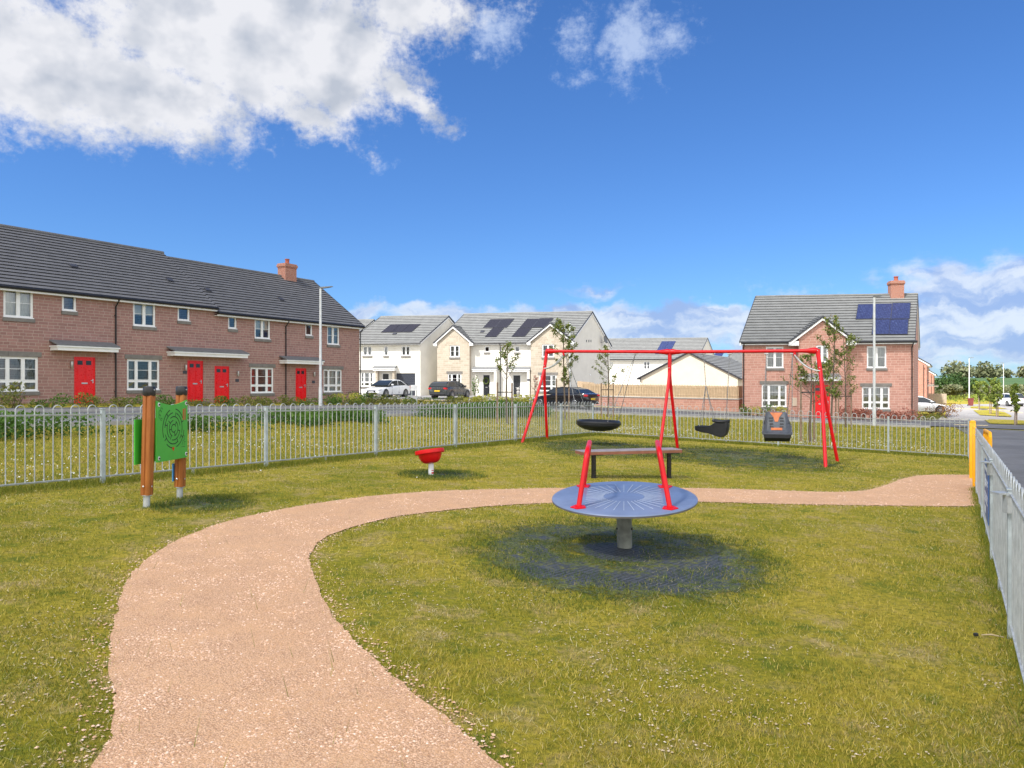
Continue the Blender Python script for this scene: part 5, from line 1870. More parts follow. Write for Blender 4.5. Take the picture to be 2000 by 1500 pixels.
# ------------------------------------------------------------------ street lamps, posts, bin
def lamp(label, x, y, h, head=1.0, ang=0.0):
    b = gz(x, y)
    r_ = thing('street_lamp', label, 'street lamp', b, 'grey column street lamps')
    mb = MB(); mb.lathe([(.095, -.2), (.095, 1.0), (.072, 1.15), (.058, h)], 14, 0, None, b); mb.build('column', r_, 'lamp_column', smooth=True)
    mb = MB()
    d = Vector((math.cos(ang), math.sin(ang), 0)); nn = Vector((-d.y, d.x, 0))
    t_ = b + Vector((0, 0, h))
    rings = []
    for (k, w_, z0_, z1_) in ((-.06, .05, -.02, .06), (.05, .07, -.02, .07), (.25, .11, .01, .08), (.5, .10, .05, .10), (.62, .05, .08, .11)):
        c = t_ + d * k
        rings.append([c - nn * w_ + Z1 * z0_, c + nn * w_ + Z1 * z0_, c + nn * w_ * .9 + Z1 * z1_, c - nn * w_ * .9 + Z1 * z1_])
    mb.loft(rings); mb.build('lamp_head', r_, 'lead_grey')
    mb = MB(); mb.box(b + Vector((0, -.08, .55)), (.09, .01, .5)); mb.build('access_door', r_, 'galvanised')
    return r_
p = G(626, 797); lamp('tall street lamp standing before the end of the red terrace', p.x, p.y, (750 - 563) / F * p.y + EYE - p.z, ang=.05)
lamp('street lamp rising in front of the cream semi-detached gable', .0765 * 54, 54, (750 - 630) / F * 54 + EYE - g(4.1, 54), ang=2.6)
lamp('tall street lamp in front of the detached pink brick house', .478 * 41, 41, (750 - 580) / F * 41 + EYE - g(19.6, 41), ang=.6)
lamp('far street lamp beside the red wheelie bin', (1893 - CX) / F * 100, 100, 6.3, ang=.1)
lamp('farthest street lamp, beyond the parked white car', (1960 - CX) / F * 150, 150, 7.0, ang=3.0)

# street name plate on short posts
p = G(809, 792)
r_ = thing('street_nameplate', 'small blank white plate on two short posts by the driveway', 'street sign', p)
for dx in (-.16, .16):
    mb = MB(); mb.box(p + Vector((dx, 0, .45)), (.06, .06, 1.3)); mb.build('post', r_, 'post_galvanised')
mb = MB(); mb.cbox(p + Vector((0, -.045, 1.12)), (.46, .02, .36), .006); mb.build('plate', r_, 'white_plastic')

b = gz((1896 - CX) / F * 99, 99)
r_ = thing('wheelie_bin', 'dark red wheelie bin standing at the foot of a far street lamp', 'wheelie bin', b)
mb = MB(); mb.loft([[b + Vector((x * s_, y * s_, z)) for x, y in ((-.24, -.28), (.24, -.28), (.24, .28), (-.24, .28))] for (s_, z) in ((.8, .06), (1.0, .95))]); mb.build('bin_body', r_, 'bin_red')
mb = MB(); mb.cbox(b + Vector((0, 0, 1.0)), (.56, .66, .08), .03); mb.build('lid', r_, 'bin_red')
for dx in (-.24, .24):
    mb = MB(); mb.lathe([(.1, -.03), (.1, .03)], 12, 0, Matrix.Rotation(R(90), 3, 'Y'), b + Vector((dx, .26, .1))); mb.build('wheel', r_, 'tyre')

# ------------------------------------------------------------------ brick wall with timber fence on top, and other fences
WA, WB = Vector((7.2, 57.2, 0)), Vector((16.15, 54.6, 0))
WA = Vector(((1136 - CX) / F * 58.0, 58.0, 0)); WB = Vector(((1443 - CX) / F * 54.2, 54.2, 0))
ww = W((WA.x, WA.y), unit(WA, WB)[0]); WLn_ = (WB - WA).length
zl, zr_ = EYE - (772.5 - 750) / F * 57.8, EYE - (779 - 750) / F * 54.2
root = thing('brick_garden_wall', 'low pink brick wall with pale coping along the lane', 'wall', (WA.x, WA.y, -.3))
mb = MB()
def sl_box(mb, a0, a1, zA0, zA1, zB0, zB1, o0, o1, m=0):
    v = [ww.pt(a0, zA0, o0), ww.pt(a1, zA1, o0), ww.pt(a1, zA1, o1), ww.pt(a0, zA0, o1), ww.pt(a0, zB0, o0), ww.pt(a1, zB1, o0), ww.pt(a1, zB1, o1), ww.pt(a0, zB0, o1)]
    mb.add(v, [(0, 3, 2, 1), (4, 5, 6, 7), (0, 1, 5, 4), (1, 2, 6, 5), (2, 3, 7, 6), (3, 0, 4, 7)], m)
sl_box(mb, 0, WLn_, -1.2, -1.2, zl - .07, zr_ - .07, -.22, 0)
A3 = Vector((AV[0], AV[1], 0))
e0, e1 = ww.pt(WLn_, -1.2, -.0), ww.pt(WLn_, zr_ - .07, -.0)
mb.obox(e0 + ww.n * -.22 - ww.u * .22, A3 * 3.2, ww.u * .22, Vector((0, 0, zr_ - .07 + 1.2)))
mb.build('wall', root, 'brick_pink')
mb = MB(); sl_box(mb, -.02, WLn_ + .04, zl - .068, zr_ - .068, zl, zr_, -.26, .04)
mb.obox(ww.pt(WLn_ - .26, zr_ - .068, -.26), A3 * 3.2, ww.u * .30, Vector((0, 0, .068)))
mb.build('coping', root, 'kerb_stone')
root = thing('timber_fence', 'pale vertical board fence standing on the pink brick wall', 'fence', (WA.x, WA.y, zl))
hF = .93
mb = MB(); nbd = int(WLn_ / .19)
for i in range(nbd):
    a = WLn_ * i / nbd; zz = zl + (zr_ - zl) * (i + .5) / nbd
    ww.box(mb, a, a + .10, zz + .02, zz + hF + random.uniform(-.008, .008), -.10, -.08)
    ww.box(mb, a + .095, a + .185, zz + .02, zz + hF - .06, -.150, -.135)
zz = (zl + zr_) / 2
mb.build('boards', root, 'timber_pale')
for zo in (.18, .72):
    mb = MB(); sl_box(mb, 0, WLn_, zl + zo, zr_ + zo, zl + zo + .06, zr_ + zo + .06, -.118, -.102); mb.build('rail', root, 'timber_pale')
mb = MB(); n2 = 20
for i in range(n2):
    p = ww.pt(WLn_ - .12, zr_ + .02, -.1) + A3 * (i * .15); mb.obox(p, A3 * .125, ww.u * .02, Vector((0, 0, hF - .02)))
mb.build('boards', root, 'timber_pale')

def board_fence(name, label, a, b, h, mat='timber_pale', step=.16, gap=.012, grp=None):
    A, B = Vector((a[0], a[1], 0)), Vector((b[0], b[1], 0)); w_ = W((A.x, A.y), unit(A, B)[0]); L = (B - A).length
    root = thing(name, label, 'fence', gz(A.x, A.y), grp)
    mb = MB(); n = int(L / step)
    for i in range(n):
        x = L * i / n; p = w_.pt(x, 0); z0_ = g(p.x, p.y)
        w_.box(mb, x, x + L / n - gap, z0_ + .03, z0_ + h + random.uniform(-.01, .01), 0, .02)
    mb.build('boards', root, mat)
    mb = MB()
    for zo in (.3, h - .3):
        p0, p1 = w_.pt(0, 0), w_.pt(L, 0)
        A_, B_ = Vector((p0.x, p0.y, g(p0.x, p0.y) + zo)), Vector((p1.x, p1.y, g(p1.x, p1.y) + zo))
        mb.obox(A_ - w_.n * .03, B_ - A_, w_.n * .028, Vector((0, 0, .09)))
    mb.build('rail', root, mat)
    return root
board_fence('timber_fence', 'short timber fence between the white house and the cream pair', ((838 - CX) / F * 76, 76), ((858 - CX) / F * 76, 76), 1.75, 'timber_orange')
board_fence('timber_fence', 'pale timber fence beside the cream pair, behind the black car', ((1128 - CX) / F * 66, 66), ((1160 - CX) / F * 61, 61), 1.75, 'timber_pale')
board_fence('timber_fence', 'weathered timber fence behind the white parked car beyond the brick house', ((1770 - CX) / F * 92, 92), ((1849 - CX) / F * 90, 90), 1.6, 'timber_grey')


# ------------------------------------------------------------------ cars
def cloudy(): pass


def car(label, cat, paint, x, y, ang, L=4.6, Wd=1.80, H=1.44, style='sedan', plate_back='plate_yellow', scale=1.0, grp='parked cars'):
    """local frame: nose towards +X, centre of the car on the ground at the origin"""
    root = thing('parked_car', label, cat, (0, 0, 0), grp)
    hl = L / 2
    def ring(xx, hw, z0_, zs, zt_, k=.93):
        # half section (lower sill, side, shoulder, top edge) mirrored
        pts = [(hw * .80, z0_), (hw * .95, z0_ + .05), (hw * .99, z0_ + (zs - z0_) * .45), (hw, zs - .10), (hw * .975, zs), (hw * k, zt_ - .015), (hw * .5, zt_)]
        return [Vector((xx, p, z)) for p, z in pts] + [Vector((xx, -p, z)) for p, z in pts[::-1]]
    hw = Wd / 2
    hood = .96 if style != 'suv' else 1.05
    bz = {'sedan': 1.02, 'hatch': .98, 'suv': 1.08}[style]
    st = [(-hl, hw * .80, .42, bz - .30, bz - .25), (-hl + .05, hw * .88, .30, bz - .18, bz - .08), (-hl + .22, hw * .95, .24, bz - .07, bz - .01), (-hl + .7, hw * .99, .20, bz - .06, bz), (-.5, hw, .19, bz - .10, bz - .03),
          (.35, hw, .19, bz - .12, bz - .05), (.75, hw, .19, hood - .14, hood - .06), (hl - 1.0, hw * .99, .20, hood - .20, hood - .12), (hl - .45, hw * .94, .22, hood - .30, hood - .22), (hl - .15, hw * .84, .24, hood - .42, hood - .33), (hl - .03, hw * .72, .30, hood - .52, hood - .45), (hl, hw * .62, .38, hood - .56, hood - .52)]
    mb = MB(); mb.loft([ring(*s_) for s_ in st])
    body = mb.build('body', root, paint, smooth=True)
    # cabin
    ct = {'sedan': [(-hl + .38, 0, .76, .70), (-hl + .85, .26, .74, .62), (-hl + 1.45, H - bz - .02, .72, .60), (-.25, H - bz + .02, .72, .60), (.30, H - bz - .04, .72, .60), (.75, .22, .74, .64), (1.20, -.06, .78, .72)],
          'hatch': [(-hl + .12, 0, .76, .68), (-hl + .28, .28, .75, .66), (-hl + .60, H - bz - .06, .72, .60), (-.45, H - bz + .02, .72, .60), (.20, H - bz - .03, .72, .60), (.65, .24, .74, .64), (1.10, -.06, .78, .72)],
          'suv': [(-hl + .12, 0, .80, .72), (-hl + .25, .34, .78, .68), (-hl + .50, H - bz - .06, .74, .62), (-.45, H - bz + .02, .74, .62), (.25, H - bz - .03, .74, .62), (.70, .26, .76, .66), (1.10, -.06, .80, .74)]}[style]
    rg = []
    for (xx, dz, wb_, wt_) in ct:
        z0_ = bz - .10; z1_ = bz + dz
        t_ = clamp(dz / (H - bz), 0, 1)
        wl = hw * (.97 - .03 * t_); wu = hw * (.95 - (.95 - .76) * t_)
        rg.append([Vector((xx, wl * .98, z0_)), Vector((xx, wl * .965, bz + .0)), Vector((xx, wu, max(bz, z1_ - .04))), Vector((xx, wu * .92, z1_)), Vector((xx, -wu * .92, z1_)), Vector((xx, -wu, max(bz, z1_ - .04))), Vector((xx, -wl * .965, bz)), Vector((xx, -wl * .98, z0_))])
    mb = MB(); mb.loft(rg); cabin = mb.build('windows', root, 'car_glass', smooth=False)
    cabin.name = 'glasshouse'
    # roof skin and pillars in body colour
    mb = MB()
    for i in range(2, 4):
        a, b = rg[i], rg[i + 1]
        up = Vector((0, 0, .012))
        for j in (2, 3, 4):
            mb.quad(a[j] + up, b[j] + up, b[j + 1] + up, a[j + 1] + up)
    for i in (2, 3):
        for j0, s_ in ((2, 1), (5, -1)):
            a, b = rg[i][j0], rg[i + 1][j0]; o = Vector((0, .012 * s_, 0))
            mb.quad(a + o + Vector((0, 0, .012)), b + o + Vector((0, 0, .012)), b + o - Vector((0, 0, .05)), a + o - Vector((0, 0, .05)))
    def strip(p, q, w_, s_):
        o = Vector((0, .010 * s_, 0)); mb.quad(p + o - Vector((w_, 0, 0)), p + o + Vector((w_, 0, 0)), q + o + Vector((w_, 0, 0)), q + o - Vector((w_, 0, 0)))
    for s_, jl, ju in ((1, 1, 2), (-1, 6, 5)):
        # A pillar, B pillar, C pillar
        for (i, j) in ((4, 6), (5, 6), (0, 2), (1, 2)):
            pass
        A_t, A_m, A_b = rg[4][ju], rg[5][ju], rg[6][jl]
        strip(A_m, A_t, .035, s_); strip(Vector((A_b.x - .12, A_b.y, bz + .0)), A_m, .035, s_)
        Bx = -.35
        strip(Vector((Bx, rg[3][jl].y, bz)), Vector((Bx - .08, rg[3][ju].y, rg[3][ju].z)), .035, s_)
        C_t, C_m = rg[2][ju], rg[1][ju]
        strip(Vector((rg[1][jl].x - .12, rg[1][jl].y, bz)), Vector((C_t.x, C_t.y, C_t.z)), .10 if style != 'sedan' else .07, s_)
    mb.build('roof', root, paint)
    # grille, bumper trim, lights, plates
    mb = MB(); mb.cbox((hl - .045, 0, .50), (.09, hw * .95, .20), .03); mb.cbox((hl - .06, 0, .30), (.10, hw * 1.1, .10), .03); mb.build('grille', body, 'upvc_black')
    mb = MB(); mb.cbox((hl + .004, 0, .44), (.014, .50, .11), .004); mb.build('number_plate', body, 'white_plastic')
    mb = MB(); mb.cbox((-hl - .002, 0, .62 if style != 'suv' else .80), (.02, .52, .12), .004); mb.build('number_plate', body, plate_back)
    mb = MB(); mb.cbox((-hl + .03, 0, .34), (.10, hw * 1.5, .14), .03); mb.build('bumper', body, 'upvc_black')
    for s_ in (-1, 1):
        mb = MB(); mb.cbox((hl - .25, s_ * hw * .74, hood - .33), (.36, .26, .11), .04, 0, Matrix.Rotation(R(-28 * s_), 3, 'Z') @ Matrix.Rotation(R(14), 3, 'Y')); mb.build('headlight', root, 'light_clear')
        mb = MB(); mb.cbox((-hl + .12, s_ * hw * .74, bz - .17), (.24, .36, .15), .04, 0, Matrix.Rotation(R(16 * s_), 3, 'Z')); mb.build('tail_light', root, 'light_red')
        mb = MB(); mb.cbox((.72, s_ * (hw + .09), bz + .03), (.13, .20, .12), .035); mb.build('mirror', root, paint)
        mb = MB(); mb.box((-.15, s_ * (hw * 1.0), bz - .22), (.16, .03, .025)); mb.box((-1.05, s_ * (hw * .995), bz - .22), (.16, .03, .025)); mb.build('door_handle', body, paint)
        mb = MB()
        for xx in (-.42, .62): mb.box((xx, s_ * (hw * .985), .60), (.010, .03, .56))
        mb.build('door_gap', body, 'upvc_black')
        for xx in (hl - .88, -hl + .92):
            mb = MB(); mb.lathe([(.36, hw - .30), (.375, hw - .02), (.365, hw + .003), (.33, hw + .004)], 24, 0, Matrix.Rotation(R(-90 * s_), 3, 'X') if True else None, (xx, 0, .34)); mb.build('wheel_arch', body, 'upvc_black')
            wb = MB(); wb.lathe([(.20, hw - .20), (.30, hw - .20), (.325, hw - .17), (.325, hw - .02), (.30, hw + .012), (.22, hw + .012)], 28, 0, Matrix.Rotation(R(-90 * s_), 3, 'X'), (xx, 0, .325))
            wl_ = wb.build('wheel', root, 'tyre', smooth=True)
            rb_ = MB()
            M = Matrix.Rotation(R(-90 * s_), 3, 'X')
            rb_.lathe([(.215, hw + .013), (.225, hw + .020), (.235, hw + .013)], 28, 0, M, (xx, 0, .325), close=False)
            for k in range(10):
                a = 2 * math.pi * k / 10; d_ = Vector((math.cos(a), math.sin(a), 0)); n_ = Vector((-d_.y, d_.x, 0))
                o = Vector((xx, 0, .325)) + M @ (d_ * .04 - n_ * .014 + Vector((0, 0, hw + .012))); rb_.obox(o, M @ (d_ * .18), M @ (n_ * .028), M @ Vector((0, 0, .012)))
            rb_.lathe([(.055, hw + .012), (.05, hw + .03)], 12, 0, M, (xx, 0, .325))
            rb_.build('rim', wl_, 'alloy')
    root.location = gz(x, y) + Vector((0, 0, .05)); root.rotation_euler = (0, 0, ang); root.scale = (scale,) * 3
    return root


car('white saloon car parked nose out before the dark garage door', 'car', 'car_white', (757 - CX) / F * 64.5, 64.5, R(245), L=4.75, style='sedan', H=1.46)
car('dark grey hatchback with bright red tail lights, parked on the drive beside the cream pair', 'car', 'car_grey', (880 - CX) / F * 62.5, 62.5, R(65), L=4.35, style='hatch', H=1.42)
car('black saloon parked before the cream pair, behind the young trees', 'car', 'car_black', (1103 - CX) / F * 53.0, 53.0, R(140), L=4.75, style='sedan', H=1.42)
car('white car whose nose sticks out past the corner of the brick house', 'car', 'car_white', (1856 - CX) / F * 61 - 2.25, 61.8, R(-8), L=4.6, style='hatch', H=1.45)
car('far white car seen from behind on the side road', 'car', 'car_white', (1971 - CX) / F * 98, 98, R(83), L=4.4, style='suv', H=1.62)


# ------------------------------------------------------------------ thin out-of-view cloud, added to dim the sun over playground and terrace
m, t = newmat('cloud_vapour')
co = t.n('ShaderNodeTexCoord').outputs['Object']
lw = t.n('ShaderNodeLayerWeight', {'Blend': .5}).outputs['Facing']
dn = t.m('MULTIPLY', t.mr(lw, 1.0, .55), t.m('ADD', .47, t.m('MULTIPLY', t.mr(t.noise(co, .035, 3, .5), .3, .7), .10)))
d_ = t.n('ShaderNodeBsdfDiffuse', {'Color': (.9, .9, .92, 1)})
tr = t.n('ShaderNodeBsdfTransparent')
mx = t.n('ShaderNodeMixShader', {0: dn, 1: tr.outputs[0], 2: d_.outputs[0]})
t.t.links.new(mx.outputs[0], t.n('ShaderNodeOutputMaterial').inputs[0])
HC = 320.0
sh = sd * (HC / sd.z)
bm = bmesh.new()
bmesh.ops.create_icosphere(bm, subdivisions=5, radius=1)
from mathutils import noise as mn
for v in bm.verts:
    p = v.co.normalized()
    k = 1 + .10 * mn.noise(p * 2.3) + .03 * mn.noise(p * 7)
    v.co = Vector((p.x * 92 * k, p.y * 62 * k, max(p.z, -.35) * 22 * k))
me = bpy.data.meshes.new('cloud'); bm.to_mesh(me); bm.free(); me.materials.append(MATS['cloud_vapour'])
me.polygons.foreach_set('use_smooth', [True] * len(me.polygons))
cl = bpy.data.objects.new('cloud', me); COL.objects.link(cl)
cl.location = (sh.x - 42, sh.y + 0, sh.z)
cl.rotation_euler = (0, 0, R(17))
cl['kind'] = 'structure'

# ------------------------------------------------------------------ rubber mats with grass growing through
m, t = newmat('rubber_mat')
co = t.n('ShaderNodeTexCoord').outputs['Object']
vr = t.n('ShaderNodeVectorRotate', {'Vector': co, 'Angle': R(38)}, rotation_type='Z_AXIS').outputs[0]
sp = t.n('ShaderNodeSeparateXYZ', {0: vr})
def tri(v, k):
    return t.m('ABSOLUTE', t.m('SUBTRACT', t.m('FRACT', t.m('MULTIPLY', v, k)), .5))
#
web = t.m('MAXIMUM', t.mr(tri(sp.outputs[0], 19.0), .28, .40), t.mr(tri(sp.outputs[1], 19.0), .30, .42))
c = t.mix(web, (.022, .028, .018), (.072, .078, .090))
c = t.mix(t.mr(t.noise(co, 14.0, 4, .7), .4, .7, 0, .5), c, (.13, .14, .155))
p_ = t.n('ShaderNodeBsdfPrincipled', {'Base Color': c, 'Roughness': .65, 'Normal': bump(t, web, .8, .02)})
at = t.n('ShaderNodeAttribute', attribute_name='cover').outputs['Fac']
n1 = t.noise(co, 3.2, 6, .7); n2 = t.noise(co, 17.0, 5, .7)
al = t.m('ADD', at, t.m('ADD', t.m('MULTIPLY', t.m('SUBTRACT', n1, .5), 1.5), t.m('MULTIPLY', t.m('SUBTRACT', n2, .5), 1.5)))
al = t.mr(al, .44, .66)
turf = t.mix(t.mr(t.noise(co, 30.0, 5, .7), .35, .65), (.045, .065, .012), (.16, .175, .028))
turf = t.mix(t.mr(t.noise(co, 4.0, 4, .6), .45, .7, 0, .6), turf, (.24, .22, .035))
t.set(p_, 'Base Color', t.mix(al, turf, c))
edge_ = t.m('ADD', at, t.m('ADD', t.m('MULTIPLY', t.m('SUBTRACT', n1, .5), 1.7), t.m('MULTIPLY', t.m('SUBTRACT', t.noise(co, 45.0, 4, .7), .5), 1.3)))
mx = t.n('ShaderNodeMixShader', {0: t.mr(edge_, .16, .42), 1: t.n('ShaderNodeBsdfTransparent').outputs[0], 2: p_.outputs[0]})
t.t.links.new(mx.outputs[0], t.n('ShaderNodeOutputMaterial').inputs[0])


def mat_sheet(name, label, cx, cy, rx, ry, rot, cover):
    """cover(u, v) in the unit disc says how much rubber shows"""
    me = bpy.data.meshes.new(name)
    vs, fs, cv = [], [], []
    nr, na = 14, 40
    for i in range(nr + 1):
        for k in range(na):
            a = 2 * math.pi * k / na; r_ = i / nr
            u, v = r_ * math.cos(a), r_ * math.sin(a)
            x = cx + (u * rx) * math.cos(rot) - (v * ry) * math.sin(rot); y = cy + (u * rx) * math.sin(rot) + (v * ry) * math.cos(rot)
            vs.append((x - cx, y - cy, g(x, y) + .007 - g(cx, cy))); cv.append(cover(u, v) * (1 - ss(r_, .60, 1.0)) - .35 * ss(r_, .75, 1.0))
    for i in range(nr):
        for k in range(na):
            k2 = (k + 1) % na
            fs.append((i * na + k, i * na + k2, (i + 1) * na + k2, (i + 1) * na + k))
    me.from_pydata(vs, [], fs); me.materials.append(MATS['rubber_mat'])
    at_ = me.attributes.new('cover', 'FLOAT', 'POINT'); at_.data.foreach_set('value', cv)
    o = bpy.data.objects.new(name, me); COL.objects.link(o); o.location = (cx, cy, g(cx, cy))
    tagm(o, label, 'rubber mat', 'rubber grass mats under the play equipment')
    return o
MATR = []
def mat_px(label, px, py, rxpx, pyb, pyt, cover):
    c = G(px, py); l, r_ = G(px - rxpx, py), G(px + rxpx, py); f, b = G(px, pyb), G(px, pyt)
    cyy = (f.y + b.y) / 2
    mat_sheet('rubber_mat', label, c.x, cyy, (r_.x - l.x) / 2, (b.y - f.y) / 2, 0, cover)
    MATR.append((c.x, cyy, (r_.x - l.x) / 2, (b.y - f.y) / 2))
b0 = G(1220, 1070)
def cov_disc(u, v):
    r_ = math.hypot(u, v)
    k = .45 - .20 * ss(r_, .45, 1)
    if .15 < r_ < .36: k -= .30 * (.6 if u < .1 else .2)       # a ring of grass round the post
    if r_ < .17: k = 1.3
    k += .28 * ss(-v, -.2, .5) * (1 - ss(r_, .6, .9))
    return k
mat_px('worn black rubber mat with grass growing through, under the spinning disc', 1215, 1092, 350, 1205, 1008, cov_disc)
mat_px('overgrown rubber mat beneath the black basket swing', 1180, 876, 165, 900, 858, lambda u, v: .42 - .2 * math.hypot(u, v))
mat_px('overgrown rubber mat beneath the toddler swing and high-backed swing', 1455, 896, 200, 926, 872, lambda u, v: .42 - .2 * math.hypot(u, v))
mat_px('small overgrown rubber mat round the red bowl spinner', 862, 928, 95, 940, 917, lambda u, v: .60 - .25 * math.hypot(u, v))
mat_px('overgrown rubber mat beside the maze panel posts', 400, 985, 110, 1008, 965, lambda u, v: .42 - .2 * math.hypot(u, v))


# ------------------------------------------------------------------ grass blades
def gvec(x, y):
    z = np.where(x < -45, 1.575, np.where(x < 20, -.035 * x, np.where(x < 60, -.7 - .015 * (x - 20), -1.3)))
    def S_(v, a, b):
        t_ = np.clip((v - a) / (b - a), 0, 1); return t_ * t_ * (3 - 2 * t_)
    z = z + .02 * np.clip(y - 52, 0, 18) * S_(x, -14, -2) * (1 - S_(x, 12, 20))
    return z + .0205 * np.clip(y - 170, 0, 330)


def vnoise(x, y, sc, seed=0):
    """cheap value noise"""
    xi, yi = np.floor(x * sc).astype(int), np.floor(y * sc).astype(int)
    fx, fy = x * sc - xi, y * sc - yi
    fx, fy = fx * fx * (3 - 2 * fx), fy * fy * (3 - 2 * fy)
    def h(a, b):
        n_ = (a * 374761393 + b * 668265263 + seed * 974711) & 0x7fffffff
        n_ = (n_ ^ (n_ >> 13)) * 1274126177 & 0x7fffffff
        return ((n_ ^ (n_ >> 16)) & 0xffff) / 65535.0
    return (h(xi, yi) * (1 - fx) + h(xi + 1, yi) * fx) * (1 - fy) + (h(xi, yi + 1) * (1 - fx) + h(xi + 1, yi + 1) * fx) * fy


def scatter_fov(n, y0, y1, power=1.0, xpad=.6):
    """points with density falling with distance, over the ground the view can take in (and a margin)"""
    u = rng.random(n)
    y = y0 * (y1 / y0) ** (u ** power)
    x = (rng.random(n) * 2 - 1) * (y * .70 + xpad)
    return np.stack([x, y], 1)


def blades(P, h, wd, lean=.9):
    n = len(P)
    z = gvec(P[:, 0], P[:, 1])
    a = rng.random(n) * 2 * np.pi
    hh = h * (.45 + .9 * rng.random(n))
    dx, dy = np.cos(a) * hh * lean * (.3 + rng.random(n)), np.sin(a) * hh * lean * (.3 + rng.random(n))
    b = rng.random(n) * 2 * np.pi
    wx, wy = np.cos(b) * wd / 2, np.sin(b) * wd / 2
    v0 = np.stack([P[:, 0] - wx, P[:, 1] - wy, z - .004], 1)
    v1 = np.stack([P[:, 0] + wx, P[:, 1] + wy, z - .004], 1)
    v2 = np.stack([P[:, 0] + dx, P[:, 1] + dy, z + hh], 1)
    return np.stack([v0, v1, v2], 1).reshape(-1, 3)


# inside and around the playground
Pn = scatter_fov(520000, 2.3, 27.0, .92)
for (mx_, my_, rx_, ry_) in MATR:
    a_ = rng.random(9000) * 6.283; r_ = rng.random(9000) ** .6
    Pn = np.concatenate([Pn, np.stack([mx_ + rx_ * r_ * np.cos(a_), my_ + ry_ * r_ * np.sin(a_)], 1)])
Pc = np.stack([Pn[:, 0], Pn[:, 1]], 1)
ej = rng.normal(size=(len(Pc), 2)) * .035
on_path = inside(Pc + ej, PATH)
outside_right = Pc[:, 0] > RF(Pc[:, 1], .22)
dens_ = .15 + .85 * vnoise(Pc[:, 0], Pc[:, 1], 2.4, 5) + .3 * (vnoise(Pc[:, 0], Pc[:, 1], 11.0, 6) - .5)
keep = (~on_path) & (~outside_right) & (rng.random(len(Pc)) < dens_)
for (mx_, my_, rx_, ry_) in MATR:
    r_ = np.hypot((Pc[:, 0] - mx_) / rx_, (Pc[:, 1] - my_) / ry_)
    patchy = vnoise(Pc[:, 0], Pc[:, 1], 3.2, 9)
    keep &= ~((r_ < .62) & (patchy < .40)) & ~(r_ < .13)
Pg = Pc[keep]
dist = np.hypot(Pg[:, 0], Pg[:, 1])
big_n = vnoise(Pg[:, 0], Pg[:, 1], .8, 2) * .6 + vnoise(Pg[:, 0], Pg[:, 1], 2.6, 4) * .4
hgt = .012 + .012 * vnoise(Pg[:, 0], Pg[:, 1], 2.2, 8) + .0006 * dist
dgreen = (rng.random(len(Pg)) < np.clip(.72 - 1.5 * (big_n - .28), .04, .95))
# long soft tufts near the mats are darker
for (mx_, my_, rx_, ry_) in MATR:
    r_ = np.hypot((Pg[:, 0] - mx_) / rx_, (Pg[:, 1] - my_) / ry_)
    dgreen |= (r_ < .95) & (rng.random(len(Pg)) < .75); hgt = np.where(r_ < .9, hgt * 1.35, hgt)
wdt = .0032 + .00055 * dist
near_mat = np.zeros(len(Pg), bool)
for (mx_, my_, rx_, ry_) in MATR:
    r_ = np.hypot((Pg[:, 0] - mx_) / rx_, (Pg[:, 1] - my_) / ry_) + .5 * (vnoise(Pg[:, 0], Pg[:, 1], 2.5, 14) - .5)
    near_mat |= (rng.random(len(Pg)) < np.clip(1.9 - 1.9 * r_, 0, .9))
for nm_, sel, mt_ in (('grass', ~dgreen & ~near_mat, 'blade'), ('grass', dgreen & ~near_mat, 'blade_dark'), ('grass', near_mat, 'blade_mat')):
    Q = Pg[sel]
    o = fastmesh(nm_, blades(Q, hgt[sel], wdt[sel]), 3, mt_, kind='stuff')
# coarser grass beyond the railings and on the verges
Pn = scatter_fov(150000, 8, 48.0, .8, 2)
c_ = Pn[:, 0] - .575 * Pn[:, 1]
out = (Pn[:, 0] < LF(Pn[:, 1], -.02)) & (c_ > -23.6)
TB = (C2[1] - C1[1]) / (C2[0] - C1[0])
backline = C1[1] + TB * (Pn[:, 0] - C1[0])
lane = np.interp(Pn[:, 0], [3, 6, 14.3, 22, 26], [45.5, 44.1, 43.6, 39.7, 38])
out2 = (Pn[:, 1] > backline) & (Pn[:, 1] < lane) & (Pn[:, 0] < RF(Pn[:, 1], .2)) & (c_ > -23.6)
Q = Pn[out | out2]; dist = np.hypot(Q[:, 0], Q[:, 1])
sel = rng.random(len(Q)) < .30
for s_, mt_ in ((sel, 'blade'), (~sel, 'blade_dark')):
    fastmesh('grass', blades(Q[s_], .035 + .0010 * dist[s_], .004 + .0006 * dist[s_]), 3, mt_, kind='stuff')
# longer dark fringe along the foot of the railings
def fringe(A, B, n, wid, h, mt_='blade_dark'):
    k = rng.random(n); off = rng.normal(size=n) * wid
    A, B = np.array(A[:2]), np.array(B[:2]); d = (B - A) / np.linalg.norm(B - A); nn = np.array([-d[1], d[0]])
    P_ = A + (B - A) * k[:, None] + nn * off[:, None]
    dd = np.hypot(P_[:, 0], P_[:, 1])
    fastmesh('grass', blades(P_, h + .0008 * dd, .004 + .0005 * dd, .6), 3, mt_, kind='stuff')
fringe((LF(6), 6), C1, 16000, .16, .07)
fringe(C1, C2, 7000, .14, .06)
fringe((RF(3.4), 3.4), (RF(13.5), 13.5), 4500, .05, .05)
# straw-coloured thatch and dry stalks
Pn = scatter_fov(46000, 2.5, 20, .9)
k_ = (~inside(Pn, PATH)) & (Pn[:, 0] < RF(Pn[:, 1])) & (vnoise(Pn[:, 0], Pn[:, 1], 1.4, 21) * .7 + vnoise(Pn[:, 0], Pn[:, 1], 5.0, 22) * .3 > .52)
Q = Pn[k_]; dd = np.hypot(Q[:, 0], Q[:, 1])
fastmesh('dry_grass', blades(Q, .018 + .0004 * dd, .003 + .0005 * dd, 2.2), 3, 'straw', kind='stuff')
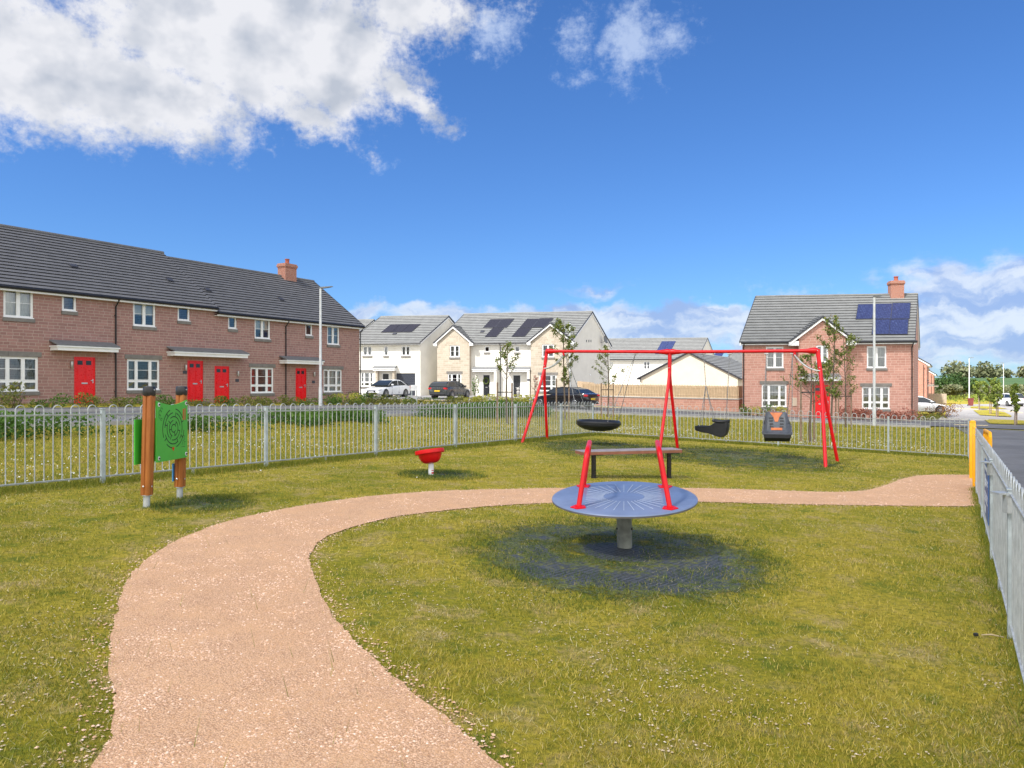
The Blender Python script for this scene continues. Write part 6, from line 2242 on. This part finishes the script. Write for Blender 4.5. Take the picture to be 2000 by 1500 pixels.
# a few tall seed stalks
Pn = scatter_fov(260, 2.6, 9, 1); Q = Pn[(Pn[:, 0] < RF(Pn[:, 1]))]
fastmesh('dry_grass', blades(Q, .13, .004, .5), 3, 'blade_dark', kind='stuff')


# pale chips and pebbles: on the path, spilt over its edge and in the worn turf
def chips(P, size, mat_, name):
    n = len(P); z = gvec(P[:, 0], P[:, 1])
    s_ = size * (.5 + rng.random(n))
    base_ = np.array([[-1, -.6, 0], [1, -.7, 0], [.8, .8, 0], [-.9, .6, 0], [0, 0, .75]])
    tris = [(0, 1, 4), (1, 2, 4), (2, 3, 4), (3, 0, 4)]
    a = rng.random(n) * 6.283; ca_, sa_ = np.cos(a), np.sin(a)
    jx = 1 + .5 * (rng.random((n, 5)) - .5); jy = 1 + .5 * (rng.random((n, 5)) - .5)
    bx_ = base_[None, :, 0] * jx * s_[:, None]; by_ = base_[None, :, 1] * jy * s_[:, None]; bz_ = base_[None, :, 2] * s_[:, None] * (.5 + .5 * rng.random(n))[:, None]
    X_ = P[:, 0][:, None] + bx_ * ca_[:, None] - by_ * sa_[:, None]; Y_ = P[:, 1][:, None] + bx_ * sa_[:, None] + by_ * ca_[:, None]; Z_ = z[:, None] + .008 + bz_
    V_ = np.stack([X_, Y_, Z_], 2)
    F_ = np.stack([V_[:, list(t3)] for t3 in tris], 1).reshape(-1, 3)
    return fastmesh(name, F_, 3, mat_, np.repeat(rng.random(n), 4), kind='stuff')


leafmat('chip', (.52, .30, .17), (.82, .57, .41), (.84, .70, .58), .9, 0.0)
leafmat('chip_pale', (.46, .36, .22), (.62, .50, .36), (.70, .64, .54), .9, 0.0)
Pn = scatter_fov(190000, 2.3, 15, .9)
ins_ = inside(Pn, PATH)
pt_ = vnoise(Pn[:, 0], Pn[:, 1], 3.3, 31) * .6 + vnoise(Pn[:, 0], Pn[:, 1], 9, 32) * .4
Q = Pn[ins_ & (pt_ + .35 * (rng.random(len(Pn)) - .5) > .56)]; chips(Q, .0068 + .0003 * Q[:, 1], 'chip', 'gravel_chips')
nq = 26000; Q2 = PATH[rng.integers(0, len(PATH), nq)] + rng.normal(size=(nq, 2)) * .075; Q2 = Q2[inside(Q2, PATH) | (rng.random(nq) < .35)]
Q2 = Q2[(Q2[:, 1] > 2.2) & (Q2[:, 1] < 16)]; chips(Q2, .0062, 'chip', 'gravel_chips')
Pn = scatter_fov(15000, 2.4, 11, 1.0)
left_near = (Pn[:, 0] < -.5) & (Pn[:, 1] < 6)
k_ = (~inside(Pn, PATH)) & (Pn[:, 0] < RF(Pn[:, 1])) & ((vnoise(Pn[:, 0], Pn[:, 1], 1.7, 41) * .6 + vnoise(Pn[:, 0], Pn[:, 1], 6, 47) * .4 > .655) | (left_near & (vnoise(Pn[:, 0], Pn[:, 1], 2.5, 43) > .55) & (rng.random(len(Pn)) < .8)))
for (mx_, my_, rx_, ry_) in MATR: k_ &= np.hypot((Pn[:, 0] - mx_) / rx_, (Pn[:, 1] - my_) / ry_) > .85
chips(Pn[k_], .0052, 'chip_pale', 'fallen_chips')

# daisies and clover heads in the outer grass
def flowers(P, r_, hmin, hmax, name='daisies'):
    n = len(P); z = gvec(P[:, 0], P[:, 1]) + hmin + (hmax - hmin) * rng.random(n)
    a0_ = rng.random(n) * 6.28; rr2 = r_ * (.6 + .8 * rng.random(n))
    nrm_ = rng.normal(size=(n, 3)) * .35 + np.array([0, -.35, 1]); nrm_ /= np.linalg.norm(nrm_, axis=1)[:, None]
    e1 = np.cross(nrm_, np.array([0, 1.0, 0])); e1 /= np.linalg.norm(e1, axis=1)[:, None]; e2 = np.cross(nrm_, e1)
    c_ = np.stack([P[:, 0], P[:, 1], z], 1)
    V_ = np.stack([c_ + (e1 * np.cos(a0_ + k * 1.0472)[:, None] + e2 * np.sin(a0_ + k * 1.0472)[:, None]) * rr2[:, None] for k in range(6)], 1).reshape(-1, 3)
    return fastmesh(name, V_, 6, 'daisy', kind='stuff')
n_ = 4200
yy = 6 + rng.random(n_) * 24; cc = -11.95 - rng.random(n_) ** 1.5 * 7.5
P_ = np.stack([cc + AX * yy, yy], 1)
k_ = (vnoise(P_[:, 0], P_[:, 1], .9, 51) * .6 + vnoise(P_[:, 0], P_[:, 1], 3.1, 52) * .4 > .50)
flowers(P_[k_], .0105, .04, .08)
n_ = 2000
kx = rng.random(n_); off = rng.random(n_) ** 1.4 * 7
bx_ = C1[0] + (C2[0] - C1[0]) * kx + .25 * off; by_ = C1[1] + (C2[1] - C1[1]) * kx + off
P_ = np.stack([bx_, by_], 1)
k_ = (vnoise(P_[:, 0], P_[:, 1], 1.1, 61) > .45) & (P_[:, 0] < RF(P_[:, 1]))
flowers(P_[k_], .012, .05, .10)
P_ = scatter_fov(16, 11, 18, 1); flowers(P_[(~inside(P_, PATH)) & (P_[:, 0] < RF(P_[:, 1]))], .009, .02, .04)


# ------------------------------------------------------------------ tall weeds beyond the left railings
def clump(P, r_, h, n_each, size, mat_, name, flat=.0, kind='stuff'):
    k = len(P)
    idx = np.repeat(np.arange(k), n_each); n = len(idx)
    q = rng.normal(size=(n, 2)) * .5; zz = rng.random(n) ** .8
    rr2 = (r_ if np.isscalar(r_) else r_[idx]); hh = (h if np.isscalar(h) else h[idx])
    P3_ = np.stack([P[idx, 0] + q[:, 0] * rr2 * (1.1 - .6 * zz), P[idx, 1] + q[:, 1] * rr2 * (1.1 - .6 * zz), gvec(P[idx, 0], P[idx, 1]) + zz * hh], 1)
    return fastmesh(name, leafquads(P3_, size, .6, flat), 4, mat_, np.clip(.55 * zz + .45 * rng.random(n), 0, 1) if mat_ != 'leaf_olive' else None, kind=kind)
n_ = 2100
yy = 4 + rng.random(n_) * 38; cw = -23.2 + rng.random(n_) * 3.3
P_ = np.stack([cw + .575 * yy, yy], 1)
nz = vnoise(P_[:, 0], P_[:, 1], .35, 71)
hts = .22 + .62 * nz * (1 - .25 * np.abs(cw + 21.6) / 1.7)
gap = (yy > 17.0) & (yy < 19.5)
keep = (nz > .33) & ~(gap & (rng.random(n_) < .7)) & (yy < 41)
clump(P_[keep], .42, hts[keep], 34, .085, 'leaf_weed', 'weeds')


# ------------------------------------------------------------------ shrubs
def shrub(name, label, x, y, r_, h, mat_, n=900, size=.07, group=None, cat='shrub', ry=None, stems=True):
    c = gz(x, y)
    th_ = thing(name, label, cat, c, group)
    ry = ry or r_
    k = max(5, int(n / 90))
    cen = rng.normal(size=(k, 3)) * np.array([r_ * .45, ry * .45, h * .2]) + np.array([0, 0, h * .52])
    idx = rng.integers(0, k, n)
    q = rng.normal(size=(n, 3)); q /= np.linalg.norm(q, axis=1)[:, None]; q *= (.55 + .45 * rng.random(n))[:, None] ** .5
    P3_ = cen[idx] + q * np.array([r_ * .42, ry * .42, h * .34])
    P3_[:, 2] = np.clip(P3_[:, 2], .02, h * 1.1)
    fastmesh('foliage', leafquads(P3_, size, .5), 4, mat_, parent=th_)
    if stems:
        mb = MB()
        for i in range(5):
            a = i * 1.26; mb.tube([c + Vector((0, 0, -.05)), c + Vector((math.cos(a) * r_ * .5, math.sin(a) * ry * .5, h * .7))], [.02, .008], 5)
        mb.build('stem', th_, 'bark')
    return th_


random.seed(21)
HG = 'shrubs in front of the red terrace'
SEEN = {}
for i in range(26):
    y = 24.0 + i * 1.12
    cc = -34.1 + random.uniform(-.2, .2) + .45
    px = CX + F * (cc + .575 * y) / y
    if px < -90: continue
    desc = {0: 'door', 1: 'window'}
    h = random.uniform(.45, .75) * (1.25 if px < 230 else .9)
    refs = [(95, 'window of the nearest terraced house'), (190, 'first red door'), (240, 'first black downpipe'), (330, 'second ground floor window'), (400, 'second red door'), (460, 'third red door'),
            (545, 'window with red curtains'), (575, 'second black downpipe'), (615, 'last red door'), (720, 'last ground floor window of the terrace')]
    rf_ = next((r_[1] for r_ in refs if px < r_[0]), 'end of the terrace')
    tone_ = random.choice(['leaf_olive', 'leaf_green', 'leaf_olive'])
    look = {'leaf_olive': 'bronze green', 'leaf_green': 'mid green'}[tone_]
    size_ = 'tall' if h > .72 else ('low' if h < .55 else 'rounded')
    lab_ = '%s %s shrub at the kerb before the %s' % (size_, look, rf_)
    SEEN[lab_] = SEEN.get(lab_, 0) + 1
    if SEEN[lab_] > 1: lab_ = ['', '', 'second ', 'third ', 'fourth ', 'fifth '][SEEN[lab_]] + lab_
    shrub('shrub', lab_, cc + .575 * y, y, random.uniform(.65, .85), h, tone_, 620, .085, HG, ry=.6)
p = G(672, 792); shrub('shrub', 'yellow green shrub in a pot near the end corner of the terrace', p.x, p.y, .8, .75, 'leaf_yellow', 600, .10)
p = G(700, 790); shrub('shrub', 'dark green low shrub by the terrace end', p.x, p.y, 1.2, .6, 'leaf_green', 600, .10)
p = G(725, 789); shrub('shrub', 'dark green shrub beside the white saloon', p.x, p.y, 1.3, .75, 'leaf_dark', 600, .10)
random.seed(4)
where = ['beside the grey hatchback', 'before the wreathed door', 'between the two black doors', 'before the second black door', 'by the downpipe of the cream pair', 'below the stone gable window', 'left of the black car', 'at the nose of the black car']
for i in range(8):
    px = 912 + i * 17.5
    p = G(px, 789 + random.uniform(-1, 1))
    shrub('shrub', 'yellow flowering hedge shrub ' + where[i], p.x, p.y, 1.0, .62, 'leaf_yellow', 380, .12, 'yellow hedge before the cream pair')
wr = ['below the far right window of the brick house', 'at the right corner of the brick house', 'right of its red door', 'beside the lamp post', 'under the right ground floor window']
for i in range(8):
    px = 1648 + i * 18.5
    k = (px - CX) / F; y = 48.9 - (px - 1648) * .011; 
    shrub('shrub', 'red leaved shrub, number %s from the red door along the brick house' % ['one', 'two', 'three', 'four', 'five', 'six', 'seven', 'eight'][i], k * y, y, .55, random.uniform(.65, 1.0), 'leaf_red', 330, .11, 'red leaved shrubs along the brick house')
for i in range(4):
    px = 1462 + i * 19; k = (px - CX) / F; y = 50.2
    shrub('shrub', 'pale green spiky shrub %s' % ['at the left corner of the brick house', 'left of the ground floor window', 'under the left ground floor window', 'between the left window and meter box'][i], k * y, y, .6, .7, 'leaf_yellow' if i % 2 else 'leaf_green', 300, .11, 'green shrubs at the brick house')
p = G(1844, 819); shrub('shrub', 'rust brown rounded shrub before the white car nose', p.x, p.y, 1.0, 1.0, 'leaf_brown', 900, .09)
p = G(1812, 822); shrub('shrub', 'low dark green and rust shrub left of the rounded brown one', p.x, p.y, 1.1, .5, 'leaf_olive', 600, .09)
p = G(927, 776); shrub('shrub', 'slim climbing plant beside the wreathed door', p.x, 67.5, .35, 1.9, 'leaf_green', 300, .14)


# ------------------------------------------------------------------ young staked trees
def young_tree(label, x, y, h, spread, nleaf, seed, stakes=((-.42, 1.5), (.42, 1.5)), trunk_h=.4, mat_='leaf_tree', lsz=.085, shape='open', bark_='bark', group='young staked street trees'):
    rs = np.random.default_rng(seed); rnd = random.Random(seed)
    c = gz(x, y)
    th_ = thing('young_tree', label, 'tree', c, group)
    mb = MB()
    pts = [c + Vector((0, 0, -.1))]
    lean = Vector((rnd.uniform(-.02, .02), 0, 0))
    for i in range(1, 9):
        k = i / 8; pts.append(c + Vector((lean.x * k * h + .03 * math.sin(k * 5 + seed), .02 * math.cos(k * 4), h * .97 * k)))
    mb.tube(pts, [.045 * (1 - .85 * (i / 8)) + .004 for i in range(9)], 7)
    mb.build('trunk', th_, bark_, smooth=True)
    mb = MB(); LP = []
    nb = 16 if shape != 'column' else 26
    for i in range(nb):
        k = trunk_h + (1 - trunk_h) * (i + rnd.random() * .6) / nb
        a = rnd.uniform(0, 6.283)
        if shape == 'open': ln = spread * (1 - .72 * (k - trunk_h) / (1 - trunk_h)) * rnd.uniform(.75, 1.15); rise = .75
        elif shape == 'vase': ln = spread * (.9 - .5 * (k - trunk_h) / (1 - trunk_h)) * rnd.uniform(.8, 1.2); rise = 1.15
        else: ln = spread * (.55 + .45 * math.sin(math.pi * (k - trunk_h) / (1 - trunk_h))) * rnd.uniform(.6, 1.1); rise = 1.0
        s0_ = c + Vector((lean.x * k * h, 0, h * k * .93))
        e_ = s0_ + Vector((math.cos(a) * ln, math.sin(a) * ln, ln * rise))
        m_ = s0_.lerp(e_, .5) + Vector((0, 0, -.05 * ln))
        mb.tube([s0_, m_, e_], [.011, .008, .004], 5, cap=False)
        for j in range(3):
            t0 = rnd.uniform(.35, .9); q0 = s0_.lerp(e_, t0); q1 = q0 + Vector((rnd.uniform(-1, 1), rnd.uniform(-1, 1), rnd.uniform(.1, 1))) * ln * .28
            mb.tube([q0, q1], [.005, .003], 4, cap=False); LP.append((q0, q1))
        LP.append((s0_.lerp(e_, .4), e_)); LP.append((s0_.lerp(e_, .7), e_))
    mb.build('branches', th_, bark_)
    n = nleaf
    ii = rs.integers(0, len(LP), n); tt = rs.random(n)[:, None]
    A_ = np.array([list(q[0]) for q in LP]); B_ = np.array([list(q[1]) for q in LP])
    P3_ = A_[ii] * (1 - tt) + B_[ii] * tt + rs.normal(size=(n, 3)) * .045
    P3_ -= np.array([c.x, c.y, c.z])
    fastmesh('crown', leafquads(P3_, lsz, .62), 4, mat_, parent=th_)
    for (dx, hs) in stakes:
        mb = MB(); mb.lathe([(.034, -.1), (.034, hs), (.02, hs + .02)], 8, 0, None, c + Vector((dx, .05, 0)))
        st_ = mb.build('stake', th_, 'stake_wood')
    if stakes:
        mb = MB(); hb = min(s_[1] for s_ in stakes) - .35
        mb.box(c + Vector(((stakes[0][0] + stakes[-1][0]) / 2, .02, hb)), (abs(stakes[-1][0] - stakes[0][0]), .012, .04)); mb.build('tie_strap', th_, 'upvc_black')
    return th_


young_tree('slim young tree between two stakes before the black doors, leaves mostly at its top', -.18, 30, 3.25, .62, 560, 3, ((-.40, 1.62), (.18, 1.6)), .55, shape='vase')
young_tree('tall leafy young tree left of the red swing frame top corner, before the cream gable', 2.42, 34.8, 4.75, .66, 2300, 8, ((-.38, 1.9), (.20, 1.85)), .33, shape='column')
young_tree('spreading sparse young tree seen through the basket swing bay', 5.15, 40.6, 3.9, 1.15, 760, 12, ((-.36, 1.8), (.28, 1.8)), .38, shape='open')
young_tree('sparse young tree between stakes close behind the right end of the swing frame', 9.85, 25.0, 3.05, .9, 760, 17, ((-.30, 2.0), (.14, 2.0)), .42, shape='open')
young_tree('tallest leafy young tree before the brick house, nearest its red door', 13.3, 31.5, 4.75, .8, 1900, 23, ((-.38, 1.9), (.18, 1.9)), .30, shape='column')
young_tree('leafy young tree before the brick house beside the lamp post', 16.6, 37.7, 4.6, .95, 1000, 31, ((-.34, 1.9), (.30, 1.9)), .28, shape='column')
for i, (px, py, pt, sp, nl, lb) in enumerate(((1912, 801, 742, .9, 900, 'bushy yellow green young tree nearest the red bin'), (1934, 810, 738, 1.0, 1200, 'bushy bright young tree in the middle verge, two pale stakes'), (1947, 815, 748, .7, 600, 'smaller bright young tree beside it on the middle verge'),
                                              (1983, 831, 741, .55, 700, 'narrow young tree with one pale stake at the near verge'))):
    p = G(px, py); h = (py - pt) / F * p.y
    t_ = young_tree(lb, p.x, p.y, h * .93, sp * (.75 if i < 3 else .45), nl, 40 + i, ((.12, h * .36),), .32, 'leaf_bright', .11 + .0012 * p.y, 'column', 'bark_pale', 'young trees on the side road verge')
# small cherry-like sapling in the front garden of the cream pair
p = G(1045, 789); young_tree('thin pinkish leaved sapling beside the second black door', p.x, p.y, 2.3, .4, 160, 77, (), .3, 'leaf_red', .10, 'open', group='saplings')


# ------------------------------------------------------------------ far trees and woodland
def big_tree(label, x, y, h, r_, mat_='leaf_dark', n=2600, size=.45, seed=0, group='trees at the foot of the field'):
    rs = np.random.default_rng(seed)
    c = gz(x, y)
    th_ = thing('tree', label, 'tree', c, group)
    mb = MB(); mb.tube([c + Vector((0, 0, -.3)), c + Vector((0, 0, h * .35)), c + Vector((.2, 0, h * .75))], [.28, .2, .06], 8)
    for i in range(6):
        a = i * 1.05 + seed; mb.tube([c + Vector((0, 0, h * .3)), c + Vector((math.cos(a) * r_ * .6, math.sin(a) * r_ * .6, h * .7))], [.12, .03], 6)
    mb.build('trunk', th_, 'bark')
    k = 22
    cen = rs.normal(size=(k, 3)); cen /= np.linalg.norm(cen, axis=1)[:, None]; cen *= rs.random((k, 1)) ** .4
    cen = cen * np.array([r_ * .72, r_ * .72, h * .30]) + np.array([0, 0, h * .60])
    idx = rs.integers(0, k, n); q = rs.normal(size=(n, 3)); q /= np.linalg.norm(q, axis=1)[:, None]
    P3_ = cen[idx] + q * (rs.random((n, 1)) ** .35) * np.array([r_ * .38, r_ * .38, h * .17])
    P3_[:, 2] = np.maximum(P3_[:, 2], .3)
    fastmesh('crown', leafquads(P3_, size, .7), 4, mat_, parent=th_)
    return th_


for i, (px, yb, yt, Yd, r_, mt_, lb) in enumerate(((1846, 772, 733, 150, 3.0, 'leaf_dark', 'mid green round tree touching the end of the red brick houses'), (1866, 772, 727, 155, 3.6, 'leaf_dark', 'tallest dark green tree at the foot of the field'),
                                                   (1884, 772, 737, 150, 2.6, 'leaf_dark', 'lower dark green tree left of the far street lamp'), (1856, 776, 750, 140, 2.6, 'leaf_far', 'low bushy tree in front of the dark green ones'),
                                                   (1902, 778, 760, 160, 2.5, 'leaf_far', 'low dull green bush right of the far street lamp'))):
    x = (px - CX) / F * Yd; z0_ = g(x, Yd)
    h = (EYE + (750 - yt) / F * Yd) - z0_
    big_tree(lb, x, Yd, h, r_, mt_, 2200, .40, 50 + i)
# hedge line along the field foot
n_ = 900
xx_ = 84 + rng.random(n_) * 90; P_ = np.stack([xx_, 158 + rng.random(n_) * 8], 1)
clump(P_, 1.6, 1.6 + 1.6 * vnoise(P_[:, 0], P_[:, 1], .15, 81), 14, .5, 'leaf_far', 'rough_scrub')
P_ = np.stack([70 + rng.random(1400) * 80, 112 + rng.random(1400) * 40], 1)
clump(P_, 1.0, .9, 8, .28, 'leaf_bright', 'rough_scrub')
# distant wood on the crest, one continuous mass
cw = []
for i in range(180):
    x = 200 + rng.random() * 330; y = 484 + rng.random() * 40
    h = 4.5 + 6.5 * rng.random() + (2.5 if x < 300 else 0); r_ = 3.0 + 3 * rng.random()
    n = 150
    q = rng.normal(size=(n, 3)); q /= np.linalg.norm(q, axis=1)[:, None]; q *= rng.random((n, 1)) ** .4
    p_ = q * np.array([r_, r_, h * .5]) + np.array([x, y, g(x, 499) + h * .5])
    cw.append(p_)
cw = np.concatenate(cw)
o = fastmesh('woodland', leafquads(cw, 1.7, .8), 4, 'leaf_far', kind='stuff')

# pale stone planter, number of small things by the doors
p = G(1012, 776)
th_ = thing('garden_statue', 'pale rounded garden ornament at the second black door', 'garden ornament', (p.x, 68.6, g(p.x, 68.6)))
c = Vector((p.x, 68.6, g(p.x, 68.6)))
mb = MB(); mb.lathe([(.16, 0), (.16, .08), (.10, .12), (.14, .35), (.17, .55), (.10, .66)], 14, 0, None, c); mb.build('base', th_, 'kerb_stone', smooth=True)
mb = MB(); mb.lathe([(.0, .64), (.13, .70), (.17, .80), (.13, .92), (.0, .97)], 14, 0, None, c, close=False); mb.build('ball', th_, 'kerb_stone', smooth=True)

# litter on the grass
p = G(1906, 1245); mb = MB(); mb.cbox(p + Vector((0, 0, .02)), (.028, .02, .02), .004); tagm(mb.build('rubber_scrap', None, 'rubber_black'), 'small black rubber scrap on the grass by the railings', 'litter')
p = G(1936, 1247); mb = MB(); mb.tube([p + Vector((-.06, .01, .02)), p + Vector((0, 0, .026)), p + Vector((.07, -.02, .015))], [.003, .006, .003], 6); tagm(mb.build('twig', None, 'chip_pale'), 'pale bent twig lying beside the black scrap', 'litter')
